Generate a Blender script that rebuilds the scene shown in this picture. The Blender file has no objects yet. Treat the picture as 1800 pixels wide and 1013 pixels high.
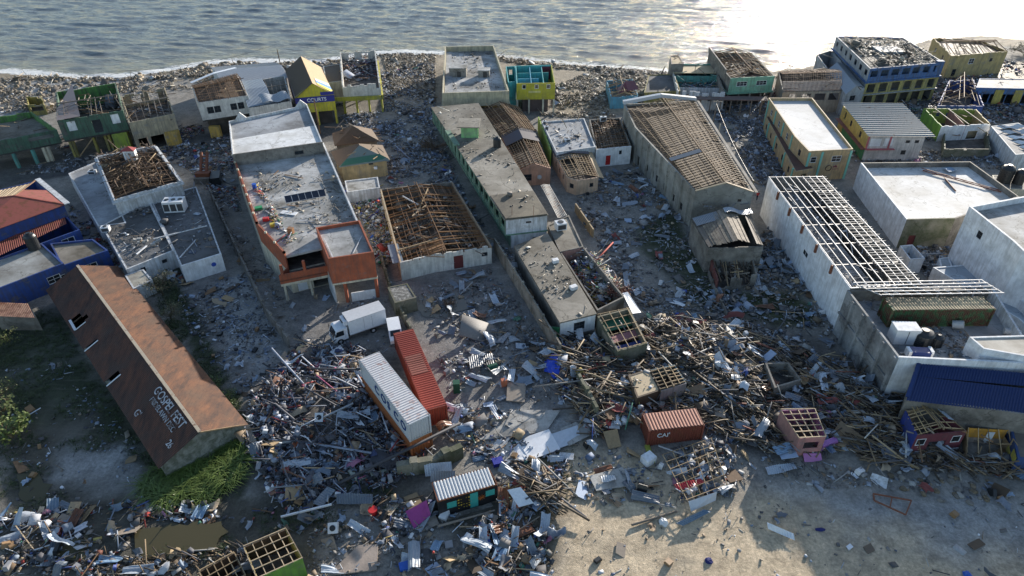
import bpy, bmesh, math, random
import numpy as np
from mathutils import Vector, Matrix, noise
R = random.Random(7)
SC = bpy.context.scene
COL = SC.collection
PI = math.pi
rad = math.radians

# ---------------------------------------------------------------- camera, world, sun
CAM_H, PITCH, FPX = 57.0, 35.0, 1200.0
cd = bpy.data.cameras.new('camera'); cd.sensor_width = 36; cd.lens = FPX/1800*36
cd.clip_start = 0.5; cd.clip_end = 9000
cam = bpy.data.objects.new('camera', cd); COL.objects.link(cam)
cam.location = (0, 0, CAM_H); cam.rotation_euler = (rad(90-PITCH), 0, 0)
SC.camera = cam
SUN_AZ, SUN_EL = 33.0, 13.5
world = bpy.data.worlds.new("World"); SC.world = world; world.use_nodes = True
wn = world.node_tree
sky = wn.nodes.new('ShaderNodeTexSky'); sky.sky_type = 'NISHITA'; sky.sun_disc = False
sky.sun_elevation = rad(SUN_EL); sky.sun_rotation = rad(SUN_AZ)
sky.air_density = 0.88; sky.dust_density = 0.5; sky.ozone_density = 1.0
wn.links.new(sky.outputs[0], wn.nodes['Background'].inputs[0])
wn.nodes['Background'].inputs[1].default_value = 0.13
sd = bpy.data.lights.new('sun', 'SUN'); sd.energy = 5.0; sd.angle = rad(0.6); sd.color = (1.0, .92, .81)
sun = bpy.data.objects.new('sun', sd); COL.objects.link(sun)
dv = Vector((-math.sin(rad(SUN_AZ))*math.cos(rad(SUN_EL)), -math.cos(rad(SUN_AZ))*math.cos(rad(SUN_EL)), -math.sin(rad(SUN_EL))))
sun.rotation_euler = dv.to_track_quat('-Z', 'Y').to_euler(); sun.location = (100, 160, 90)
SC.view_settings.view_transform = 'Standard'; SC.view_settings.look = 'None'
SC.view_settings.exposure = 0.84; SC.view_settings.gamma = 1.0
SC.cycles.max_bounces = 5; SC.cycles.diffuse_bounces = 2; SC.cycles.glossy_bounces = 2

# ---------------------------------------------------------------- survey: photo position + height -> place in the town
_p = rad(PITCH); _c, _s = math.cos(_p), math.sin(_p)
def G(px, py, z=0.0):
    u = (px-900)/FPX; v = (py-506.5)/FPX
    d = Vector((u, _c-v*_s, -_s-v*_c)); t = (z-CAM_H)/d.z
    return Vector((d.x*t, d.y*t, z))
def PX(x, y, z=0.0):
    dz = y*_c-(z-CAM_H)*_s; up = y*_s+(z-CAM_H)*_c
    return 900+FPX*x/dz, 506.5-FPX*up/dz

# ---------------------------------------------------------------- mesh builder
class MB:
    def __init__(s): s.v = []; s.f = []; s.m = []; s.c = []
    def poly(s, pts, m=0, c=None):
        n = len(s.v); s.v += [tuple(p) for p in pts]; s.f.append(tuple(range(n, n+len(pts)))); s.m.append(m)
        if c is not None: s.c.append(c)
    def hexa(s, p, m=0, c=None, mt=None):      # p: 8 corners, 0-3 bottom ring, 4-7 top ring
        n = len(s.v); s.v += [tuple(q) for q in p]
        for k, q in enumerate(((3,2,1,0),(4,5,6,7),(0,1,5,4),(1,2,6,5),(2,3,7,6),(3,0,4,7))):
            s.f.append(tuple(n+i for i in q)); s.m.append(mt if (mt is not None and k == 1) else m)
            if c is not None: s.c.append(c)
        return s
    def box(s, c, sx, sy, sz, rz=0, m=0):      # c: centre of the base
        ca, sa = math.cos(rz), math.sin(rz); c = Vector(c); P = []
        for z in (0, sz):
            for a, b in ((-1,-1),(1,-1),(1,1),(-1,1)):
                x, y = a*sx/2, b*sy/2
                P.append((c.x+x*ca-y*sa, c.y+x*sa+y*ca, c.z+z))
        return s.hexa(P, m)
    def bar(s, a, b, w, h, m=0, c=None, up=(0,0,1)):
        a, b = Vector(a), Vector(b); d = (b-a)
        if d.length < 1e-4: return s
        d.normalize(); u = Vector(up)
        if abs(d.dot(u)) > .98: u = Vector((1,0,0))
        x = d.cross(u).normalized()*w/2; y = x.cross(d).normalized()*h/2
        return s.hexa([a-x-y, a+x-y, b+x-y, b-x-y, a-x+y, a+x+y, b+x+y, b-x+y], m, c)
    def tube(s, a, b, r0, r1=None, n=12, m=0, cap=True, rings=1):
        a, b = Vector(a), Vector(b); r1 = r0 if r1 is None else r1
        d = (b-a).normalized(); u = Vector((0,0,1)) if abs(d.z) < .9 else Vector((1,0,0))
        x = d.cross(u).normalized(); y = d.cross(x); k = len(s.v)
        for t, r in ((0, r0), (1, r1)):
            for i in range(n):
                an = 2*PI*i/n; s.v.append(tuple(a+(b-a)*t+x*math.cos(an)*r+y*math.sin(an)*r))
        for i in range(n):
            j = (i+1) % n; s.f.append((k+i, k+j, k+n+j, k+n+i)); s.m.append(m)
        if cap:
            s.f.append(tuple(k+n-1-i for i in range(n))); s.m.append(m)
            s.f.append(tuple(k+n+i for i in range(n))); s.m.append(m)
        return s
    def prism(s, pts, z0, z1, m=0, mt=None):
        n = len(pts); k = len(s.v)
        s.v += [(p[0], p[1], z0) for p in pts]+[(p[0], p[1], z1) for p in pts]
        for i in range(n):
            j = (i+1) % n; s.f.append((k+i, k+j, k+n+j, k+n+i)); s.m.append(m)
        s.f.append(tuple(k+n+i for i in range(n))); s.m.append(m if mt is None else mt)
        s.f.append(tuple(k+n-1-i for i in range(n))); s.m.append(m)
        return s
    def corr(s, o, u, v, pitch=.25, amp=.03, nv=1, m=0, curl=None, square=False):
        o, u, v = Vector(o), Vector(u), Vector(v); N = u.cross(v).normalized()
        if N.z < 0: N = -N
        nw = max(2, int(u.length/pitch)); k = len(s.v)
        if square:
            us = []
            for i in range(nw):
                b = i/nw; w = 1/nw
                us += [(b, -1), (b+.3*w, -1), (b+.5*w, 1), (b+.8*w, 1)]
            us.append((1, -1))
        else: us = [(i/(nw*4), (0,1,0,-1)[i % 4]) for i in range(nw*4+1)]
        for j in range(nv+1):
            t = j/nv
            for (a, h) in us:
                p = o+u*a+v*t+N*amp*h
                if curl: p = p+N*curl(a, t)
                s.v.append(tuple(p))
        q = len(us)
        for j in range(nv):
            for i in range(q-1):
                s.f.append((k+j*q+i, k+j*q+i+1, k+(j+1)*q+i+1, k+(j+1)*q+i)); s.m.append(m)
        return s
    def mesh(s, name, mats, off=(0,0,0)):
        me = bpy.data.meshes.new(name); o = Vector(off)
        me.from_pydata([(x-o.x, y-o.y, z-o.z) for x, y, z in s.v], [], s.f)
        for m in (mats if isinstance(mats, (list, tuple)) else [mats]): me.materials.append(m)
        if any(s.m): me.polygons.foreach_set('material_index', s.m)
        if s.c:
            at = me.attributes.new('col', 'FLOAT_COLOR', 'FACE')
            a = np.ones((len(s.f), 4), dtype=np.float32); a[:, :3] = np.array(s.c, dtype=np.float32); at.data.foreach_set('color', a.ravel())
        me.update(); return me
    def build(s, name, mats, parent=None, label=None):
        off = WL.get(parent, Vector((0,0,0))) if parent else Vector((0,0,0))
        if not parent and s.v:
            n = len(s.v); off = Vector((sum(p[0] for p in s.v)/n, sum(p[1] for p in s.v)/n, min(p[2] for p in s.v)))
        ob = bpy.data.objects.new(name, s.mesh(name, mats, off)); COL.objects.link(ob)
        if parent: ob.parent = parent; WL[ob] = off
        else: ob.location = off; WL[ob] = off
        if label: ob['label'] = label
        return ob
WL = {}
def tag(o, label=None, cat=None, group=None, kind=None):
    if label: o['label'] = label
    if cat: o['category'] = cat
    if group: o['group'] = group
    if kind: o['kind'] = kind
    return o
def thing(name, loc, label, cat, group=None):
    o = bpy.data.objects.new(name, None); COL.objects.link(o); o.location = loc; o.empty_display_size = .3
    WL[o] = Vector(loc); return tag(o, label, cat, group)

# ---------------------------------------------------------------- materials
_mc = {}
def nodes(name):
    m = bpy.data.materials.new(name); m.use_nodes = True; t = m.node_tree
    return m, t, t.nodes['Principled BSDF']
def N(t, ty, **k):
    n = t.nodes.new(ty)
    for a, b in k.items():
        if a in n.inputs: n.inputs[a].default_value = b
        else: setattr(n, a, b)
    return n
def ramp(t, fac, stops):
    r = t.nodes.new('ShaderNodeValToRGB'); e = r.color_ramp.elements
    while len(e) > 1: e.remove(e[-1])
    for i, (p, c) in enumerate(stops):
        if i == 0: e[0].position = p; q = e[0]
        else: q = e.new(p)
        q.color = (c[0], c[1], c[2], 1) if isinstance(c, (tuple, list)) else (c, c, c, 1)
    t.links.new(fac, r.inputs[0]); return r.outputs[0]
def mix(t, fac, a, b, mode='MIX'):
    m = t.nodes.new('ShaderNodeMix'); m.data_type = 'RGBA'; m.blend_type = mode
    for i, x in ((0, fac), (6, a), (7, b)):
        if hasattr(x, 'links'): t.links.new(x, m.inputs[i])
        elif i == 0: m.inputs[0].default_value = x
        else: m.inputs[i].default_value = (x[0], x[1], x[2], 1)
    return m.outputs[2]
def coords(t, scale=(1,1,1), rz=0, kind='world'):
    if kind == 'world': src = N(t, 'ShaderNodeNewGeometry').outputs['Position']
    else: src = N(t, 'ShaderNodeTexCoord').outputs['Object']
    mp = t.nodes.new('ShaderNodeMapping'); mp.inputs['Scale'].default_value = scale; mp.inputs['Rotation'].default_value = (0, 0, rz)
    t.links.new(src, mp.inputs[0]); return mp.outputs[0]
def noise_(t, vec, scale, detail=4, rough=.6):
    n = N(t, 'ShaderNodeTexNoise', Scale=scale, Detail=detail, Roughness=rough); t.links.new(vec, n.inputs['Vector']); return n.outputs['Fac']
def bump(t, b, h, dist=.05, strength=.6):
    n = N(t, 'ShaderNodeBump', Distance=dist, Strength=strength); t.links.new(h, n.inputs['Height']); t.links.new(n.outputs[0], b.inputs['Normal'])
def sc(c, k): return tuple(min(1, x*k) for x in c)
def paint(c, dirt=.5, rough=.75, key=None):       # painted, weather-stained wall
    k = ('paint', c, dirt, rough)
    if k in _mc: return _mc[k]
    m, t, b = nodes('painted_wall'); v = coords(t)
    n1 = noise_(t, v, .8, 5); n2 = noise_(t, coords(t, (2.2, 2.2, .25)), 1.2, 5, .7)
    base = mix(t, ramp(t, n1, [(.35, 0), (.65, 1)]), sc(c, .8), sc(c, 1.12))
    g = sum(c)/3
    dc = (g*.33+.01, g*.31+.01, g*.27+.01)
    col = mix(t, ramp(t, n2, [(.42, 0), (.70, min(1, dirt*1.5))]), base, dc)
    n3 = noise_(t, v, 9, 3); col = mix(t, ramp(t, n3, [(.56, 0), (.72, dirt*.8)]), col, dc); n4 = noise_(t, coords(t, (1,1,1.6)), .45, 8, .75); col = mix(t, ramp(t, n4, [(.56, 0), (.60, min(1, dirt*1.1))]), col, (g*.5+.05, g*.5+.047, g*.48+.04))
    t.links.new(col, b.inputs['Base Color']); b.inputs['Roughness'].default_value = rough
    bump(t, b, n3, .02, .4)
    _mc[k] = m; return m
def concrete(a=(.42,.42,.41), d=(.10,.095,.085), amt=.5, scale=.22, name='concrete'):
    k = ('con', a, d, amt, scale)
    if k in _mc: return _mc[k]
    m, t, b = nodes(name); v = coords(t)
    n1 = noise_(t, v, scale, 8, .62); n2 = noise_(t, v, scale*7, 6, .7); n3 = noise_(t, v, 6, 4, .7)
    c1 = mix(t, ramp(t, n1, [(amt-.12, 0), (amt+.08, 1)]), a, d)
    c2 = mix(t, ramp(t, n2, [(.42, 0), (.62, .65)]), c1, sc([(x+y)/2 for x, y in zip(a, d)], .95))
    c3 = mix(t, ramp(t, n3, [(.55, 0), (.75, .5)]), c2, d)
    vo = N(t, 'ShaderNodeTexVoronoi', feature='DISTANCE_TO_EDGE', Scale=.17); dst = N(t, 'ShaderNodeTexNoise', Scale=.7, Detail=5.); t.links.new(v, dst.inputs['Vector'])
    vm = N(t, 'ShaderNodeVectorMath', operation='MULTIPLY_ADD'); t.links.new(dst.outputs['Color'], vm.inputs[0]); vm.inputs[1].default_value = (3.2,3.2,3.2); t.links.new(v, vm.inputs[2]); t.links.new(vm.outputs[0], vo.inputs['Vector'])
    c3 = mix(t, ramp(t, vo.outputs['Distance'], [(.0, .75), (.016, 0)]), c3, sc(d, .6))
    n4 = noise_(t, coords(t, (.35, 2.2, 1), .5), .8, 6, .7); c3 = mix(t, ramp(t, n4, [(.56, 0), (.70, .45)]), c3, sc(d, 1.3)); n5 = noise_(t, v, .06, 3); c3 = mix(t, 1.0, c3, ramp(t, n5, [(.3,.72),(.7,1.2)]), 'MULTIPLY')
    t.links.new(c3, b.inputs['Base Color']); b.inputs['Roughness'].default_value = .8
    bump(t, b, n3, .03, .5); _mc[k] = m; return m
def metal(c, rust=.25, rough=.42, met=.0, key='sheet_metal', rc=(.16,.06,.025)):
    k = ('metal', c, rust, rough, met)
    if k in _mc: return _mc[k]
    m, t, b = nodes(key); v = coords(t, kind='obj')
    oi = N(t, 'ShaderNodeObjectInfo')
    n1 = noise_(t, v, 1.3, 6, .65); n2 = noise_(t, v, 6, 4)
    base = mix(t, n2, sc(c, .72), sc(c, 1.15))
    col = mix(t, ramp(t, n1, [(.72-rust*.55, 0), (.82-rust*.45, .9)]), base, rc)
    br = t.nodes.new('ShaderNodeMapRange'); br.inputs[3].default_value = .65; br.inputs[4].default_value = 1.15
    t.links.new(oi.outputs['Random'], br.inputs[0])
    hs = N(t, 'ShaderNodeHueSaturation'); t.links.new(col, hs.inputs['Color']); t.links.new(br.outputs[0], hs.inputs['Value'])
    t.links.new(hs.outputs[0], b.inputs['Base Color'])
    b.inputs['Roughness'].default_value = rough; b.inputs['Metallic'].default_value = met
    _mc[k] = m; return m
def wood(c=(.30,.19,.10), key='timber'):
    k = ('wood', c)
    if k in _mc: return _mc[k]
    m, t, b = nodes(key); v = coords(t, kind='obj'); oi = N(t, 'ShaderNodeObjectInfo')
    n1 = noise_(t, v, 2.5, 5, .7)
    col = mix(t, n1, sc(c, .5), sc(c, 1.35))
    br = t.nodes.new('ShaderNodeMapRange'); br.inputs[3].default_value = .55; br.inputs[4].default_value = 1.3
    t.links.new(oi.outputs['Random'], br.inputs[0])
    hs = N(t, 'ShaderNodeHueSaturation'); t.links.new(col, hs.inputs['Color']); t.links.new(br.outputs[0], hs.inputs['Value'])
    t.links.new(hs.outputs[0], b.inputs['Base Color']); b.inputs['Roughness'].default_value = .75
    _mc[k] = m; return m
def plain(name, c, rough=.5, met=0.0):
    k = ('plain', name, c)
    if k in _mc: return _mc[k]
    m, t, b = nodes(name); v = coords(t, kind='obj'); n = noise_(t, v, 3, 4)
    t.links.new(mix(t, n, sc(c, .8), sc(c, 1.15)), b.inputs['Base Color'])
    b.inputs['Roughness'].default_value = rough; b.inputs['Metallic'].default_value = met
    _mc[k] = m; return m
def attr_mat(name, rough=.7, nz=.35):
    m, t, b = nodes(name); a = N(t, 'ShaderNodeAttribute', attribute_name='col')
    n = noise_(t, coords(t), 5, 4)
    t.links.new(mix(t, ramp(t, n, [(.3, 0), (.7, nz)]), a.outputs['Color'], (.06, .055, .05)), b.inputs['Base Color'])
    b.inputs['Roughness'].default_value = rough; return m
def rustroof(rz, A=(.30,.125,.05), B=(.10,.04,.02), Cc=(.20,.13,.085)):
    m, t, b = nodes('rusty_roof')
    v1 = coords(t, (.9, .10, 1), rz); v2 = coords(t, (9, 1.2, 1), rz); v3 = coords(t)
    n1 = noise_(t, v1, 1.2, 6, .7); n2 = noise_(t, v2, .8, 4, .7); n3 = noise_(t, v3, .35, 5)
    c = mix(t, ramp(t, n1, [(.35, 0), (.62, 1)]), B, A); c = mix(t, ramp(t, n3, [(.45, 0), (.65, .8)]), c, Cc)
    c = mix(t, ramp(t, n2, [(.45, 0), (.7, .55)]), c, sc(B, .8))
    t.links.new(c, b.inputs['Base Color']); b.inputs['Roughness'].default_value = .7
    bump(t, b, n2, .02, .5); return m

ROOFC = concrete((.50,.50,.49), (.13,.125,.11), .52, .16, 'roof_concrete')
ROOFD = concrete((.33,.30,.25), (.10,.085,.06), .50, .13, 'roof_concrete_mossy')
ROOFG = concrete((.40,.42,.44), (.16,.16,.16), .56, .10, 'roof_concrete_grey')
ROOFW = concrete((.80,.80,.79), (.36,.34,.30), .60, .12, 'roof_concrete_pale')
ROOFK = concrete((.13,.135,.14), (.05,.05,.05), .5, .2, 'roof_felt_dark')
BLOCK = concrete((.27,.25,.22), (.11,.10,.085), .52, .5, 'block_wall')
MOSSW = concrete((.26,.24,.19), (.08,.09,.045), .5, .35, 'mossy_wall')
W_BR = wood((.21,.12,.062)); W_TAN = wood((.40,.285,.16)); W_DK = wood((.10,.068,.042)); W_GR = wood((.25,.21,.17)); W_PALE = wood((.55,.42,.27))
ZINC = metal((.42,.47,.53), .18); ZPALE = metal((.72,.74,.76), .08); ZDARK = metal((.17,.20,.24), .2); ZRED = metal((.30,.06,.05), .2)
ZRUST = metal((.26,.11,.06), .6); ZTAN = metal((.45,.38,.28), .3); ZBLUE = metal((.20,.30,.42), .1)
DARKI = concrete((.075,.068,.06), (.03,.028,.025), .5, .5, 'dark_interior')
FLOORI = concrete((.17,.15,.13), (.06,.05,.045), .5, .7, 'interior_floor')
m, t, b = nodes('window_glass'); b.inputs['Base Color'].default_value = (.02,.025,.03,1); b.inputs['Roughness'].default_value = .12; GLASS = m
WHITE = paint((.80,.81,.82), .22); WHITE2 = paint((.64,.66,.68), .5)
BLACKP = plain('black_plastic', (.018,.02,.022), .4)
STEEL = metal((.52,.52,.53), .22, .5)
RSTEEL = plain('rusted_steel', (.20,.07,.035), .7)

# ---------------------------------------------------------------- terrain: shoreline, mounds, ground colours
def poly_px(pts, z=0): return [tuple(G(x, y, z)[:2]) for x, y in pts]
SHORE = sorted([tuple(G(x, y, -.3)[:2]) for x, y in ((-300,165),(-60,140),(0,128),(70,133),(130,140),(210,137),(300,124),(370,112),(440,110),(560,112),(620,100),(700,94),(770,96),(860,98),(900,104),(1000,114),(1100,122),(1180,128),(1250,132),(1360,124),(1480,110),(1560,92),(1630,70),(1720,62),(1850,70),(2100,75))])
SX = np.array([p[0] for p in SHORE]); SY = np.array([p[1] for p in SHORE])
def shore(x): return float(np.interp(x, SX, SY))
MOUNDS = [(532, 700, 7.5, 1.7), (600, 800, 7, 1.2), (480, 820, 5, .8), (1040, 700, 5, 1.3), (1100, 720, 6, 1.4), (1200, 620, 7, 1.5), (1290, 680, 7, 1.5), (1300, 600, 6, .9), (1460, 700, 8, 1.5),
          (1500, 800, 6, 1.0), (1010, 640, 5, 1.0), (660, 440, 4, 1.6), (1560, 740, 5, 1.4), (1680, 800, 6, .8), (860, 650, 6, .4), (690, 860, 6, .5), (1235, 800, 5, .5), (800, 120, 10, .8), (1050, 170, 10, .8),
          (930, 880, 4, .7), (230, 960, 9, .3), (20, 960, 5, .8), (360, 300, 6, .6), (730, 250, 7, .5)]
MW = [(G(a, b)[0], G(a, b)[1], r, h) for a, b, r, h in MOUNDS]
def hgt(x, y):
    z = .10*noise.noise((x*.12, y*.12, 0))+.05*noise.noise((x*.6, y*.6, 3))
    for mx, my, r, h in MW:
        d2 = ((x-mx)**2+(y-my)**2)/(r*r)
        if d2 < 4: z += .65*h*math.exp(-d2*1.6)*(.8+.5*noise.noise((x*.5, y*.5, 9)))
    d = shore(x)-y
    if d < 9: z = z*max(0, min(1, d/9))-.3*(1-max(0, d)/9)+(max(-1.6, d*.4) if d < 0 else 0)
    return z
def inpoly(x, y, P):
    c = False; j = len(P)-1
    for i in range(len(P)):
        xi, yi = P[i]; xj, yj = P[j]
        if (yi > y) != (yj > y) and x < (xj-xi)*(y-yi)/(yj-yi)+xi: c = not c
        j = i
    return c
def edist(x, y, P):
    best = 1e9
    for i in range(len(P)):
        ax, ay = P[i-1]; bx, by = P[i]; dx, dy = bx-ax, by-ay; L = dx*dx+dy*dy or 1e-6
        t = max(0, min(1, ((x-ax)*dx+(y-ay)*dy)/L)); d = math.hypot(x-ax-t*dx, y-ay-t*dy)
        if d < best: best = d
    return best
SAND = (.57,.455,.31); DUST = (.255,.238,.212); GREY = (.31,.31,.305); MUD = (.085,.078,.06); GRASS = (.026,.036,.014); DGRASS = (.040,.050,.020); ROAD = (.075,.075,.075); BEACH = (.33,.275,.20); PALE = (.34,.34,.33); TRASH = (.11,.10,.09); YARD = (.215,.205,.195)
ZONES = [  # colour, soft edge m, photo outline
 (YARD, 3, [(330,420),(520,640),(470,760),(330,620),(300,480)]),
 (YARD, 2, [(520,490),(700,500),(860,450),(1000,640),(980,760),(800,740),(640,600),(510,610)]),
 (GREY, 2, [(380,500),(450,480),(500,620),(460,680),(400,600)]),
 (MUD, 3, [(20,700),(250,720),(290,860),(420,870),(420,1013),(0,1013),(0,720)]),
 (GREY, 4, [(120,780),(240,790),(240,860),(110,850)]),
 (GRASS, 3, [(-40,560),(100,540),(290,840),(230,800),(150,730),(-20,760)]),
 (GRASS, 1.5, [(250,480),(300,470),(420,700),(460,820),(430,900),(270,900),(285,830),(430,760),(280,520)]),
 (DGRASS, 2.5, [(1120,400),(1190,370),(1245,480),(1275,560),(1200,520),(1150,470)]),
 (DGRASS, 2, [(1240,500),(1400,520),(1440,570),(1290,580)]),
 (DGRASS, 2, [(960,800),(1010,790),(1000,870),(940,900)]),
 (TRASH, 3, [(440,700),(520,610),(660,610),(800,790),(700,900),(480,890),(430,760)]),
 (TRASH, 3, [(1010,640),(1140,560),(1340,560),(1520,640),(1620,760),(1780,800),(1500,830),(1380,820),(1250,760),(1040,770)]),
 (MUD, 3, [(0,900),(440,880),(750,860),(990,880),(960,1013),(0,1013)]),
 (DUST, 3, [(540,900),(760,890),(900,1013),(540,1013)]),
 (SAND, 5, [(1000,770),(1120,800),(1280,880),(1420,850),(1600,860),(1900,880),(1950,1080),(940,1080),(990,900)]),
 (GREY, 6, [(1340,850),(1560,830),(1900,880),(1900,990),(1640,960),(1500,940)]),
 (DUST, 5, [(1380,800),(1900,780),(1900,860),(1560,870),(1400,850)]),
 (ROAD, 2, [(-60,290),(160,262),(420,225),(700,195),(760,205),(760,235),(420,262),(150,300),(-60,350)]),
 (BEACH, 3, [(660,95),(1240,120),(1180,180),(1040,215),(960,190),(890,100),(760,190),(690,150)]),
 (DUST, 3, [(640,195),(760,190),(860,330),(800,330),(690,320)]),
 (PALE, 2, [(-80,170),(170,160),(260,150),(330,135),(500,110),(300,130),(60,140),(-80,165)]),
 (GREY, 2, [(-60,210),(95,200),(95,165),(-60,175)]),
 (DUST, 3, [(1240,190),(1350,190),(1420,310),(1340,330)]),
 (PALE, 1.5, [(840,770),(900,720),(1000,740),(1020,770),(880,810)]),
 (ROAD, 2, [(1580,120),(1800,175),(1900,200),(1900,260),(1740,215),(1560,190)]),
]
ZW = [(np.array(c), e, poly_px(p)) for c, e, p in ZONES]
ZB = [(min(p[0] for p in P)-6, max(p[0] for p in P)+6, min(p[1] for p in P)-6, max(p[1] for p in P)+6) for _, _, P in ZW]
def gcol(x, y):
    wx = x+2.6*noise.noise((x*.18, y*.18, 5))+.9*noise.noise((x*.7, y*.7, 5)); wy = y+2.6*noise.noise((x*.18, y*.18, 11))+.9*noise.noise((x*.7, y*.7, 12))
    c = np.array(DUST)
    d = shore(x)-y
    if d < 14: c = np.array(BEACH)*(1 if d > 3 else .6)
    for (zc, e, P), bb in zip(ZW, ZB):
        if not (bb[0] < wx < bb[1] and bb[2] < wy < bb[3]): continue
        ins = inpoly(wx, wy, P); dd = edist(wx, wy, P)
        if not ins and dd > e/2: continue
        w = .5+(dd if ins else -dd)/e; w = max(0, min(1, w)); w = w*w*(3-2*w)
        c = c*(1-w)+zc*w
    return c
def ground():
    xs = np.concatenate([np.arange(-420, -150, 12), np.arange(-150, 150, .8), np.arange(150, 430, 12)])
    ys = np.concatenate([np.arange(8, 32, 3), np.arange(32, 120, .7), np.arange(120, 236, 1.3)])
    V = []; cols = []
    for y in ys:
        for x in xs:
            xf, yf = float(x), float(y)
            V.append((xf, yf, hgt(xf, yf)))
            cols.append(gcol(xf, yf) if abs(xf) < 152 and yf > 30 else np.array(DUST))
    n = len(xs); F = []
    for j in range(len(ys)-1):
        for i in range(n-1): F.append((j*n+i, j*n+i+1, (j+1)*n+i+1, (j+1)*n+i))
    # the land runs on as one sheet behind the camera and to both sides, and the sea bed out under the water
    k = len(V)
    V += [(-4000,-4000,-.2),(4000,-4000,-.2),(4000,8,-.2),(-4000,8,-.2)]; F.append((k,k+1,k+2,k+3)); cols += [np.array(DUST)]*4
    me = bpy.data.meshes.new('ground'); me.from_pydata(V, [], F)
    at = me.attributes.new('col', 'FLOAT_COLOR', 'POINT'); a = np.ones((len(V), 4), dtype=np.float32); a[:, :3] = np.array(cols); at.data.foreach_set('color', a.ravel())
    m, t, b = nodes('ground'); at = N(t, 'ShaderNodeAttribute', attribute_name='col'); v = coords(t)
    n1 = noise_(t, v, .5, 8, .7); n2 = noise_(t, v, 3.0, 6, .75); n3 = noise_(t, v, 14, 4, .7)
    c = mix(t, 1.0, at.outputs['Color'], ramp(t, n1, [(.3, .55), (.7, 1.35)]), 'MULTIPLY')
    c = mix(t, 1.0, c, ramp(t, n2, [(.3, .6), (.68, 1.3)]), 'MULTIPLY')
    n4 = noise_(t, coords(t, (.25, 2.6, 1), .9), .7, 5, .65); n5 = noise_(t, v, .11, 6, .6); n6 = noise_(t, coords(t, (3.0, .22, 1), .25), .8, 4, .6)
    c = mix(t, ramp(t, n4, [(.54, 0), (.70, .28)]), c, (.22,.20,.16)); c = mix(t, ramp(t, n5, [(.52, 0), (.68, .38)]), c, (.19,.185,.165)); c = mix(t, ramp(t, n6, [(.6, 0), (.7, .3)]), c, (.12,.115,.10))
    c = mix(t, ramp(t, n3, [(.66, 0), (.74, .35)]), c, (.40,.39,.36))
    c = mix(t, ramp(t, n3, [(.26, .5), (.36, 0)]), c, (.035,.032,.028))
    t.links.new(c, b.inputs['Base Color']); b.inputs['Roughness'].default_value = .9
    hm = N(t, 'ShaderNodeMath', operation='ADD'); t.links.new(n2, hm.inputs[0]); t.links.new(n3, hm.inputs[1])
    bump(t, b, hm.outputs[0], .12, .7)
    me.materials.append(m); me.polygons.foreach_set('use_smooth', [True]*len(F))
    o = bpy.data.objects.new('ground', me); COL.objects.link(o); tag(o, kind='structure')
ground()

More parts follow.
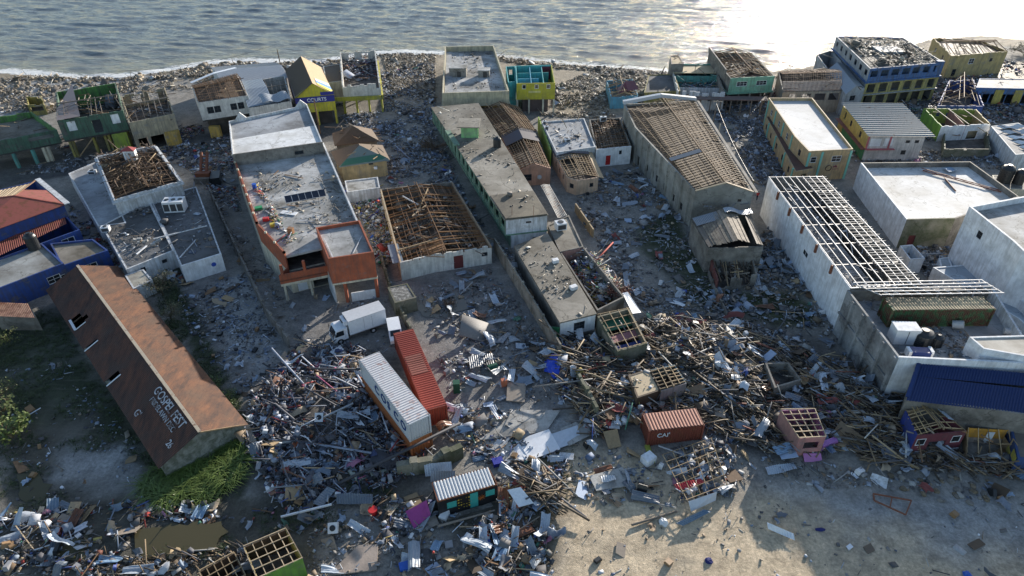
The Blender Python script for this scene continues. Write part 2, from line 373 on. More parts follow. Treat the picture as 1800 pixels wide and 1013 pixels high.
def sea():
    xs = np.concatenate([np.array([-6000,-3000,-1400,-700,-420]), np.arange(-300, 300, 1.0), np.array([420,700,1400,3000,6000])])
    ys = np.concatenate([np.array([60, 90]), np.arange(110, 215, .5), np.arange(215, 330, .8), np.array([345,370,420,520,800,1500,3500,8000])])
    X, Y = np.meshgrid(xs, ys); Z = np.full(X.shape, -.3); rs = np.random.RandomState(3)
    fade = np.clip((420-Y)/90, 0, 1)*np.clip((340-np.abs(X))/60, 0, 1)
    SYi = np.interp(X, SX, SY); dist = Y-SYi
    for i in range(110):
        L = 1.5*math.exp(rs.uniform(0, 1.75)); th = rs.normal(-.16, .24); k = 2*PI/L; a = .0092*L**.92*rs.uniform(.5, 1.1)
        ph = rs.uniform(0, 6.28)
        Z += a*.42*np.sin(k*(-math.sin(th)*X+math.cos(th)*Y)+ph+.9*np.sin(X*(.03+.002*(i%17))+i)+.7*np.sin(Y*.05+X*.02+i*2))*fade*np.clip(.35+dist/30, .3, 1)
    V = np.stack([X.ravel(), Y.ravel(), Z.ravel()], 1); n = len(xs)
    F = []
    for j in range(len(ys)-1):
        for i in range(n-1): F.append((j*n+i, j*n+i+1, (j+1)*n+i+1, (j+1)*n+i))
    me = bpy.data.meshes.new('sea'); me.from_pydata(V.tolist(), [], F)
    foam = np.clip(1-np.abs(dist-1.5)/5.0, 0, 1)*np.where(X < -20, 1, .72)
    silt = np.clip(1-dist/38, 0, 1)
    at = me.attributes.new('foam', 'FLOAT_COLOR', 'POINT'); a = np.ones((V.shape[0], 4), dtype=np.float32); a[:, 0] = foam.ravel(); a[:, 1] = silt.ravel(); at.data.foreach_set('color', a.ravel())
    m, t, b = nodes('sea_water'); at = N(t, 'ShaderNodeAttribute', attribute_name='foam'); se = N(t, 'ShaderNodeSeparateColor'); t.links.new(at.outputs['Color'], se.inputs[0])
    v = coords(t, (.38, 1.5, 1), .17); n1 = noise_(t, v, 1.5, 6, .65); n2 = noise_(t, coords(t, (.8, 2.4, 1), .15), .5, 6, .65)
    c = mix(t, se.outputs[1], (.14,.16,.17), (.19,.19,.17))
    fn = noise_(t, coords(t, (.7, 1.6, 1)), .9, 7, .7)
    fm = N(t, 'ShaderNodeMath', operation='MULTIPLY_ADD'); t.links.new(se.outputs[0], fm.inputs[0]); fm.inputs[1].default_value = .52; t.links.new(fn, fm.inputs[2])
    fo = ramp(t, fm.outputs[0], [(.72, 0), (.86, 1)])
    t.links.new(mix(t, fo, c, (.72,.73,.72)), b.inputs['Base Color'])
    b.inputs['IOR'].default_value = 1.333
    t.links.new(mix(t, fo, (.08,.08,.08), (.8,.8,.8)), b.inputs['Roughness'])
    hm = N(t, 'ShaderNodeMath', operation='MULTIPLY_ADD'); t.links.new(n2, hm.inputs[0]); hm.inputs[1].default_value = 1.9; t.links.new(n1, hm.inputs[2])
    bump(t, b, hm.outputs[0], .34, .8)
    me.materials.append(m); me.polygons.foreach_set('use_smooth', [True]*len(F))
    o = bpy.data.objects.new('sea', me); COL.objects.link(o); tag(o, kind='structure')
sea()
def pool(name, pts, z, colr):
    P = poly_px(pts, z); mb = MB(); n = len(P); Q = []
    for i in range(n):
        a, b_ = P[i], P[(i+1) % n]
        for k in range(6):
            t = k/6; x = a[0]+(b_[0]-a[0])*t; y = a[1]+(b_[1]-a[1])*t
            Q.append((x+.6*noise.noise((x*.9, y*.9, 2)), y+.6*noise.noise((x*.9, y*.9, 8)), z))
    mb.poly(Q)
    m, t, b = nodes('standing_water'); b.inputs['Base Color'].default_value = (*colr, 1); b.inputs['Roughness'].default_value = .08; b.inputs['IOR'].default_value = 1.33
    bump(t, b, noise_(t, coords(t), 1.2, 3), .03, .2)
    tag(mb.build(name, m), kind='structure')
pool('puddle', [(240,935),(300,922),(390,918),(400,935),(370,965),(300,985),(235,970)], .34, (.075,.066,.036))
pool('puddle', [(30,835),(60,830),(90,850),(80,880),(45,885),(30,860)], .12, (.08,.072,.04))
pool('puddle', [(100,940),(150,945),(150,985),(110,985)], .32, (.09,.08,.045))
pool('puddle', [(735,520),(800,515),(830,540),(780,560),(740,555)], .06, (.14,.13,.11))
pool('inlet_water', [(1716,142),(1740,118),(1790,108),(1860,112),(1870,139)], .3, (.08,.09,.09))

# ---------------------------------------------------------------- building kit
FOOT = []; FOOTN = {}
def area(P): return .5*sum(P[i-1][0]*P[i][1]-P[i][0]*P[i-1][1] for i in range(len(P)))
def inset(P, t):
    s = 1 if area(P) > 0 else -1; n = len(P); out = []
    for i in range(n):
        p0, p1, p2 = [Vector(P[k % n]).to_2d() for k in (i-1, i, i+1)]
        d1 = (p1-p0).normalized(); d2 = (p2-p1).normalized()
        n1 = Vector((-d1.y, d1.x))*s*t; n2 = Vector((-d2.y, d2.x))*s*t
        cr = d1.x*d2.y-d1.y*d2.x
        if abs(cr) < .05: out.append(tuple(p1+n1)); continue
        a = p1+n1; b = p1+n2; k = ((b-a).x*d2.y-(b-a).y*d2.x)/cr
        out.append(tuple(a+d1*k))
    return out
def L2(a, b, t): return (a[0]+(b[0]-a[0])*t, a[1]+(b[1]-a[1])*t)
def wall_seg(mb, P0, P1, Q0, Q1, z0, z1, ops=(), rag=0, m=0, zf=None):
    L = math.hypot(P1[0]-P0[0], P1[1]-P0[1]); us = {0., 1.}; zs = {z0, z1}
    O = []
    for (u, zb, w, h, *_r) in ops:
        a, b = max(.001, u-w/2/L), min(.999, u+w/2/L); c, d = max(z0, zb), min(z1-.02, zb+h)
        O.append((a, b, c, d)); us |= {a, b}; zs |= {c, d}
    if rag:
        n = max(2, int(L/.9)); us |= {(i+R.uniform(-.3, .3))/n for i in range(1, n)}
    us = sorted(us); zs = sorted(zs)
    for i in range(len(us)-1):
        if us[i+1]-us[i] < 1e-5: continue
        cu = (us[i]+us[i+1])/2; top = z1-(R.random()**2*rag if rag else 0)
        for j in range(len(zs)-1):
            za, zb = zs[j], min(zs[j+1], top)
            if zb-za < .01: continue
            cz = (zs[j]+zs[j+1])/2
            if any(a < cu < b and c < cz < d for a, b, c, d in O): continue
            A, B, Cc, D = L2(P0, P1, us[i]), L2(P0, P1, us[i+1]), L2(Q0, Q1, us[i+1]), L2(Q0, Q1, us[i])
            mb.hexa([(*A, za), (*B, za), (*Cc, za), (*D, za), (*A, zb), (*B, zb), (*Cc, zb), (*D, zb)], m)
def window(root, P0, P1, Q0, Q1, u, zb, w, h, kind, fm, gm):
    L = math.hypot(P1[0]-P0[0], P1[1]-P0[1]); a, b = u-w/2/L+.004/L, u+w/2/L-.004/L
    A = Vector((*L2(L2(P0, P1, a), L2(Q0, Q1, a), .35), 0)); B = Vector((*L2(L2(P0, P1, b), L2(Q0, Q1, b), .35), 0)); d = (B-A).normalized()
    z1 = zb+h-.004; zb += .004; f = .09; mb = MB()
    if kind == 'd':
        mb.hexa([A+Vector((0,0,zb)), B+Vector((0,0,zb)), B+Vector((0,0,zb))+Vector((d.y,-d.x,0))*.06, A+Vector((0,0,zb))+Vector((d.y,-d.x,0))*.06,
                 A+Vector((0,0,z1)), B+Vector((0,0,z1)), B+Vector((0,0,z1))+Vector((d.y,-d.x,0))*.06, A+Vector((0,0,z1))+Vector((d.y,-d.x,0))*.06])
        dr = mb.build('door', fm, root)
        hb = MB(); hp = B-d*.12+Vector((0, 0, (zb+z1)/2)); q = Vector((d.y, -d.x, 0)); 
        hb.bar(hp+q*.06, hp+q*.12, .05, .05); hb.bar(hp-q*.002, hp-q*.06, .05, .05); hb.build('handle', STEEL, dr); return
    if kind == 'b':
        q = Vector((d.y, -d.x, 0))*.05
        mb.hexa([A+Vector((0,0,zb)), B+Vector((0,0,zb)), B+q+Vector((0,0,zb)), A+q+Vector((0,0,zb)), A+Vector((0,0,z1)), B+Vector((0,0,z1)), B+q+Vector((0,0,z1)), A+q+Vector((0,0,z1))])
        mb.build('shutter', fm, root); return
    for (z) in (zb+f/2, z1-f/2): mb.bar(A+Vector((0,0,z)), B+Vector((0,0,z)), .08, f)
    nm = max(1, int(round(w/.8)))
    for i in range(nm+1):
        p = A+(B-A)*(i/nm); off = d*(f/2 if i == 0 else -f/2 if i == nm else 0)
        mb.bar(p+off+Vector((0,0,zb+f)), p+off+Vector((0,0,z1-f)), f if i in (0, nm) else .05, .07, up=(d.y, -d.x, 0))
    if h > 1.0: mb.bar(A+d*f+Vector((0,0,(zb+z1)/2)), B-d*f+Vector((0,0,(zb+z1)/2)), .05, .05)
    wo = mb.build('window', fm, root)
    if kind == 'w':
        g = MB(); q = Vector((d.y, -d.x, 0))*.012; a0 = A+d*f*.5; b0 = B-d*f*.5
        g.hexa([a0-q+Vector((0,0,zb+.03)), b0-q+Vector((0,0,zb+.03)), b0+q+Vector((0,0,zb+.03)), a0+q+Vector((0,0,zb+.03)),
                a0-q+Vector((0,0,z1-.03)), b0-q+Vector((0,0,z1-.03)), b0+q+Vector((0,0,z1-.03)), a0+q+Vector((0,0,z1-.03))])
        g.build('pane', gm, wo)
FRAMEW = plain('window_frame', (.70,.71,.72), .5); FRAMED = plain('dark_frame', (.05,.05,.055), .5)
def shell(root, P, z0, z1, t, mats, win=None, rag=0, name='wall', skip=(), fm=None):
    Q = inset(P, t); n = len(P); win = win or {}
    for i in range(n):
        if i in skip: continue
        j = (i+1) % n; mb = MB(); ops = win.get(i, [])
        r = rag[i] if isinstance(rag, (list, tuple)) else rag
        wall_seg(mb, P[i], P[j], Q[i], Q[j], z0, z1, ops, r)
        mb.build(name, mats[i % len(mats)] if isinstance(mats, (list, tuple)) else mats, root)
        for o in ops:
            k = o[4] if len(o) > 4 else 'w'
            if k == 'o': continue
            f = o[5] if len(o) > 5 else (fm or FRAMEW)
            window(root, P[i], P[j], Q[i], Q[j], *o[:4], k, f, GLASS)
    return Q
def slab(root, P, z, th, mat, name='roof', grow=0, rough=0):
    Q = inset(P, -grow) if grow else P
    mb = MB(); mb.prism(Q, z-th, z); return mb.build(name, mat, root)
def start(name, label, cat, px, zt, group=None, foot=True):
    P = poly_px(px, zt); c = (sum(p[0] for p in P)/len(P), sum(p[1] for p in P)/len(P))
    if foot: FOOT.append(P)
    FOOTN[name] = P
    return thing(name, (c[0], c[1], 0), label, cat, group), P
def flat_house(name, label, cat, px, zt, wm, roofm=None, par=.5, t=.22, win=None, z0=-.3, group=None, caps=None, rag=0, fm=None, skip=()):
    root, P = start(name, label, cat, px, zt, group)
    Q = shell(root, P, z0, zt, t, wm, win, rag, fm=fm, skip=skip)
    if roofm: slab(root, inset(Q, .003), zt-par, .22, roofm)
    fl = MB(); fl.prism(inset(Q, .004), -.2, .12); fl.build('floor', FLOORI, root)
    return root, P, Q
def V3(p, z): return Vector((p[0], p[1], z))
def timber_roof(root, P, z, dz, along='fb', nr=12, nb=5, rm=None, bm=None, rs=(.09,.16), bs=(.07,.06), miss=.06, jit=.05, sides=(0,1), ridge=True, sag=0):
    BL, BR, FR, FL = P
    if along == 'lr': BL, BR, FR, FL = FL, BL, BR, FR
    R0, R1 = V3(L2(BL, BR, .5), z+dz), V3(L2(FL, FR, .5), z+dz)
    rm = rm or W_BR; bm = bm or rm
    E = [(V3(BL, z), V3(FL, z)), (V3(BR, z), V3(FR, z))]
    if ridge: MB().bar(R0, R1, .12, .2).build('ridge_beam', rm, root)
    J = lambda k=1: Vector((R.uniform(-jit, jit), R.uniform(-jit, jit), R.uniform(-jit, jit)-sag*R.random()))*k
    cnt = 0
    for si in sides:
        a, b = E[si]
        for i in range(nr):
            if R.random() < miss: continue
            t = (i+.5)/nr; p = a+(b-a)*t; q = R0+(R1-R0)*t
            if R.random() < miss*.8: q = p+(q-p)*R.uniform(.3, .8)+Vector((0, 0, -R.random()*.6))
            MB().bar(p+J(), q+J(), *rs).build('rafter', rm, root); cnt += 1
        for k in range(nb):
            s_ = (k+.5)/nb; o0 = a+(R0-a)*s_+Vector((0,0,.12)); o1 = b+(R1-b)*s_+Vector((0,0,.12))
            seg = 2 if R.random() < .5 else 1; t0 = 0
            for g in range(seg):
                t1 = 1 if g == seg-1 else R.uniform(.35, .65)
                if R.random() > miss*1.5: MB().bar(o0+(o1-o0)*t0+J(), o0+(o1-o0)*(t1-.01)+J(), *bs).build('batten', bm, root); cnt += 1
                t0 = t1
    return R0, R1, E
def gable_roof(root, P, z, dz, mat, along='fb', over=.25, pitch=.25, amp=.03, name='roof', sides=(0,1), th=.05, mats=None, endm=None, ends=(1,1)):
    BL, BR, FR, FL = P
    if along == 'lr': BL, BR, FR, FL = FL, BL, BR, FR
    R0, R1 = V3(L2(BL, BR, .5), z+dz), V3(L2(FL, FR, .5), z+dz)
    d = (R1-R0).normalized()
    for si in sides:
        a, b = [(V3(BL, z), V3(FL, z)), (V3(BR, z), V3(FR, z))][si]
        ra, rb = R0-d*over, R1+d*over; sl = (a-R0); ea, eb = R0+sl*(1+over/sl.length)-d*over, R1+(b-R1)*(1+over/sl.length)+d*over
        up = Vector((0,0,.08))
        mb = MB(); mb.corr(ra+up, rb-ra, ea-ra, pitch, amp, 1)
        mb.build(name, mats[si] if mats else mat, root)
    if endm:
        for k, (x, y, r) in enumerate(((BL, BR, R0), (FL, FR, R1))):
            if not ends[k]: continue
            mb = MB(); q = d*(.2 if k == 0 else -.2); A, B, C_ = V3(x, z), V3(y, z), r
            n = len(mb.v); mb.v += [tuple(p) for p in (A, B, C_, A+q, B+q, C_+q)]
            mb.f += [(0,1,2),(5,4,3),(0,3,4,1),(1,4,5,2),(2,5,3,0)]; mb.m += [0]*5; mb.build('gable_end', endm, root)
    return R0, R1
def text(root, body, o, xd, yd, size, mat, name='lettering', ext=.01, space=1.0, align='LEFT'):
    cu = bpy.data.curves.new('t', 'FONT'); cu.body = body; cu.size = 1; cu.extrude = ext/size; cu.space_character = space; cu.offset = .012
    ob = bpy.data.objects.new('t', cu); COL.objects.link(ob); bpy.context.view_layer.update()
    me = bpy.data.meshes.new_from_object(ob); bpy.data.objects.remove(ob)
    xd, yd = Vector(xd).normalized(), Vector(yd).normalized(); zd = xd.cross(yd).normalized()
    w = max((v.co.x for v in me.vertices), default=1)
    M = Matrix((xd, yd, zd)).transposed().to_4x4()
    me.transform(Matrix.Translation(Vector(o)-WL[root]) @ M @ Matrix.Scale(size, 4)); me.materials.clear(); me.materials.append(mat)
    q = bpy.data.objects.new(name, me); COL.objects.link(q); q.parent = root; WL[q] = WL[root]; return q

# ================================================================ BUILDINGS
def P3(px, py, z): return G(px, py, z)
# --- long rusty gabled shed, lower left
root, P = start('rusty_shed', 'long shed under a rusty brown iron roof painted with white words', 'shed', [(85,510),(205,470),(427,745),(285,820)], 2.1)
ax = math.atan2((Vector(P[3])-Vector(P[0])).y, (Vector(P[3])-Vector(P[0])).x)
STONE = concrete((.30,.30,.27), (.10,.11,.08), .5, 1.6, 'stone_wall')
shell(root, P, -.3, 2.1, .3, STONE)
RR_LIT = rustroof(-ax, (.20,.078,.03), (.055,.024,.014), (.11,.058,.032)); RR_SHADE = rustroof(-ax, (.13,.05,.026), (.035,.017,.013), (.065,.04,.03))  # two rust copies: sunlight on right slope, shade on left put into colour
# right slope whole, left slope with three patches torn out beside the eave
BL, BR, FR, FL = P
R0, R1 = V3(L2(BL, BR, .5), 4.1), V3(L2(FL, FR, .5), 4.1); d = (R1-R0).normalized()
mb = MB(); e = (V3(BR, 2.1)-R0)*1.06; mb.corr(R0-d*.3+Vector((0,0,.08)), (R1-R0)+d*.6, e, .26, .03, 1); mb.build('roof', RR_LIT, root)
e = (V3(BL, 2.1)-R0)*1.06; Lr = (R1-R0).length; mb = MB(); o0 = R0+Vector((0,0,.08))
HOL = [(.235,.30,.62,.92), (.265,.285,.50,.62), (.405,.42,.62,1.0), (.595,.62,.62,1.0)]
us = sorted({-.007, 1.007}|{h[0] for h in HOL}|{h[1] for h in HOL}); ts = sorted({0, 1.0}|{h[2] for h in HOL}|{h[3] for h in HOL})
for i in range(len(us)-1):
    for j in range(len(ts)-1):
        cu, ct = (us[i]+us[i+1])/2, (ts[j]+ts[j+1])/2
        if any(a < cu < b and c < ct < f for a, b, c, f in HOL): continue
        mb.corr(o0+(R1-R0)*us[i]+e*ts[j], (R1-R0)*(us[i+1]-us[i]), e*(ts[j+1]-ts[j]), .26, .03, 1)
mb.build('roof', RR_SHADE, root)
mb = MB(); mb.bar(R0-d*.3+Vector((0,0,.14)), R1+d*.3+Vector((0,0,.14)), .34, .05); mb.build('ridge_cap', ZTAN, root)
for q in ((BR, FR), (FL, BL)): pass
for h in HOL[:1]+HOL[2:]:
    mb = MB(); c0 = o0+(R1-R0)*h[1]+e*h[2]+Vector((0,0,.12)); c1 = o0+(R1-R0)*h[1]+e*h[3]+Vector((0,0,.12)); mb.bar(c0, c1, .16, .05)
    if h[1]-h[0] > .03: mb.bar(o0+(R1-R0)*h[0]+e*(h[3]-.015)+Vector((0,0,.12)), c1, .3, .05)
    mb.build('flashing', ZPALE, root)
for (x, y, r, s_) in ((FL, FR, R1, 1), (BL, BR, R0, -1)):
    mb = MB(); q = -d*.3*s_; A, B = V3(x, 2.1), V3(y, 2.1); mb.v += [tuple(p) for p in (A, B, r, A+q, B+q, r+q)]
    mb.f += [(0,1,2),(5,4,3),(0,3,4,1),(1,4,5,2),(2,5,3,0)]; mb.m += [0]*5; mb.build('gable_end', STONE, root)
mb = MB(); k = d*.33+Vector((0,0,.06)); mb.bar(R1+k, V3(FR, 2.1)+k, .06, .16); mb.build('barge_board', W_TAN, root)
for i in range(1, 24):
    t = i/24
    if R.random() < .6: MB().bar(R0+(R1-R0)*t-Vector((0,0,.12)), V3(BL, 2.05)+(V3(FL, 2.05)-V3(BL, 2.05))*t, .08, .14).build('rafter', W_DK, root)
LET = metal((.50,.51,.53), .45, .8, key='white_lettering', rc=(.10,.05,.035))
sl = (V3(FL, 2.1)-R1).normalized(); nrm = d.cross(sl); nrm = nrm if nrm.z > 0 else -nrm
def on_roof(a, b): return R1-d*a+sl*b+nrm*.15
text(root, 'GOSPEL FEST', on_roof(9.9, 1.35), d, -sl, 1.35, LET, space=1.0)
text(root, 'FRIDELAWN DEC', on_roof(9.2, 2.2), d, -sl, .85, LET)
text(root, '26', on_roof(2.0, 3.3), d, -sl, 1.0, LET)
text(root, "G'", on_roof(9.4, 4.3), d, -sl, 1.15, LET)

# --- big white and terracotta store
TERRA = paint((.38,.095,.04), .35); CREAM = paint((.62,.56,.42), .45)
root, P, Q = flat_house('store_building', 'big flat roofed store, upper deck half sunlit, low rim walls all round', 'building', [(402,213),(540,184),(567,250),(408,272)], 8.2, [WHITE2, WHITE2, BLOCK, WHITE2], ROOFG, par=.5,
    win={2: [(.28,6.5,1.6,.7,'w',FRAMED)]})
mb = MB(); a, b_ = Vector(Q[3]), Vector(Q[2]); 
slab(root, [L2(Q[0],Q[3],.55), L2(Q[1],Q[2],.55), Q[2], Q[3]], 7.95, .2, ROOFW, 'roof_overlay')  # paler slab paints the sunlit front half of the upper deck
mb = MB(); 
for k in range(2):
    g0 = L2(P[0], P[1], .08 if k == 0 else .84); g1 = L2(P[0], P[1], .22 if k == 0 else 1.0); s0 = V3(g0, 8.2); s1 = V3(g1, 8.2); tp = (s0+s1)/2+Vector((0,0,1.3)); q = Vector((0,-.25,0)); n0 = len(mb.v)
    mb.v += [tuple(p) for p in (s0, s1, tp, s0+q, s1+q, tp+q)]; mb.f += [tuple(n0+i for i in f) for f in ((0,1,2),(5,4,3),(0,3,4,1),(1,4,5,2),(2,5,3,0))]; mb.m += [0]*5
mb.build('gable_peak', WHITE2, root)
root, P = start('shop_block', 'terracotta shop front below the long grey deck with littered roof terrace', 'building', [(409,275),(569,252),(634,400),(575,430),(500,447),(452,395)], 6.6)
TW = [TERRA, WHITE2, BLOCK, TERRA, TERRA, TERRA]
Q = inset(P, .25)
shell(root, P, 3.7, 6.75, .25, [WHITE2, WHITE2, WHITE2, TERRA, TERRA, TERRA], {5: []}, skip=(0, 3))
shell(root, P, -.3, 3.698, .25, [BLOCK, WHITE2, WHITE2, CREAM, CREAM, CREAM], {3: [(.3,0,2.2,2.4,'o'),(.75,0,1.4,2.3,'d',FRAMEW)]}, skip=(0,))
slab(root, inset(Q, .003), 6.05, .3, ROOFC)
slab(root, inset(Q, .003), 3.6, .3, FLOORI, 'floor')
for i in (3, 4, 5):
    a, b_ = Vector(P[i]), Vector(P[(i+1) % 6]); n = max(3, int((b_-a).length/3.2))
    for k in range(n+1):
        p = L2(a, b_, k/n)
        if i != 3 or k in (0, n): MB().box((p[0], p[1], 6.752), .3, .3, .28).build('parapet_post', CREAM, root)
a, b_ = Vector(P[3]), Vector(P[4]); n_ = Vector((0, -1)); 
# front balcony
bal = [tuple(a), tuple(b_), tuple(b_+Vector((-.6,-2.2))), tuple(a+Vector((.6,-2.2)))]
mb = MB(); mb.prism(bal, 3.4, 3.58); mb.build('balcony_floor', FLOORI, root)
shell(root, [bal[0], bal[1], bal[2], bal[3]], 3.0, 4.5, .18, TERRA, skip=(0,), name='balcony_wall')
shell(root, [tuple(Vector(p)) for p in bal], 2.6, 2.998, .24, CREAM, skip=(0,), name='trim')
for t in (.5, .93): p = L2(bal[3], bal[2], t); MB().box((p[0], p[1]+.12, 4.502), .35, .35, 1.55).build('column', TERRA, root)
for t in (.05, .45, .95): p = L2(bal[3], bal[2], t); MB().box((p[0], p[1]+.3, -.2), .3, .3, 2.8).build('column', CREAM, root)
OR = [(555,400),(632,387),(657,443),(577,455)]
root, P = start('terracotta_annex', 'terracotta box annex on pillars, corner of the store facing the yard', 'building', OR, 7.7)
Q = shell(root, P, 3.6, 7.7, .22, [TERRA]*4); slab(root, inset(Q,.003), 7.2, .25, ROOFC); slab(root, P, 3.598, .25, CREAM, 'floor', grow=.08)
for t in (.25, .95): p = L2(P[3], P[2], t); MB().box((p[0], p[1]+.3, -.2), .4, .4, 3.54).build('column', TERRA, root)
mb = MB(); p = L2(P[3], P[2], .35); r_ = L2(P[3], P[2], .9); mb.bar((p[0], p[1]+.25, .7), (r_[0], r_[1]+.25, .7), .18, 1.5); mb.build('counter_wall', WHITE, root)
mb = MB(); p = L2(P[0], P[3], .5); mb.bar((p[0], p[1], 1.6), (P[3][0], P[3][1]+.3, 1.6), .2, 3.6); mb.build('side_wall', WHITE2, root)

# --- left middle white compound
root, P, Q = flat_house('wrecked_white_house', 'white house whose roof is a tangle of brown broken timber, beside the grey flat roofs', 'house', [(168,275),(272,255),(318,318),(200,352)], 5.6, [WHITE2], None, rag=.15)
timber_roof(root, P, 5.5, .9, 'fb', 20, 6, wood((.13,.075,.04)), W_BR, miss=.22, jit=.35, sag=.6)
slab(root, inset(P, .3), 4.4, .1, DARKI, 'ceiling')
mb = MB(); c = P3(228, 268, 6.4); mb.box((c.x, c.y, 5.0), 1.9, 1.3, 1.9, .2); mb.build('roof_tower', WHITE, root)
mb = MB(); mb.v += [(c.x-1.2,c.y-.9,6.9),(c.x+1.2,c.y-.7,6.9),(c.x+1,c.y+.9,6.9),(c.x-1.3,c.y+.8,6.9),(c.x,c.y,7.6)]; mb.f += [(0,1,4),(1,2,4),(2,3,4),(3,0,4),(3,2,1,0)]; mb.m += [0]*5; mb.build('tower_roof', ZRED, root)
shell(root, inset(P, -.35), 4.95, 5.2, .34, WHITE2, name='cornice')
root, P, Q = flat_house('flat_roof_wing', 'narrow grey flat roof left of the tangled timber roof', 'building', [(120,305),(172,283),(222,392),(172,398)], 2.9, [WHITE2], ROOFG, par=.25)
slab_l, P, Q = flat_house('flat_roof_block', 'low grey flat roofed block strewn with broken ducts, left one of two', 'building', [(178,397),(262,352),(306,440),(222,474)], 3.0, [WHITE2], concrete((.18,.185,.19),(.07,.07,.07),.5,.1), par=.12, win={2: [(.25,1.6,.8,.6,'w',FRAMED),(.7,1.5,.7,.8,'w',FRAMED)]})
root, P, Q = flat_house('flat_roof_block', 'low grey flat roofed block with a white end wall bearing a small blue disc', 'building', [(264,350),(345,328),(389,446),(318,468)], 3.05, [WHITE2, WHITE2, WHITE, WHITE2], concrete((.165,.17,.18),(.06,.06,.06),.5,.12), par=.12)
a = V3(L2(P[2], P[3], .25), 1.7); f_ = (V3(P[3],0)-V3(P[2],0)).normalized(); nn = Vector((f_.y*-1, f_.x, 0)); nn = nn if nn.y < 0 else -nn
MB().tube(a+nn*.01, a+nn*.05, .35, n=20).build('blue_disc', plain('blue_paint', (.04,.10,.45)), root)
mb = MB(); p0, p1 = P3(262, 354, 3.1), P3(306, 442, 3.1); mb.bar(p0, p1, .35, .3); tag(mb.build('roof_kerb', WHITE2), 'pale raised kerb running between the two low grey roofs', 'kerb')

# --- blue houses
BLUE = paint((.018,.06,.25), .5); BLUED = paint((.03,.05,.26), .5)
root, P = start('blue_house', 'blue house with a hipped red roof showing bare pale battens', 'house', [(-75,352),(62,318),(112,360),(-75,428)], 5.6)
shell(root, P, -.3, 5.6, .25, BLUE)
ZR2 = metal((.27,.075,.055), .4, .6); AP = P3(26, 344, 7.4); AQ = P3(-60, 355, 7.4)
e = [V3(p, 5.65) for p in inset(P, -.3)]
for tri, mt_ in (((e[3], e[2], AP, AQ), ZR2),):
    mb = MB(); mb.poly([e[3], e[2], AP, AQ]); mb.poly([e[3]-Vector((0,0,.06)), AQ-Vector((0,0,.06)), AP-Vector((0,0,.06)), e[2]-Vector((0,0,.06))]); mb.build('roof_slope', ZR2, root)
mB = AP+(e[1]-AP)*.5; m2 = AP+(e[2]-AP)*.0
mb = MB(); k1 = e[2]+(e[1]-e[2])*.55; k0 = AP+(AQ-AP)*.02; k2 = AP+(e[1]-AP)*.35; mb.poly([e[2], k1, k2, AP]); mb.build('roof_slope', ZR2, root)
for i in range(13):
    t = i/12; p = k2+(AP-k2)*t*.9; q = k1+(e[2]-k1)*0; s0 = AP+(e[1]-AP)*(.30+.5*t); s1 = e[2]+(e[1]-e[2])*(.5+.45*t)
for i in range(14):
    t = (i+.5)/14; s0 = AP+(AQ-AP)*(t*.9); s1 = e[1]+(e[0]-e[1])*(t*.75); MB().bar(s0, s0+(s1-s0)*.75, .28, .05).build('batten', W_PALE, root)
MB().bar(AP, e[2], .25, .12).build('hip_cap', ZR2, root); MB().bar(AP, e[1], .2, .12).build('hip_rafter', W_BR, root); MB().bar(AP, AQ, .2, .12).build('ridge_cap', ZR2, root)
mb = MB(); mb.bar(e[1]+Vector((.2,0,.1)), e[2]+Vector((.2,0,.1)), .8, .15); mb.build('gutter', WHITE2, root)
root, P, Q = flat_house('blue_lean_to', 'blue walled lean-to under a lower red roof, in front of the hipped red roof', 'house', [(-75,462),(112,375),(140,404),(-75,482)], 3.6, [BLUE], None, win={2: [(.12,2.0,1.9,1.0,'w',FRAMEW)], 1: []})
mb = MB(); mb.corr(V3(P[0],3.75), V3(P[1],3.75)-V3(P[0],3.75), V3(P[3],3.35)-V3(P[0],3.75), .3, .03); mb.build('roof', ZR2, root)
root, P, Q = flat_house('blue_annex', 'blue walled annex with a pale weathered flat roof holding up a black tank', 'house', [(-75,480),(74,428),(112,463),(-75,535)], 3.6, [BLUE], concrete((.36,.37,.36),(.15,.14,.12),.5,.2), par=.2, win={2: [(.14,1.2,1.8,1.2,'w',FRAMEW),(.03,1.0,1.2,1.0,'w',FRAMEW)]})
root, P, Q = flat_house('blue_garage', 'blue walled block with a mossy flat roof and white rim, behind the rusty shed', 'house', [(88,428),(163,420),(190,440),(108,468)], 3.3, [BLUE], ROOFD, par=.3, win={2: [(.45,.9,1.8,1.3,'w',FRAMEW)]})
root, P, Q = flat_house('small_rust_hut', 'small hut with a rusty tan roof by the left edge', 'hut', [(-20,532),(50,535),(63,556),(-10,556)], 2.4, [BLOCK], None)
mb = MB(); mb.corr(V3(P[0],2.5), V3(P[1],2.5)-V3(P[0],2.5), V3(P[3],2.42)-V3(P[0],2.5), .25, .03); mb.build('roof', metal((.36,.20,.12), .5), root)

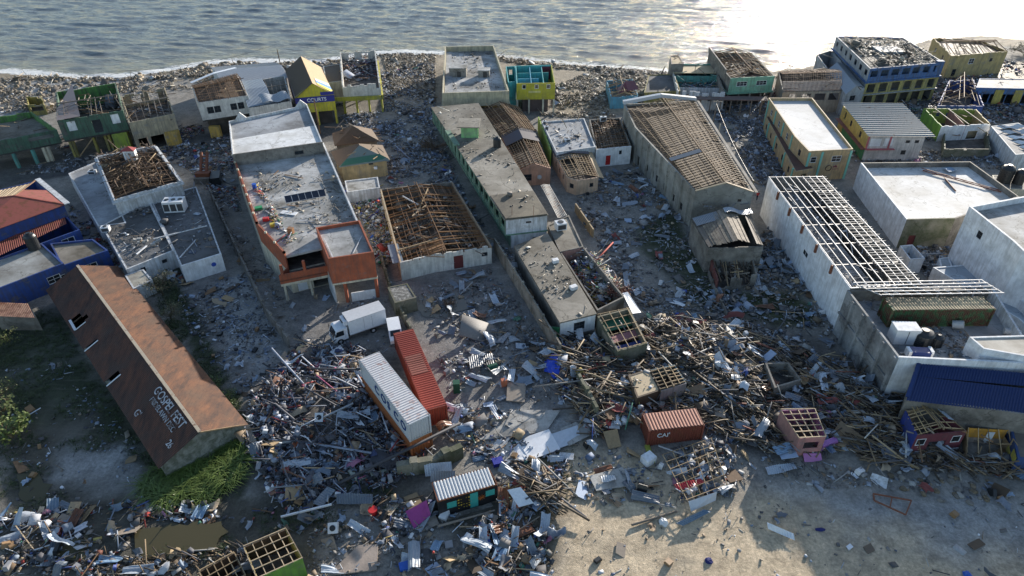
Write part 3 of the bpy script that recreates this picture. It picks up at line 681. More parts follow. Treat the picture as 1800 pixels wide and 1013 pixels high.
# --- green building on stilts
GREEN = paint((.07,.15,.10), .85); GRB = paint((.10,.26,.06), .7); YEL = paint((.33,.28,.07), .8); LIME = paint((.33,.42,.06), .45)
root, P = start('green_house', 'two storey green house on yellow posts with its roof smashed in', 'house', [(98,162),(203,146),(216,194),(100,213)], 8.0)
Q = shell(root, P, 4.0, 8.0, .25, [GRB, GREEN, GREEN, GREEN], {2: [(.15,5.6,1.5,1.9,'b',WHITE),(.45,4.4,1.6,2.6,'o'),(.82,5.6,1.5,1.9,'b',WHITE)]}, rag=.2)
slab(root, P, 3.99, .35, DARKI, 'floor')
timber_roof(root, [L2(P[0],P[3],.3), L2(P[1],P[2],.3), P[2], P[3]], 7.9, 1.3, 'lr', 14, 3, W_GR, W_DK, miss=.3, jit=.35, sag=.5)
mb = MB(); z_ = [V3(L2(P[3],P[0],.35),8.1), V3(P[3],8.1), V3(L2(P[3],P[2],.35),8.2), V3(L2(P[0],P[1],.3),9.2)]; mb.poly(z_); mb.build('roof_sheet', metal((.22,.17,.16), .3), root)
for t in (.06,.10,.42,.60,.66,.95):
    for s_ in (.05, .9): p = L2(L2(P[3],P[2],t), L2(P[0],P[1],t), s_); MB().box((p[0], p[1], -.2), .45, .45, 3.8).build('post', YEL, root)
mb = MB(); a, b_ = V3(L2(P[3],P[2],.12),.3), V3(L2(P[3],P[2],.40),3.4); mb.bar(a, b_, .15, .2); mb.build('brace', W_TAN, root)
mb = MB(); a, b_ = V3(L2(P[3],P[2],.7),1.8), V3(L2(P[3],P[2],.94),1.8); mb.bar(a, b_, .2, 3.6); mb.build('shopfront', LIME, root)
root, P = start('green_terrace', 'green terrace wing on teal posts with an empty roof deck at the left edge', 'house', [(-60,215),(55,196),(100,228),(-55,258)], 6.0)
Q = shell(root, P, 3.4, 6.0, .25, [GRB, GRB, GREEN, GREEN], {2: [(.2,4.6,4.5,.8,'o')]}, rag=.15); slab(root, inset(Q,.003), 4.7, .25, ROOFD); slab(root, P, 3.39, .3, DARKI, 'floor')
TEAL = paint((.10,.34,.30), .5)
for t in (.02,.40,.62,.75,.80):
    p = L2(P[3],P[2],t); MB().box((p[0], p[1]+.4, -.2), .5, .5, 3.3).build('post', TEAL if t < .75 else CREAM, root)
root, P, Q = flat_house('yellow_ruin', 'small roofless yellow box of broken walls on the beach slab', 'ruin', [(45,170),(72,168),(77,182),(48,185)], 2.6, [YEL], None, rag=.7, win={2: [(.3,1,1.3,1,'o'),(.7,1,1.3,1,'o')]})
for i in range(8):
    p = P3(205+R.uniform(-4,8), 160+i*7, 8); q = p+Vector((R.uniform(-.5,2), R.uniform(-3,1), -R.uniform(4,7)))
    MB().bar(p, q, .12, .12).build('post', W_GR, root) if False else None
# --- cream ruin
CREAMR = paint((.42,.36,.24), .6)
root, P, Q = flat_house('cream_ruin', 'roofless cream two storey ruin right of the smashed green house', 'ruin', [(212,168),(290,154),(306,200),(226,216)], 6.4, [CREAMR], None, rag=[.6,.6,.1,.6], win={0: [(.3,4.2,2,1.6,'o'),(.7,4.2,2,1.6,'o')], 2: [(.15,.2,2.4,2.6,'o'),(.5,.2,2.6,2.6,'o'),(.83,.2,1.8,2.6,'o')]})
slab(root, inset(Q,.003), 3.4, .25, FLOORI)
timber_roof(root, P, 6.3, .7, 'lr', 7, 2, W_GR, W_DK, miss=.4, jit=.3, sag=.5)
p0 = V3(L2(P[2],P[3],.05),0); MB().box((P[2][0]-1.2, P[2][1]-.9, -.1), 2.6, 1.4, 3.2, .05).build('porch_wall', paint((.50,.33,.07),.5), root)
# --- white villa with timber roof
root, P = start('white_villa', 'cream two storey house, upper floor jutting out below a stripped brown hip roof', 'house', [(337,152),(417,130),(436,168),(348,181)], 7.8)
CREAM2 = paint((.62,.60,.55), .35)
Q = shell(root, P, 4.0, 7.8, .25, CREAM2, {2: [(.18,5.2,1.3,1.4,'w',FRAMED),(.33,5.2,1.3,1.4,'w',FRAMED),(.66,5.2,1.3,1.4,'w',FRAMED),(.80,5.2,1.3,1.4,'w',FRAMED)]})
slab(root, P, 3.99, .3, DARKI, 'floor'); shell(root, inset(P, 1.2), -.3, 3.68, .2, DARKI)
timber_roof(root, P, 7.9, 1.3, 'lr', 26, 6, W_BR, W_BR, miss=.1, jit=.1); slab(root, inset(P, .4), 7.4, .1, W_DK, 'ceiling')
MB().box((P[3][0]+1.7, P[3][1]+.8, -.1), 2.2, .8, 2.6).build('porch_wall', paint((.50,.33,.07),.5), root)
mb = MB(); mb.bar(V3(P[0],8.6), V3(L2(P[0],P[1],.5),9.3), .9, .06); mb.bar(V3(L2(P[0],P[1],.5),9.3), V3(P[1],9.2), .9, .06); mb.build('ridge_sheet', ZPALE, root)
# --- blue grey sheeted buildings
root, P, Q = flat_house('blue_roof_store', 'house under torn blue grey metal sheeting beside the yellow and blue shop', 'house', [(420,146),(500,133),(512,178),(437,190)], 6.4, [CREAM2], None, rag=.1)
ZB2 = metal((.17,.22,.28), .1, .6); timber_roof(root, P, 6.3, .9, 'lr', 10, 3, W_GR, W_GR, miss=.25, jit=.12)
gable_roof(root, [L2(P[0],P[1],0), L2(P[0],P[1],.55), L2(P[3],P[2],.5), P[3]], 6.5, .9, ZB2, 'lr', over=.1)
mb = MB(); mb.corr(V3(L2(P[3],P[2],.35), 7.0), V3(P[2],6.8)-V3(L2(P[3],P[2],.35),7.0), Vector((-1.5,2.2,.9)), .25, .03, 3, curl=lambda a,t: .3*math.sin(a*9)); mb.build('roof_sheet', ZINC, root)
root, P, Q = flat_house('grey_roof_house', 'pale grey shallow roofed house by the waterline behind the blue grey roofs', 'house', [(372,119),(485,112),(503,135),(392,146)], 5.6, [WHITE2], None)
gable_roof(root, P, 5.6, 1.1, metal((.38,.40,.42), .1, .6), 'lr', over=.3, endm=WHITE2)
# --- yellow and blue gabled shop
YL = paint((.55,.48,.03), .3); SIGNB = plain('sign_blue', (.015,.025,.22), .5)
root, P = start('gabled_shop', 'gabled shop with a yellow front, blue sign band and steep bare board roof', 'shop', [(503,124),(562,118),(587,166),(518,172)], 6.6)
Q = shell(root, P, 3.4, 6.6, .25, [WHITE2, YL, YL, paint((.42,.30,.36),.4)]); slab(root, P, 3.39, .3, YL, 'floor')
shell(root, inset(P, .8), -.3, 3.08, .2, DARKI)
for t in (.03,.5,.97): p = L2(P[3],P[2],t); MB().box((p[0], p[1]+.2, -.2), .4, .4, 3.28).build('column', YL, root)
gable_roof(root, P, 6.6, 2.8, None, 'fb', over=.3, mats=[W_DK, W_TAN], endm=YL, amp=.02, pitch=.5)
R0, R1 = V3(L2(P[0],P[1],.5), 9.4), V3(L2(P[3],P[2],.5), 9.4)
for i, mt_ in enumerate((plain('cream_paint',(.62,.58,.42)), plain('sky_blue_paint',(.05,.20,.50)), YL)):
    a0 = R1+(R0-R1)*(.02+.07*(2-i)); a1 = R1+(R0-R1)*(.02+.07*(3-i)); e0 = V3(P[2],6.6)+(V3(P[1],6.6)-V3(P[2],6.6))*(.02+.11*(2-i)); e1 = V3(P[2],6.6)+(V3(P[1],6.6)-V3(P[2],6.6))*(.02+.11*(3-i)); k = Vector((.02,-.03,.16))
    mb = MB(); a0, a1, e0, e1 = a0+k, a1+k, e0+k, e1+k; a0 += (e0-a0)*.25; a1 += (e1-a1)*.25; dn = Vector((0,0,-.05)); mb.hexa([a0+dn, a1+dn, e1+dn, e0+dn, a0, a1, e1, e0]); mb.build('roof_stripe', mt_, root)
f0, f1 = V3(P[3],0), V3(P[2],0); fd = (f1-f0).normalized(); fn = Vector((fd.y,-fd.x,0)); sg = thing
mb = MB(); mb.bar(f0+fn*.14+Vector((0,0,5.85)), f1+fn*.14+Vector((0,0,5.85)), .16, 1.3); mb.build('sign_band', SIGNB, root)
text(root, 'COURTS', f0+fd*2.4+fn*.24+Vector((0,0,5.5)), fd, (0,0,1), 1.05, plain('sign_white', (.75,.78,.8)), ext=.03)
MB().bar(f0+fd*5.4+fn*.14+Vector((0,0,7.0)), f1+fn*.14+Vector((0,0,7.0)), .1, .7).build('sign_board', SIGNB, root)
# --- yellow ruin on stilts
root, P = start('yellow_stilt_house', 'roofless house heaped with junk above yellow beams and stilts at the beach', 'ruin', [(597,92),(660,88),(668,146),(601,150)], 6.6)
Q = shell(root, P, 3.8, 6.6, .3, [CREAM2, CREAM2, CREAM2, CREAM2], {0: [(.3,4.6,1.6,1.4,'o'),(.7,4.6,1.6,1.4,'o')]}, rag=[.5,.2,1.6,.2]); slab(root, P, 3.79, .3, FLOORI, 'floor', grow=.05)
YL2 = paint((.42,.40,.04), .4); mb = MB(); mb.bar(V3(P[3],3.45)+Vector((-3,-.5,0)), V3(P[2],3.45)+Vector((0,-.5,0)), .4, .9); mb.build('beam', YL2, root)
mb = MB(); mb.bar(V3(P[2],3.45)+Vector((.3,-.3,0)), V3(P[1],3.45)+Vector((.3,0,0)), .4, .9); mb.build('beam', YL2, root)
for t in (0, .33, .66, 1):
    for s_ in (0, .5, 1): p = L2(L2(P[3],P[2],t), L2(P[0],P[1],t), s_); MB().box((p[0], p[1]-.3, -.4), .4, .4, 3.4).build('stilt', YL2, root)
root, P, Q = flat_house('low_white_box_house', 'low pale house with a dark pitched roof left of the junk filled ruin', 'house', [(568,117),(598,112),(603,142),(573,146)], 5.2, [CREAM2], W_DK, par=.1)

# --- flat roofed beach building with cream rim
TANW = paint((.52,.46,.31), .4)
root, P, Q = flat_house('beach_block', 'large cream rimmed flat roofed block by the beach with two roof huts', 'building', [(782,82),(868,80),(895,160),(777,164)], 6.4, [TANW], ROOFC, par=1.3, t=.3, z0=3.6)
shell(root, inset(P, .9), -.3, 3.598, .2, paint((.45,.28,.05),.5), {2: [(.3,0,2.6,2.6,'o'),(.7,0,2.6,2.6,'o')]}); slab(root, P, 3.596, .3, TANW, 'floor', grow=.25)
mb = MB(); a, b_ = L2(P[0],P[1],.03), L2(P[3],P[2],.03); c_, d_ = L2(P[3],P[2],.16), L2(P[0],P[1],.13); mb.prism([L2(a,b_,.03), L2(a,b_,.93), L2(d_,c_,.93), L2(d_,c_,.03)], 5.2, 5.35); mb.build('roof_gutter', ROOFG, root)
for (px, py, w, l, h) in ((806,132,4.0,3.2,2.0), (851,134,2.6,2.2,1.6)):
    c = P3(px, py, 5.1); m_ = MB(); m_.box((c.x, c.y, 5.1), w, l, h, -.03); q = m_.build('roof_hut', BLOCK, root)
    m2 = MB(); m2.box((c.x, c.y, 5.1+h), w+.3, l+.3, .15, -.03); m2.build('cap', ROOFC, q)
    m3 = MB(); m3.box((c.x+.25, c.y-l/2-.03, 5.12), .9, .08, 1.3, -.03); m3.build('doorway', DARKI, q)
for t in (.2,.5,.8): p = L2(inset(P,.6)[0], inset(P,.6)[1], t); MB().box((p[0], p[1], 5.1), .25, .25, 1.2).build('stub_column', TANW, root)
# --- yellow green shop, roofless with coloured rooms
YG = paint((.42,.39,.03), .3); TQ = paint((.08,.42,.42), .3); MAR = paint((.22,.04,.07), .3); CY = paint((.10,.45,.62), .3)
root, P = start('yellow_green_shop', 'yellow green three bay shop with open roof showing teal, blue and maroon rooms', 'shop', [(906,116),(970,114),(976,146),(908,147)], 7.0)
Q = shell(root, P, 3.6, 7.0, .22, [TQ, YG, YG, TQ], {2: [(.17,5.7,.9,1.0,'w'),(.48,5.7,.9,1.0,'w'),(.81,5.7,.9,1.0,'w')]}); slab(root, P, 3.59, .3, YG, 'floor')
for (t, mm) in ((.38, CY), (.72, TQ)): 
    mb = MB(); a, b_ = V3(L2(Q[0],Q[1],t),5.2), V3(L2(Q[3],Q[2],t),5.2); mb.bar(a, b_, .15, 3.2); mb.build('partition', mm, root)
for (t, mm) in ((.35, TQ), (.68, CY)):
    mb = MB(); a, b_ = V3(L2(Q[0],Q[3],t),5.2), V3(L2(Q[1],Q[2],t),5.2); a2 = a+(b_-a)*.02; mb.bar(a2, a+(b_-a)*(.6 if t > .5 else .9), .15, 3.0); mb.build('partition', mm, root)
mb = MB(); a, b_ = V3(L2(Q[0],Q[1],.72),5.2), V3(Q[1],5.2); mb.bar(a+Vector((.1,-.2,0)), b_+Vector((-.1,-.2,0)), .12, 3.0); mb.build('partition', MAR, root)
mb = MB(); a = L2(Q[3],Q[2],.85); mb.bar((a[0],a[1]+3.4,5), (a[0],a[1]+.6,6.4), 2.2, .05); mb.build('fallen_panel', WHITE, root)
for t in (.02,.33,.7,.98): p = L2(P[3],P[2],t); MB().box((p[0], p[1]+.25, -.2), .4, .4, 3.48).build('column', paint((.5,.5,.4),.4), root)
shell(root, inset(P, 1.4), -.3, 3.28, .2, paint((.10,.08,.08),.3)); 
f0, f1 = V3(P[3],0), V3(P[2],0); fd = (f1-f0).normalized(); fn = Vector((fd.y,-fd.x,0))
MB().bar(f0+fd*2.7+fn*.03+Vector((0,0,5.05)), f0+fd*5.4+fn*.03+Vector((0,0,5.05)), .04, .45).build('sign_board', paint((.55,.52,.2),.2), root)
root, P, Q = flat_house('teal_side_room', 'narrow roofless teal room stuck to the side of the yellow green shop', 'house', [(889,117),(906,116),(907,143),(893,145)], 6.6, [TQ], None, win={0: [(.5,4.6,1,1.2,'o')]})

# --- long mossy concrete building
SAGE = paint((.16,.30,.20), .6); LGREEN = paint((.24,.48,.20), .35)
root, P = start('long_concrete_building', 'long mossy concrete roof with a green balcony side, stretching toward the beach', 'building', [(759,190),(840,183),(962,379),(889,387)], 5.2)
Q = shell(root, P, 2.6, 5.2, .2, [BLOCK, BLOCK, WHITE2, SAGE], {2: [(.45,4.2,.9,.35,'w',FRAMED)], 3: [((i+.5)/17, 3.4, 1.6, 1.3, 'o') for i in range(17)]})
slab(root, P, 5.35, .149, ROOFD, grow=.15)
shell(root, [L2(P[0],P[1],.12), P[1], P[2], L2(P[3],P[2],.12)], -.3, 2.598, .2, [BLOCK, BLOCK, WHITE2, SAGE], {2: [(.3,.5,1.1,1.0,'w',FRAMED)]})
slab(root, P, 2.596, .2, SAGE, 'balcony_floor', grow=.12)
mb = MB(); zk = 5.353; mb.prism([L2(P[3],P[0],.0), L2(P[2],P[1],.0), L2(P[2],P[1],.16), L2(P[3],P[0],.16)], zk, zk+.12); mb.build('roof_overlay', concrete((.20,.17,.12),(.07,.06,.045),.5,.2), root)
mb = MB(); a = V3(L2(P[0],P[3],.27), 5.45); b_ = V3(L2(P[0],P[3],.42),5.45); mb.bar(a, b_, 1.0, .25); mb.build('balcony_cap', SAGE, root)
for i in range(18): p = L2(P[3], P[0], (i+.02)/18); MB().bar((p[0]-.1,p[1],2.6), (p[0]-.1,p[1],5.2), .16, .16).build('balcony_post', SAGE, root)
c = P3(826, 243, 5.36); hut = thing('stair_hut', (c.x, c.y+1.4, 5.36), 'bright green rooftop stair hut with a brown slab cap', 'roof hut')
MB().box((c.x, c.y+1.4, 5.352), 3.3, 2.6, 2.1, -.02).build('wall', LGREEN, hut); MB().box((c.x-.2, c.y+2.2, 7.452), 4.2, 4.8, .16, -.02).build('roof', ROOFD, hut)
MB().box((c.x+1.69, c.y+1.2, 5.36), .08, .9, 1.7, -.02).build('door', FRAMED, hut)
for i in range(2): c = P3(938-38*i, 383-2*i, 5.36); MB().bar((c.x, c.y+.4, 5.35), (c.x, c.y+.4, 7.2), .06, .06).build('rebar_post', RSTEEL, root)
root, P, Q = flat_house('mossy_roof_block', 'lower mossy concrete roof block with a white front and barred window', 'building', [(905,435),(962,413),(1047,553),(985,568)], 3.0, [WHITE2, BLOCK, WHITE, BLOCK], None, win={2: [(.45,1.1,1.6,1.3,'w',FRAMED)]})
slab(root, P, 3.2, .199, ROOFD, grow=.12)
mb = MB(); a = V3(L2(P[3],P[2],.0), .4); b_ = V3(L2(P[3],P[2],1), .4); mb.bar(a+Vector((-.05,-.1,-.3)), b_+Vector((.05,-.1,-.3)), .22, .9); mb.build('plinth', BLOCK, root)
GRD = plain('dark_green_paint', (.03,.16,.07)); a = V3(P[3], 1.2); MB().bar(a+Vector((-1.3,.1,0)), a+Vector((-.05,0,0)), .08, 2.2).build('gate', GRD, root)
root, P, Q = flat_house('mossy_link_roof', 'small mossy roof between the tank room and the trash filled room', 'building', [(963,396),(1000,378),(1026,434),(984,443)], 3.0, [BLOCK], ROOFD, par=.15)
root, P, Q = flat_house('junk_filled_room', 'roofless long room packed with colourful junk, pink back wall', 'ruin', [(984,443),(1026,434),(1098,522),(1050,546)], 2.9, [paint((.42,.22,.18),.5), BLOCK, BLOCK, BLOCK], None)
root, P, Q = flat_house('green_lined_room', 'roofless block room with green and pink lining under a timber grid', 'ruin', [(1050,556),(1106,542),(1138,604),(1086,618)], 2.7, [MOSSW], None, win={3: [(.6,1.1,2.2,1.0,'b',ZTAN)]})
for (a, b_, c_, mm) in ((.02,.30,0,plain('green_tarp',(.02,.13,.07),.6)), (.45,.66,0,plain('dusty_pink_sheet',(.32,.14,.15),.7)), (.75,.92,0,plain('navy_cloth',(.02,.035,.16),.8))):
    mb = MB(); mb.prism([L2(Q[0],Q[3],a), L2(Q[1],Q[2],a), L2(Q[1],Q[2],b_), L2(Q[0],Q[3],b_)], 1.6, 1.72); mb.build('lining', mm, root)
for i in range(6): a, b_ = V3(L2(P[0],P[3],i/5),2.8+R.uniform(0,.2)), V3(L2(P[1],P[2],i/5+R.uniform(-.03,.03)),2.8); MB().bar(a, b_, .08, .1).build('rafter', W_TAN, root)
for i in range(4): a, b_ = V3(L2(P[0],P[1],(i+.3)/3.6),2.95), V3(L2(P[3],P[2],(i+.3)/3.6),2.95+R.uniform(0,.3)); MB().bar(a, b_, .07, .08).build('batten', W_TAN, root)
# boundary walls
def bwall(name, label, pts, h, mat, th=.22, rag=.0, cat='wall'):
    P = poly_px(pts); s = []
    c = (sum(p[0] for p in P)/len(P), sum(p[1] for p in P)/len(P)); root = thing(name, (*c, 0), label, cat)
    for i in range(len(P)-1):
        a, b_ = Vector(P[i]), Vector(P[i+1]); d_ = (b_-a).normalized(); n_ = Vector((-d_.y, d_.x))*th
        if i < len(P)-2: b_ = b_-d_*.003
        mb = MB(); wall_seg(mb, tuple(a), tuple(b_), tuple(a+n_), tuple(b_+n_), -.3, h, (), rag); mb.build('wall_panel', mat, root)
        k = max(1, int((b_-a).length/3.5))
        for q in range(k):
            p = a+(b_-a)*((q+.5)/k)+n_*.5; MB().box((p.x, p.y, -.2), th+.12, th+.14, h+.35, math.atan2(d_.y, d_.x)).build('pier', mat, root)
    return root
GW = concrete((.36,.33,.27), (.14,.12,.09), .5, .4, 'old_render')
bwall('boundary_wall', 'tall weathered wall running beside the mossy roof blocks', [(868,442),(925,535),(983,632)], 2.5, GW, rag=.05)
bwall('boundary_wall', 'long block wall between the rubble yard and the truck yard', [(370,345),(420,455),(470,560),(508,612)], 1.9, BLOCK, rag=.25)
bwall('boundary_wall', 'short ochre wall standing alone in the littered yard', [(1010,372),(1041,418)], 1.6, paint((.42,.30,.16),.5), rag=.05)
bwall('boundary_wall', 'broken wall stub beside the splintered timber, left of the tan hut', [(1012,680),(1045,742)], 2.4, MOSSW, .35, rag=.2)
bwall('boundary_wall', 'wall stub between the concrete hut and the truck yard', [(668,455),(690,530),(722,590)], 1.7, MOSSW, rag=.5)
bwall('boundary_wall', 'thin fence wall at the foot of the plank roofed shed', [(1243,485),(1275,560)], 1.0, BLOCK, .15, rag=.3)
bwall('boundary_wall', 'thick mossy wall leaning behind the striped kiosk', [(700,842),(760,832),(815,806)], 2.0, MOSSW, .7, rag=.25)
bwall('boundary_wall', 'low angled pale green footing among the rubble', [(613,838),(630,856),(685,836)], .9, paint((.38,.42,.34),.5), .3)
bwall('boundary_wall', 'curved bank of rubble stone at the edge of the green bushes', [(432,760),(452,815),(486,830)], 1.0, BLOCK, .6, rag=.5)

# --- roofless brown rafter warehouse in the middle
root, P = start('rafter_warehouse', 'wide low building with a caved brown timber roof and a maroon door in front', 'building', [(668,332),(795,319),(864,432),(762,447),(703,462)], 3.2)
DOORM = plain('maroon_door', (.13,.03,.03), .5); WH2 = paint((.66,.65,.60), .4)
Q = shell(root, P, -.3, 3.2, .22, [BLOCK, paint((.30,.22,.14),.4), WH2, WH2, paint((.50,.38,.24),.3)], {2: [(.12,1.5,1.0,.7,'w',FRAMED),(.58,.0,1.5,2.3,'d',DOORM)]}, rag=[.3,.05,.5,.2,.05])
mb = MB(); mb.prism(inset(Q,.004), -.2, .12); mb.build('floor', concrete((.13,.085,.05),(.04,.03,.02),.5,.6), root)
RW = [P[0], P[1], P[2], L2(P[4], P[3], .0)]
timber_roof(root, RW, 2.7, 1.0, 'fb', 22, 9, wood((.24,.125,.05)), wood((.20,.10,.045)), rs=(.1,.18), miss=.13, jit=.28, sag=.45)
for (px, py, qx, qy, m_) in ((700,440,770,420,W_TAN),(752,332,735,372,W_TAN),(725,380,748,362,W_PALE),(708,345,735,360,ZPALE)):
    MB().bar(P3(px,py,3.4), P3(qx,qy,3.2), .15, .2).build('fallen_beam', m_, root)
mb = MB(); mb.prism(poly_px([(735,430),(775,420),(782,438),(745,448)], 2.9), 2.85, 2.9); mb.build('ceiling_panel', wood((.42,.22,.09)), root)
mb = MB(); mb.bar(P3(690,430,2.9), P3(700,462,2.9), 1.6, .08); mb.build('roof_sheet', ZDARK, root)
# --- tan house with two small hip roofs
def hip(root, P, z, dz, mats, k=.35, over=.5, nm='roof_slope'):
    E_ = [V3(p, z) for p in inset(P, -over)]; a = (E_[0]+E_[1])/2; b_ = (E_[2]+E_[3])/2
    A = a+(b_-a)*k+Vector((0,0,dz)); B = b_+(a-b_)*k+Vector((0,0,dz))
    for i, q in enumerate(([E_[0],E_[1],A], [E_[1],E_[2],B,A], [E_[2],E_[3],B], [E_[3],E_[0],A,B])):
        mb = MB(); mb.poly(q); dn = Vector((0,0,-.1)); mb.poly([p+dn for p in reversed(q)])
        for j in range(len(q)): mb.poly([q[j], q[j]+dn, q[(j+1)%len(q)]+dn, q[(j+1)%len(q)]])
        mb.build(nm, mats[i % len(mats)], root)
    return E_, A, B
TANP = paint((.52,.38,.19), .3)
root, P, Q = flat_house('tan_house', 'tan walled house under a bare brown hip roof with a strip of green tiles', 'house', [(588,268),(668,258),(679,280),(600,291)], 3.4, [TANP], None, win={2: [(.35,2.7,.9,.35,'w',FRAMED)]})
BW = wood((.12,.075,.045)); E_, A, B = hip(root, P, 3.4, 2.3, [BW, wood((.17,.11,.065)), metal((.20,.24,.22),.2), BW], .45, .6)
mb = MB(); q0, q1 = E_[3]+Vector((.3,.2,.18)), E_[2]+Vector((-.3,.2,.18)); u = (B-E_[3]); mb.hexa([q0-Vector((0,0,.06)), q1-Vector((0,0,.06)), q1+(B-E_[2])*.3, q0+(B-E_[3])*.3, q0, q1, q1+(B-E_[2])*.3+Vector((0,0,.06)), q0+(B-E_[3])*.3+Vector((0,0,.06))]); mb.build('green_tiles', plain('green_tile', (.05,.15,.10)), root)
mb = MB(); c = V3(L2(P[2],P[3],.25), 2.2); mb.box((c.x, c.y-.35, 1.9), .6, .4, .5); mb.build('air_conditioner', WHITE, root)
root, P, Q = flat_house('brown_hip_house', 'smaller house with a splintered brown hip roof behind the tan walled one', 'house', [(588,236),(650,229),(662,247),(592,254)], 3.0, [BLOCK], None, rag=.3)
E_, A, B = hip(root, P, 3.0, 2.4, [BW, wood((.19,.12,.07)), BW, BW], .45, .5)
for i in range(10): t = i/9; p = E_[1]+(E_[2]-E_[1])*t; MB().bar(p, p+Vector((R.uniform(.5,1.4), R.uniform(-.2,.2), R.uniform(-.3,.2))), .12, .08).build('rafter_tail', W_BR, root)
root, P, Q = flat_house('concrete_annex', 'small flat concrete roof below the tan walled house', 'house', [(606,318),(664,311),(668,330),(610,338)], 2.6, [WHITE2], ROOFC, par=.15)
# --- stripped timber gables between the long roof and the lime wall
PINK = paint((.50,.27,.18), .3)
root, P, Q = flat_house('stripped_gable_house', 'house with a bare batten gable roof touching the back of the long mossy roof', 'house', [(845,192),(912,188),(945,232),(885,242)], 3.4, [BLOCK], None, rag=.1)
timber_roof(root, P, 3.4, 1.5, 'fb', 26, 7, W_BR, W_TAN, rs=(.08,.14), miss=.06, jit=.06); slab(root, inset(P,.3), 3.0, .08, W_DK, 'ceiling')
root, P, Q = flat_house('pink_gable_house', 'pink gabled house, battens bare and dark sheets left along the top of its roof', 'house', [(882,240),(938,232),(968,296),(912,300)], 3.2, [PINK], None, win={2: [(.72,1.0,1.5,1.3,'w',FRAMED)]})
timber_roof(root, P, 3.2, 1.2, 'fb', 18, 7, W_BR, W_TAN, rs=(.08,.14), miss=.08, jit=.06); slab(root, inset(P,.3), 2.9, .08, W_DK, 'ceiling')
A, B = V3(P[3],3.2), V3(P[2],3.2); r_ = (A+B)/2+Vector((0,0,1.15)); q = Vector((0,.2,0)); mb = MB(); mb.v += [tuple(p) for p in (A,B,r_,A+q,B+q,r_+q)]; mb.f += [(0,1,2),(5,4,3),(0,3,4,1),(1,4,5,2),(2,5,3,0)]; mb.m += [0]*5; mb.build('gable_end', PINK, root)
gable_roof(root, [P[0], P[1], L2(P[1],P[2],.32), L2(P[0],P[3],.32)], 3.35, 1.2, metal((.13,.11,.115), .2), 'fb', over=.1)
MB().tube(V3(L2(P[2],P[3],.35),1.7)+Vector((0,-.05,0)), V3(L2(P[2],P[3],.35),1.7)+Vector((0,-.35,0)), .4, n=16).build('fan_unit', WHITE2, root)
LIMEW = paint((.33,.46,.07), .45); bwall('lime_wall', 'tall lime green wall between the pink gable and the pale flat roof', [(945,232),(966,292)], 3.4, LIMEW, .25)
PEACH = paint((.62,.42,.28), .3)
root, P, Q = flat_house('peach_house', 'peach house with cut corners and an open batten roof, bare plywood eave on its right', 'house', [(972,268),(1030,263),(1052,312),(1014,318),(997,312)], 2.9, [PEACH, PEACH, PEACH, PEACH, PEACH], None, win={2: [(.3,1.2,.8,.8,'w',FRAMED)], 3: [(.5,1.1,.9,.9,'w',FRAMED)], 4: [(.25,1.2,.7,1.0,'w',FRAMED),(.5,1.2,.7,1.0,'w',FRAMED),(.75,1.2,.7,1.0,'w',FRAMED)]})
timber_roof(root, [P[0],P[1],P[2],P[4]], 2.9, .5, 'fb', 13, 5, W_TAN, W_TAN, rs=(.1,.12), miss=.03, jit=.05); slab(root, inset(P,.3), 2.2, .08, W_DK, 'ceiling')
mb = MB(); a, b_ = V3(P[1],3.1), V3(P[2],3.0); o_ = Vector((1.0,0,-.25)); mb.hexa([a-Vector((0,0,.06)), b_-Vector((0,0,.06)), b_+o_-Vector((0,0,.06)), a+o_-Vector((0,0,.06)), a, b_, b_+o_, a+o_]); mb.build('eave_board', W_TAN, root)
gable_roof(root, [P[0],P[1],L2(P[1],P[2],.22),L2(P[0],P[4],.22)], 3.1, .5, metal((.12,.10,.105),.2), 'fb', over=.1)
root, P, Q = flat_house('pale_roof_block', 'white walled block with a pale grey flat roof scattered with loose units', 'building', [(952,214),(1027,208),(1047,258),(978,268)], 3.9, [WHITE2], ROOFG, par=.25)
root, P, Q = flat_house('red_door_house', 'white fronted house with a red door and a brown stripped roof, against the big hall', 'house', [(1036,210),(1090,206),(1110,257),(1048,263)], 3.7, [BLOCK, BLOCK, WHITE, BLOCK], None, win={2: [(.30,2.2,.6,.8,'w',FRAMED),(.64,.2,1.0,2.0,'d',plain('red_door',(.45,.02,.02)))]}, rag=[.2,.2,.1,.1])
timber_roof(root, P, 3.2, .35, 'fb', 14, 7, W_BR, W_BR, miss=.08, jit=.1); slab(root, inset(P,.3), 2.7, .08, W_DK, 'ceiling')
# --- the big hall
HALLW = concrete((.37,.36,.32), (.20,.19,.165), .55, .3, 'hall_render')
root, P = start('big_hall', 'biggest hall, long grey walls and a stripped roof of close set brown battens', 'building', [(1097,183),(1222,177),(1324,338),(1222,336),(1116,224)], 6.7)
Q = shell(root, P, -.3, 6.7, .3, HALLW, {2: [(.2,4.9,.7,.5,'w',FRAMED)], 3: [(t,1.2,1.3,1.3,'w',FRAMED) for t in (.15,.27,.40,.53,.62,.72)]+[(.88,.1,1.2,2.0,'o')], 4: [(.5,1.6,1.0,1.6,'w',FRAMED)]})
mb = MB(); k = inset(P,-.12); 
for i in (3,): 
    for q in range(9): p = L2(P[3],P[4],(q+.5)/9); MB().box((p[0]-.1,p[1]-.05,-.2), .35,.35,6.8).build('pilaster', HALLW, root)
HP = [P[0], P[1], P[2], P[3]]
mb = MB(); mb.prism(inset(Q,.004), -.2, .12); mb.build('floor', FLOORI, root); slab(root, inset(P,.35), 6.3, .08, wood((.11,.075,.045)), 'ceiling')
BT = wood((.20,.125,.065)); R0, R1, E_ = timber_roof(root, [L2(P[0],P[4],.3), P[1], P[2], P[3]], 6.75, 1.5, 'fb', 44, 6, BT, W_TAN, rs=(.16,.10), bs=(.05,.05), miss=.03, jit=.04)
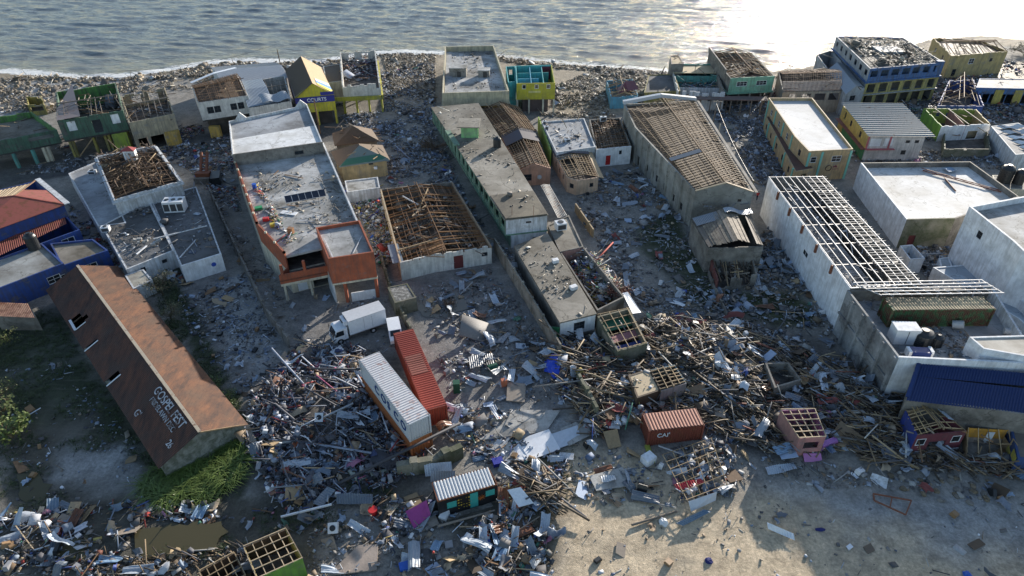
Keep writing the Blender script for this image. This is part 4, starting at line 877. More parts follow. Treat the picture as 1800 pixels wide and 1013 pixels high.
mb = MB(); mb.bar(V3(P[0],7.05)+Vector((-.2,0,0)), V3(L2(P[0],P[1],.5),8.2), .9, .7); mb.build('rear_parapet', ZPALE, root); mb = MB(); mb.bar(V3(L2(P[0],P[1],.5),8.2), V3(P[1],7.05), .9, .7); mb.build('rear_parapet', ZPALE, root)
A, B = V3(P[3],6.7), V3(P[2],6.7); mb = MB(); q = Vector((0,.3,0)); mb.v += [tuple(p) for p in (A,B,R1,A+q,B+q,R1+q)]; mb.f += [(0,1,2),(5,4,3),(0,3,4,1),(1,4,5,2),(2,5,3,0)]; mb.m += [0]*5; mb.build('gable_end', HALLW, root)
for a_, b_ in ((A,R1),(R1,B)): MB().bar(a_+Vector((0,-.1,.12)), b_+Vector((0,-.1,.12)), .3, .12).build('barge_board', W_PALE, root)
mb = MB(); mb.bar(V3(P[1],6.6)+Vector((.6,0,0)), V3(P[2],6.6)+Vector((.6,0,0)), .5, .12); mb.build('gutter', BLOCK, root)
mb = MB(); a = E_[0][0]+(E_[0][1]-E_[0][0])*.68; b_ = R0+(R1-R0)*.68; mb.bar(a+Vector((0,0,.2)), a+(b_-a)*.95+Vector((0,0,.2)), 1.3, .05); mb.build('roof_sheet', ZDARK, root)
# plank roofed shed leaning on it
root, P, Q = flat_house('plank_roof_shed', 'shed with a patched grey brown plank roof at the foot of the big hall', 'shed', [(1216,388),(1318,374),(1342,434),(1245,436)], 4.3, [BLOCK], None, rag=[0,.1,.1,.1])
PL = concrete((.32,.26,.19), (.11,.09,.07), .5, .9, 'old_planks')
R0, R1 = V3(L2(P[0],P[1],.5),5.6), V3(L2(P[3],P[2],.5),5.6)
for si, (a, b_) in enumerate(((V3(P[0],4.4),V3(P[3],4.4)),(V3(P[1],4.4),V3(P[2],4.4)))):
    n = 11; d_ = (R1-R0).normalized()
    for i in range(n):
        if si == 1 and 5 <= i <= 7: continue
        t0, t1 = i/n+.004, (i+1)/n-.004; z_ = Vector((0,0,R.uniform(0,.08)))
        s0 = R0+(a-R0)*t0+z_; e0 = R1+(b_-R1)*t0+z_+d_*R.uniform(-.2,.4); s1 = R0+(a-R0)*t1+z_; e1 = R1+(b_-R1)*t1+z_+d_*R.uniform(-.2,.4); th = Vector((0,0,.06))
        MB().hexa([s0,s1,e1,e0,s0+th,s1+th,e1+th,e0+th]).build('plank', PL if R.random()<.7 else W_GR, root)
mb = MB(); c = V3(P[0],4.75); mb.corr(c, (R0-c)*.8, (V3(P[3],4.7)-c)*.3, .25, .03); mb.build('roof_sheet', ZDARK, root)
mb = MB(); c = R0+Vector((0,0,.25)); mb.corr(c, V3(P[1],4.9)-c, (R1-R0)*.16, .25, .03, 2, curl=lambda a,t: .25*math.sin(a*7)); mb.build('roof_sheet', ZINC, root)
root, P, Q = flat_house('collapsed_lean_to', 'caved in lean-to of broken rafters below the plank roofed shed', 'ruin', [(1247,448),(1322,444),(1332,482),(1262,492)], 2.2, [BLOCK, BLOCK, BLOCK, paint((.18,.05,.04),.5)], None, rag=[0,1,2.2,.5])
for i in range(12): t = (i+.3)/12; MB().bar(V3(L2(P[0],P[1],t),2.3+R.uniform(-.4,.2)), V3(L2(P[3],P[2],t+R.uniform(-.08,.08)),2.0-R.uniform(0,1.5)), .1, .12).build('rafter', W_TAN if R.random()<.4 else W_DK, root)

# --- white steel framed roof building
WB = paint((.80,.82,.85), .30)
root, P = start('steel_frame_building', 'long white building with only a white steel grid left of its roof', 'building', [(1351,312),(1445,311),(1618,500),(1495,507)], 7.1)
Q = shell(root, P, -.3, 7.1, .25, [BLOCK, BLOCK, BLOCK, WB], {3: [(.42,3.4,1.7,.9,'w',FRAMEW)]}, rag=[0,.3,0,.05])
mb = MB(); mb.prism(inset(Q,.004), -.2, .12); mb.build('floor', FLOORI, root)
slab(root, [L2(Q[0],Q[1],.01), L2(Q[0],Q[1],.62), L2(Q[3],Q[2],.62), L2(Q[3],Q[2],.01)], 4.5, .15, concrete((.34,.34,.34),(.16,.155,.15),.5,.4), 'upper_floor')
for i in range(9):
    t = i/8; MB().bar(V3(L2(P[0],P[1],t),7.25), V3(L2(P[3],P[2],t+R.uniform(-.004,.004)),7.25+R.uniform(-.1,.05)), .08, .1).build('steel_purlin', STEEL, root)
for i in range(7):
    t = i/6; MB().bar(V3(L2(P[0],P[3],t),7.13), V3(L2(P[1],P[2],t),7.13), .16, .10).build('steel_beam', STEEL if i in (0,6) else plain('dark_steel',(.12,.12,.13)), root)
for i in range(44):
    t = (i+.5+R.uniform(-.25,.25))/44; a = L2(P[0],P[3],t); b_ = L2(P[1],P[2],t); MB().bar(V3(L2(a,b_,.60+R.uniform(-.02,.02)),7.32), V3(L2(a,b_,1.04+R.uniform(-.03,.03)),7.32+R.uniform(-.12,.05)), .035, .035).build('steel_lath', STEEL, root)
for i in range(9):
    t = R.random(); a = L2(P[0],P[3],t); b_ = L2(P[1],P[2],t); u = R.uniform(.05,.7); p = V3(L2(a,b_,u),7.2); MB().bar(p, p+Vector((R.uniform(-2,2),R.uniform(-4,4),R.uniform(-1.6,.1))), .06,.06).build('bent_rod', STEEL, root)
for i in range(30):
    t = (i+.5)/30; a = L2(P[0],P[3],t); b_ = L2(P[1],P[2],t); MB().bar(V3(L2(a,b_,.05),4.56), V3(L2(a,b_,.6),4.56), .05, .05).build('deck_joist', plain('grey_joist',(.25,.26,.28)), root)
for i in range(5):
    t = (i+1)/6; p = L2(P[0],P[3],t); MB().box((p[0]-.15,p[1],5.8), .3,.3,1.3).build('bracket', RSTEEL, root)
FR_ = start('steel_canopy', 'white steel grid canopy running right over the shipping container yard', 'canopy', [(1498,503),(1724,498),(1762,521),(1548,524)], 7.9, foot=False); r2, P2 = FR_
for i in range(13): t = i/12; MB().bar(V3(L2(P2[0],P2[1],t),8.3), V3(L2(P2[3],P2[2],t),8.3), .09, .12).build('steel_rafter', STEEL, r2)
for i in range(5): t = i/4; MB().bar(V3(L2(P2[0],P2[3],t),8.42), V3(L2(P2[1],P2[2],t),8.42), .09, .09).build('steel_purlin', STEEL, r2)
for t in (.35,.7,.98): p = L2(P2[0],P2[1],t); MB().box((p[0],p[1],0), .15,.15,8.23).build('steel_post', STEEL, r2)
# --- container yard on a raised deck
YW = concrete((.40,.41,.41), (.13,.13,.13), .50, .28, 'patched_render')
YP = [(1489,510),(1745,505),(1830,640),(1579,628)]
root, P = start('container_yard', 'walled raised yard, patched grey side wall and white front wall', 'walled yard', YP, 6.9)
Q = shell(root, P, -.3, 6.9, .25, [BLOCK, WHITE2, WHITE, YW]); slab(root, inset(Q,.003), 5.3, .3, concrete((.36,.38,.40),(.16,.16,.16),.5,.15), 'deck')
for i in range(5): p = L2(P[3],P[0],(i+.1)/5); MB().box((p[0]-.12,p[1]-.1,-.2), .4,.4,7.0).build('pilaster', YW, root)
mb = MB(); a, b_ = V3(P[3],3.4), V3(P[0],3.4); mb.bar(a+Vector((-.1,0,0)), b_+Vector((-.1,0,0)), .25, .3); mb.build('string_course', YW, root)
root, P, Q = flat_house('white_roof_block', 'white rendered block with a pale flat roof above the blue metal roof', 'building', [(1704,592),(1850,588),(1880,640),(1729,613)], 7.7, [WHITE], concrete((.62,.58,.50),(.38,.34,.28),.5,.25), par=.12, z0=5.2)
BM = metal((.004,.034,.16), .0, .5)
root, P = start('blue_roof_store', 'store under a long deep blue folded metal roof at the right edge', 'building', [(1610,650),(1860,672),(1880,735),(1597,694)], 5.2)
shell(root, P, -.3, 4.8, .22, BLOCK, {2: [(.75,.2,2.4,1.2,'o'),(.35,.2,3,1.6,'o')]}); sl_ = 1
m1, m2 = V3(L2(P[0],P[3],.38),5.7), V3(L2(P[1],P[2],.38),5.7)
a0, a1 = V3(P[0],6.1), V3(P[1],6.1); mb = MB(); mb.corr(a0, a1-a0, m1-a0+Vector((0,0,-.1)), .3, .035, square=True); mb.build('roof', BM, root)
mb = MB(); mb.corr(m1-Vector((0,0,.1)), m2-m1, V3(P[3],4.85)+(V3(P[3],0)-V3(P[0],0)).normalized()*.5-m1, .3, .035, square=True); mb.build('roof', BM, root)
MB().bar(a0+Vector((0,0,.06)), m1+Vector((0,0,.02)), .4, .12).build('verge', BM, root); MB().bar(m1, V3(P[3],4.85), .4, .12).build('verge', BM, root)
# --- white slab building and tall white block at right
root, P = start('pale_slab_building', 'white walled building with a sunlit flat roof inside a grey parapet', 'building', [(1513,286),(1706,284),(1792,346),(1680,384),(1594,386)], 5.2)
Q = shell(root, P, -.3, 5.2, .25, [BLOCK, BLOCK, BLOCK, MOSSW, WB], {3: [(.75,.3,1.1,2.0,'d',DOORM)]}); slab(root, inset(Q,.003), 4.25, .25, ROOFW); mb = MB(); a, b_ = V3(L2(P[4],P[3],.0),0), V3(P[3],0); 
root, P = start('tall_white_block', 'tall white block with one small barred window high on its cracked side wall', 'building', [(1704,363),(1880,330),(1960,500),(1800,442),(1781,424)], 10.4)
Q = shell(root, P, -.3, 10.4, .3, [WHITE, WHITE, WHITE, WHITE, WB], {4: [(.60,7.4,1.1,1.1,'w',FRAMED)]}); slab(root, inset(Q,.003), 9.5, .3, ROOFC)
root, P, Q = flat_house('ledge_roof_block', 'low stained ledge roof along the foot of the tall white block', 'building', [(1680,425),(1704,418),(1870,560),(1815,545)], 3.9, [WB], ROOFD, par=.2)
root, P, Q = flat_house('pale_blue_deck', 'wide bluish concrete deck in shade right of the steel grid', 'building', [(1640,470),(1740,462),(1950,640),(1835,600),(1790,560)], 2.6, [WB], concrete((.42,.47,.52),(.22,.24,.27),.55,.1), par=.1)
root, P, Q = flat_house('open_white_cell', 'tiny roofless white walled cell between the steel grid and the pale slab building', 'ruin', [(1582,432),(1604,430),(1626,454),(1600,456)], 2.6, [WB], None, t=.15)
root, P, Q = flat_house('small_white_booth', 'small white flat booth beside the broken white cell', 'booth', [(1650,454),(1668,452),(1676,472),(1656,478)], 1.8, [WB], ROOFG, par=.1)
# --- yellow two storey building with pale roof
YW2 = paint((.52,.37,.19), .45); TQF = plain('turquoise_trim', (.20,.50,.42))
root, P, Q = flat_house('ochre_building', 'ochre two storey building with turquoise pilasters and a pale flat roof with dark rim', 'building', [(1351,172),(1428,172),(1500,262),(1422,266),(1397,240)], 6.0, [YW2], concrete((.62,.62,.61),(.45,.44,.42),.6,.3), par=.6,
    win={2: [(.32,3.6,1.9,1.2,'w',FRAMEW),(.85,3.6,1.2,1.2,'w',FRAMEW)], 3: [(.5,3.6,1.0,1.2,'w',FRAMED)], 4: [(.2,3.6,1.3,1.3,'w',FRAMEW),(.5,3.6,1.3,1.3,'w',FRAMEW),(.8,3.6,1.3,1.3,'w',FRAMEW)]})
f1, f0 = V3(P[2],0), V3(P[3],0); fd = (f1-f0).normalized(); fn = Vector((fd.y,-fd.x,0))
for t in (.03,.32,.97): p = f0+(f1-f0)*t+fn*.06; MB().box((p.x,p.y,-.2), .4,.15,5.9, math.atan2(fd.y,fd.x)).build('pilaster', TQF, root)
for t in (.05,.35,.65,.95): p = L2(P[4],P[0],t); MB().box((p[0]-.06,p[1],-.2), .2,.4,5.9).build('pilaster', TQF, root)
BROWNL = plain('dark_letter', (.03,.015,.02)); c = f0+(f1-f0)*.55+fn*.05+Vector((0,0,2.4)); mb = MB()
for i in range(20):
    a1, a2 = 2*PI*i/20, 2*PI*(i+1)/20; mb.bar(c+fd*math.cos(a1)*.55+Vector((0,0,math.sin(a1)*.55)), c+fd*math.cos(a2)*.55+Vector((0,0,math.sin(a2)*.55)), .05, .17, up=fn)
mb.build('round_logo', BROWNL, root); text(root, 'ola', c+fd*.8+Vector((0,0,.1)), fd, (0,0,1), .7, plain('maroon_letter',(.25,.03,.08)), ext=.02)
MB().bar(c+fd*.8+Vector((0,0,-.25)), c+fd*2.0+Vector((0,0,-.25)), .03, .08).build('logo_line', plain('maroon_letter',(.25,.03,.08)), root)
root, P, Q = flat_house('ochre_walkway_wing', 'low ochre wing with a narrow dark red walkway roof beside the ochre building', 'building', [(1346,205),(1356,203),(1432,296),(1398,302)], 3.1, [YW2], concrete((.16,.07,.05),(.08,.05,.04),.5,.4), par=.12, win={3: [(t,1.0,1.0,1.2,'w',FRAMED) for t in (.15,.35,.55,.75,.92)], 2: [(.5,.1,1.2,2.2,'o')]})
for t in (.05,.3,.6,.85): p = L2(P[3],P[0],t); MB().box((p[0]-.05,p[1],-.2), .25,.4,3.35).build('pilaster', TQF, root)
# --- ribbed roof house
RIBR = metal((.40,.39,.35), .25, .6)
root, P, Q = flat_house('ribbed_roof_house', 'house under a ribbed grey sheet roof, white and pink front and yellow side', 'house', [(1482,186),(1583,187),(1628,238),(1528,239)], 5.2, [WHITE2, WHITE2, paint((.62,.58,.55),.4), paint((.50,.42,.12),.4)], None,
    win={2: [(.12,3.6,.9,.6,'w',FRAMED),(.28,3.6,.9,.6,'w',FRAMED),(.3,1.2,1.0,.9,'w',FRAMED),(.62,3.0,1.8,1.6,'b',WHITE),(.85,3.0,2.2,1.6,'b',WHITE)], 3: [(.25,3.2,1,1.2,'w',FRAMED),(.6,3.2,1,1.2,'w',FRAMED),(.85,3.2,1.3,1.6,'o')]})
mb = MB(); a = V3(inset(P,-.4)[0],5.75); b_ = V3(inset(P,-.4)[1],5.75); mb.corr(a, V3(inset(P,-.4)[3],5.35)-a, b_-a, 1.0, .09); mb.build('roof', RIBR, root)
PK = paint((.55,.14,.16),.3); f1, f0 = V3(P[2],0), V3(P[3],0); fd = (f1-f0).normalized(); fn = Vector((fd.y,-fd.x,0))
for t in (.01,.40): MB().bar(f0+(f1-f0)*t+fn*.04+Vector((0,0,2.4)), f0+(f1-f0)*t+fn*.04+Vector((0,0,5.0)), .35, .06, up=fn).build('pink_trim', PK, root)
MB().bar(f0+fn*.3+Vector((0,0,2.5)), f0+(f1-f0)*.5+fn*.3+Vector((0,0,2.5)), .7, .12).build('balcony', PK, root)
MB().bar(V3(P[3],2.4)+Vector((-.4,0,0)), V3(P[0],2.4)+Vector((-.4,0,0)), .9, .12).build('side_balcony', paint((.25,.10,.08),.3), root)
MB().bar(V3(P[3],1.1)+Vector((-.1,0,0)), V3(L2(P[3],P[0],.8),1.1)+Vector((-.1,0,0)), .1, 2.2).build('green_wall', paint((.05,.25,.14),.3), root)
# --- yellow green ruin shell
root, P, Q = flat_house('lime_ruin', 'roofless shell with lime and pink walls and a white front, right of the ribbed roof', 'ruin', [(1624,190),(1716,192),(1742,218),(1655,222)], 3.4, [LIME, paint((.55,.42,.18),.4), WHITE, paint((.22,.42,.05),.4)], None, rag=.2, win={0: [(.3,1.6,1,.9,'o'),(.5,1.6,1,.9,'o')], 2: [(.3,.2,2.4,1.8,'o')]})
MB().bar(V3(L2(P[0],P[1],.5),1.6), V3(L2(P[3],P[2],.5),1.6), .15, 3.2).build('partition', paint((.50,.22,.20),.3), root)
for t in (.2,.45,.75): MB().bar(V3(L2(P[0],P[1],t),3.4), V3(L2(P[3],P[2],t+.1),3.5), .15, .15).build('rafter', W_GR, root)
root, P, Q = flat_house('block_pen', 'low roofless block pen in front of the lime ruin', 'ruin', [(1660,232),(1735,226),(1742,262),(1660,262)], 1.8, [MOSSW], None, rag=.3)
# --- blue colonnaded three storey
BLC = paint((.06,.15,.36), .6); GRC = paint((.38,.40,.42), .5)
root, P = start('blue_gallery_building', 'tallest building, three storeys, blue gallery on top and wreckage all over its roof', 'building', [(1470,64),(1588,66),(1660,110),(1530,121)], 8.9)
Q = shell(root, P, 5.9, 8.9, .25, [BLC, GRC, BLC, GRC], {2: [((i+.5)/7, 6.9, 1.9, 1.4, 'o') for i in range(7)], 3: [((i+.5)/7, 6.8, 1.6, 1.3, 'o') for i in range(7)], 1: [((i+.5)/6, 6.8, 1.4, 1.3, 'o') for i in range(6)]})
shell(root, P, -.3, 5.6, .25, [GRC, GRC, paint((.42,.36,.12),.5), GRC], {2: [((i+.5)/6, 3.2, 2.1, 2.0, 'o') for i in range(6)]+[((i+.5)/6, .1, 2.4, 2.4, 'o') for i in range(6)], 3: [((i+.5)/7, 3.4, 1.5, 1.3, 'o') for i in range(7)]})
shell(root, inset(P, 2.0), -.2, 5.6, .2, paint((.16,.15,.12),.4)); shell(root, inset(P, 2.0), 5.9, 8.4, .2, paint((.10,.16,.26),.4))
slab(root, P, 5.89, .28, BLC, 'balcony_floor', grow=.35); slab(root, P, 2.95, .2, GRC, 'balcony_floor', grow=.35); slab(root, inset(Q,.003), 8.5, .25, concrete((.36,.33,.27),(.14,.12,.10),.5,.3))
mb = MB(); c = P3(1560, 92, 8.5); mb.box((c.x,c.y,8.5), 6, 5, .8); mb.build('roof_curb', GRC, root)
for i in range(5): a, b_ = V3(L2(P[0],P[1],(i+.5)/5),8.95), V3(L2(P[3],P[2],(i+.5)/5),8.95); MB().bar(a+(b_-a)*R.uniform(0,.3), b_, .12,.15).build('rafter', W_GR, root)
MB().box((P[2][0]-.8,P[2][1]+.4,6.2), 1.6,1.2,3.0).build('corner_turret', BLC, root)
# --- far right
YV = paint((.50,.37,.15), .4)
root, P, Q = flat_house('sea_villa', 'yellow villa at the glaring water edge, top right, roof boards stripped', 'house', [(1640,66),(1728,70),(1772,90),(1672,98)], 6.0, [YV], W_DK, par=.7, rag=.25, win={2: [(.25,3.6,.9,.9,'w',FRAMED),(.6,3.4,1.6,1.4,'w',FRAMEW),(.85,.6,1.2,1.8,'w',FRAMED)], 3: [(.3,3.4,1.2,1.2,'w',FRAMED),(.7,3.4,1.2,1.2,'w',FRAMED)]})
timber_roof(root, P, 5.9, 1.4, 'lr', 16, 4, W_BR, W_TAN, miss=.25, jit=.3, sag=.4)
root, P, Q = flat_house('villa_porch', 'projecting yellow porch block of the seaside villa', 'porch', [(1668,92),(1702,90),(1708,104),(1680,106)], 4.6, [YV], ROOFD, par=.1)
timber_roof(root, P, 4.5, .7, 'lr', 6, 2, W_BR, W_BR, miss=.2)
root, P, Q = flat_house('blue_yellow_shops', 'long low row of blue and yellow shops with a pale roof edge, far right', 'shop', [(1722,138),(1880,140),(1890,158),(1716,154)], 4.0, [BLC, BLC, BLC, BLC], concrete((.55,.52,.46),(.3,.28,.25),.5,.3), par=.1, win={2: [((i+.5)/12, .4, 1.7, 2.2, 'o') for i in range(12)]})
for i in range(4): a = L2(P[3],P[2],.25+.2*i); MB().bar((a[0],a[1]-.12,.2), (a[0],a[1]-.12,3.6), 2.0, .08, up=(0,1,0)).build('yellow_panel', paint((.45,.36,.08),.4), root)
root, P, Q = flat_house('splintered_blue_house', 'blue walled house buried under splintered brown rafters beside the gallery building', 'house', [(1668,142),(1712,140),(1730,186),(1648,186)], 3.2, [paint((.05,.10,.32),.4)], None, rag=.2, win={2: [(.3,.6,1.2,1.4,'o'),(.6,.6,1.2,1.4,'o')]})
timber_roof(root, P, 3.3, 1.8, 'fb', 16, 3, W_BR, W_TAN, miss=.3, jit=.4, sag=.6)
root, P, Q = flat_house('torn_sheet_house', 'low house under torn reflective sheets at the right edge above the white slab building', 'house', [(1742,222),(1790,216),(1880,265),(1785,272)], 3.4, [WHITE2], ROOFG, par=.05)
for i in range(5): a = P3(1750+i*10, 222+i*9, 3.5); mb = MB(); mb.corr(a, Vector((R.uniform(3,5),.3,.2)), Vector((.6,-1.8,.1)), .25, .04, 3, curl=lambda u,t: .2*math.sin(u*8)); mb.build('roof_sheet', ZPALE, root)
# --- seafront row, centre right
MINT = paint((.22,.48,.33), .4)
root, P = start('mint_house', 'mint green two storey house with its gable roof stripped to brown frames', 'house', [(1246,92),(1322,93),(1362,134),(1284,138)], 6.6)
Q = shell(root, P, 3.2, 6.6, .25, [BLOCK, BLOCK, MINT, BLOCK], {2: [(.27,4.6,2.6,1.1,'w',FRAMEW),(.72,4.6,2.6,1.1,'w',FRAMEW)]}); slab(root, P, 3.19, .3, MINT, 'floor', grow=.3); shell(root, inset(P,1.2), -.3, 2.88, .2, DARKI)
timber_roof(root, P, 6.5, 1.4, 'fb', 16, 5, W_BR, W_TAN, miss=.2, jit=.2, sag=.3); slab(root, inset(P,.4), 5.2, .1, wood((.16,.09,.05)), 'ceiling')
A, B = V3(P[0],6.6), V3(P[1],6.6); r_ = (A+B)/2+Vector((0,0,1.6)); 
MB().bar(V3(P[0],7.2), V3(L2(P[0],P[3],.8),6.7), .3, 1.3).build('side_parapet', BLOCK, root)
for i in range(5): p = L2(P[3],P[2],i/4); MB().box((p[0],p[1]-.3,-.2), .3,.3,3.0).build('column', W_GR, root)
root, P, Q = flat_house('teal_ruin', 'smashed teal roomed ruin with hanging beams left of the mint house', 'ruin', [(1180,112),(1256,112),(1275,162),(1192,160)], 4.6, [TEAL, BLOCK, WHITE2, CREAM2], None, rag=[.4,.3,2.6,.8])
for t, h_ in ((.35,1.9),(.65,1.5)): MB().bar(V3(L2(P[0],P[3],t),h_), V3(L2(P[1],P[2],t),h_), .15, 2*h_).build('partition', TEAL if t < .5 else WHITE2, root)
for i in range(14): a = V3(L2(L2(P[0],P[3],R.random()),L2(P[1],P[2],R.random()),R.random()),R.uniform(1,5)); MB().bar(a, a+Vector((R.uniform(-3,3),R.uniform(-2,1),R.uniform(-2,1.5))), .14,.14).build('fallen_beam', W_GR if i%3 else TEAL, root)
slab(root, [L2(P[0],P[3],.0),L2(P[1],P[2],0),L2(P[1],P[2],.3),L2(P[0],P[3],.3)], 4.2, .15, wood((.45,.36,.22)))
root, P, Q = flat_house('beach_tower', 'narrow grey upright block with a bare yellowish roof slab at the waterside', 'building', [(1178,99),(1194,98),(1202,112),(1180,113)], 6.2, [BLOCK], wood((.42,.32,.18)), par=.1)
root, P, Q = flat_house('dark_flat_roof', 'low dark flat roof between the wrecked blue cottage and the teal ruin', 'building', [(1140,132),(1186,130),(1196,160),(1132,163)], 3.4, [YEL], ROOFK, par=.15)
root, P, Q = flat_house('blue_cottage', 'small wrecked cottage with blue walls and a splintered roof near the shore', 'house', [(1066,142),(1112,138),(1122,168),(1074,170)], 3.0, [paint((.10,.34,.48),.4)], None, rag=.3, win={2: [(.4,1,1.2,1.1,'o')]})
timber_roof(root, P, 3.0, 1.0, 'fb', 10, 3, W_TAN, W_BR, miss=.2, jit=.3, sag=.5)
mb = MB(); c = P3(1104, 160, 3.6); mb.poly([c, c+Vector((2.6,.5,.2)), c+Vector((1.8,3.4,1.3)), c+Vector((-.4,2.6,1.4))]); mb.poly([c+Vector((-.4,2.6,1.4)), c, c+Vector((-2,.6,-.8)), c+Vector((-2.2,3,-.6))]); mb.build('roof_piece', metal((.16,.05,.06),.2), root)
root, P = start('brown_roof_house', 'house with a torn orange brown tiled roof frame right of the mint house', 'house', [(1368,126),(1470,120),(1482,160),(1376,162)], 5.0)
Q = shell(root, P, -.3, 5.0, .25, [BLOCK, BLOCK, paint((.40,.34,.26),.5), BLOCK], {2: [(.12,2.9,2.6,1.6,'o'),(.36,2.9,2.6,1.6,'o'),(.6,2.9,2.2,1.6,'o'),(.83,2.9,1.8,1.6,'o')]}); slab(root, inset(Q,.003), 2.4, .2, DARKI, 'floor')
timber_roof(root, P, 5.0, 1.8, 'lr', 30, 9, wood((.34,.20,.12)), W_BR, rs=(.1,.1), miss=.1, jit=.1)
mb = MB(); a = V3(P[3],5.15); b_ = V3(P[2],5.15); mb.corr(a, b_-a, (V3(L2(P[0],P[3],.5),6.9)-a)*.55, .3, .05); mb.build('tile_slope', metal((.30,.22,.16),.4), root)
root, P, Q = flat_house('grey_side_house', 'narrow grey gabled house wedged left of the blue gallery building', 'house', [(1436,96),(1462,88),(1520,156),(1484,162)], 5.4, [GRC], None, rag=.2, win={2: [(.5,3,1.6,1.2,'w',FRAMED)]})
gable_roof(root, [L2(P[0],P[3],.45),L2(P[1],P[2],.4),P[2],P[3]], 5.4, 1.0, metal((.28,.31,.34),.15), 'fb', endm=GRC)
mb = MB(); a, b_ = P3(1225,172,3.4), P3(1350,174,3.4); root = thing('street_awning', ((a.x+b_.x)/2,(a.y+b_.y)/2,0), 'long rusty street awning on posts between the mint house and the big hall', 'awning'); mb.bar(a, b_, 2.6, .15); mb.build('canopy_slab', concrete((.20,.12,.10),(.10,.08,.07),.5,.3), root)
for i in range(7): p = a+(b_-a)*((i+.3)/7); MB().box((p.x,p.y-1,-.2), .25,.25,3.5).build('post', W_GR, root)

# --- small huts
root, P, Q = flat_house('concrete_hut', 'tiny block hut with a speckled white cracked roof in the puddled yard', 'hut', [(681,505),(716,498),(732,523),(694,533)], 2.3, [MOSSW], concrete((.55,.55,.52),(.09,.09,.08),.46,2.2), par=.06)
root, P, Q = flat_house('small_tan_shed', 'small shed with a cream sheet roof beside the rusty roof and the low white block', 'shed', [(219,484),(252,473),(268,492),(234,508)], 2.3, [WHITE2], concrete((.42,.40,.33),(.22,.20,.17),.5,.5), par=.05)
root, P, Q = flat_house('tan_board_hut', 'hut topped by a flat tan board amid the splintered timber', 'hut', [(1104,660),(1142,648),(1162,686),(1120,700)], 2.4, [W_DK], wood((.42,.33,.21)), par=.04)
root, P, Q = flat_house('blue_lined_hut', 'roofless hut frame with blue grey inner walls joined to the tan board hut', 'hut', [(1143,650),(1186,641),(1207,674),(1162,688)], 2.5, [paint((.06,.14,.18),.4), paint((.06,.14,.18),.4), paint((.30,.25,.24),.4), W_DK], None, t=.12)
timber_roof(root, P, 2.5, .1, 'fb', 6, 1, W_TAN, W_TAN, miss=.05)
root, P, Q = flat_house('open_block_cell', 'open topped grey block cell at the end of the timber heap', 'ruin', [(1345,638),(1386,637),(1409,668),(1362,682)], 2.0, [BLOCK], None)
root, P, Q = flat_house('pink_hut', 'pink and purple hut with an open timber grid on top and a dropped pink hatch', 'hut', [(1372,721),(1432,719),(1452,768),(1405,771)], 2.9, [paint((.28,.10,.22),.3), paint((.28,.10,.22),.3), paint((.50,.22,.20),.3), paint((.34,.18,.16),.3)], None, t=.1, win={2: [(.45,1.2,1.7,1.0,'o')]})
for i in range(5): MB().bar(V3(L2(P[0],P[1],i/4),2.95), V3(L2(P[3],P[2],i/4),2.95), .08,.1).build('rafter', W_PALE, root)
for i in range(6): MB().bar(V3(L2(P[0],P[3],i/5),3.05), V3(L2(P[1],P[2],i/5),3.05+R.uniform(-.1,.1)), .08,.08).build('batten', W_PALE, root)
mb = MB(); a = V3(L2(P[3],P[2],.3),1.25); mb.bar(a+Vector((1,-.12,-.6)), a+Vector((1,-.9,-1.05)), 1.9, .08); mb.build('hatch', plain('pink_board',(.50,.20,.42)), root)
mb = MB(); a = V3(P[2],1.2); mb.hexa([a+Vector(q) for q in ((.1,.2,-1),(2.6,.9,-1),(2.5,1.6,-.7),(.1,.9,-.7),(.1,0,.2),(1.9,.7,.3),(1.9,1.3,.4),(.1,.6,.3))]); mb.build('fallen_side', plain('purple_board',(.34,.14,.40)), root)
MAR2 = paint((.16,.035,.05),.3)
root, P, Q = flat_house('maroon_blue_cottage', 'little maroon and blue cottage with two white latticed windows and a bare rafter roof', 'house', [(1591,722),(1645,715),(1700,758),(1612,766)], 3.3, [W_TAN, MAR2, MAR2, paint((.02,.04,.22),.3)], None, t=.12, win={2: [(.14,1.7,1.1,1.0,'w'),(.86,1.7,1.1,1.0,'w'),(.5,.1,2.0,2.0,'o')]})
timber_roof(root, P, 3.3, .6, 'fb', 8, 4, W_TAN, wood((.34,.25,.12)), rs=(.07,.1), miss=.1, jit=.12); 
gable_roof(root, [L2(P[0],P[1],.62), P[1], L2(P[1],P[2],.6), L2(L2(P[0],P[3],.6),L2(P[1],P[2],.6),.62)], 3.45, .3, ZINC, 'fb', over=.1, sides=(1,))
MB().bar(V3(P[3],.5)+Vector((0,-.08,0)), V3(P[2],.5)+Vector((0,-.08,0)), .06, .7).build('skirting', WHITE2, root)
root, P, Q = flat_house('orange_wall_frame', 'fallen frame hut with an orange and white back wall beside the maroon cottage', 'hut', [(1702,752),(1772,756),(1790,782),(1705,786)], 2.3, [paint((.62,.30,.03),.3), W_TAN, W_TAN, W_TAN], None, t=.08, rag=[0,1.4,2.3,1.4], skip=(2,))
for i in range(5): MB().bar(V3(L2(P[0],P[1],i/4),2.35), V3(L2(P[3],P[2],i/4+.05),.6), .07,.09).build('rafter', W_TAN, root)
MB().bar(V3(L2(P[0],P[1],.03),.5)+Vector((0,-.14,0)), V3(L2(P[0],P[1],.97),.5)+Vector((0,-.14,0)), .05, 1.0).build('lower_wall', paint((.46,.34,.26),.4), root)
MB().bar(V3(L2(P[0],P[1],.5),1.2)+Vector((0,-.2,0)), V3(L2(P[0],P[1],.68),1.2)+Vector((0,-.2,0)), .05, 1.6).build('white_panel', WHITE, root)
NB_ = paint((.03,.07,.20),.4)
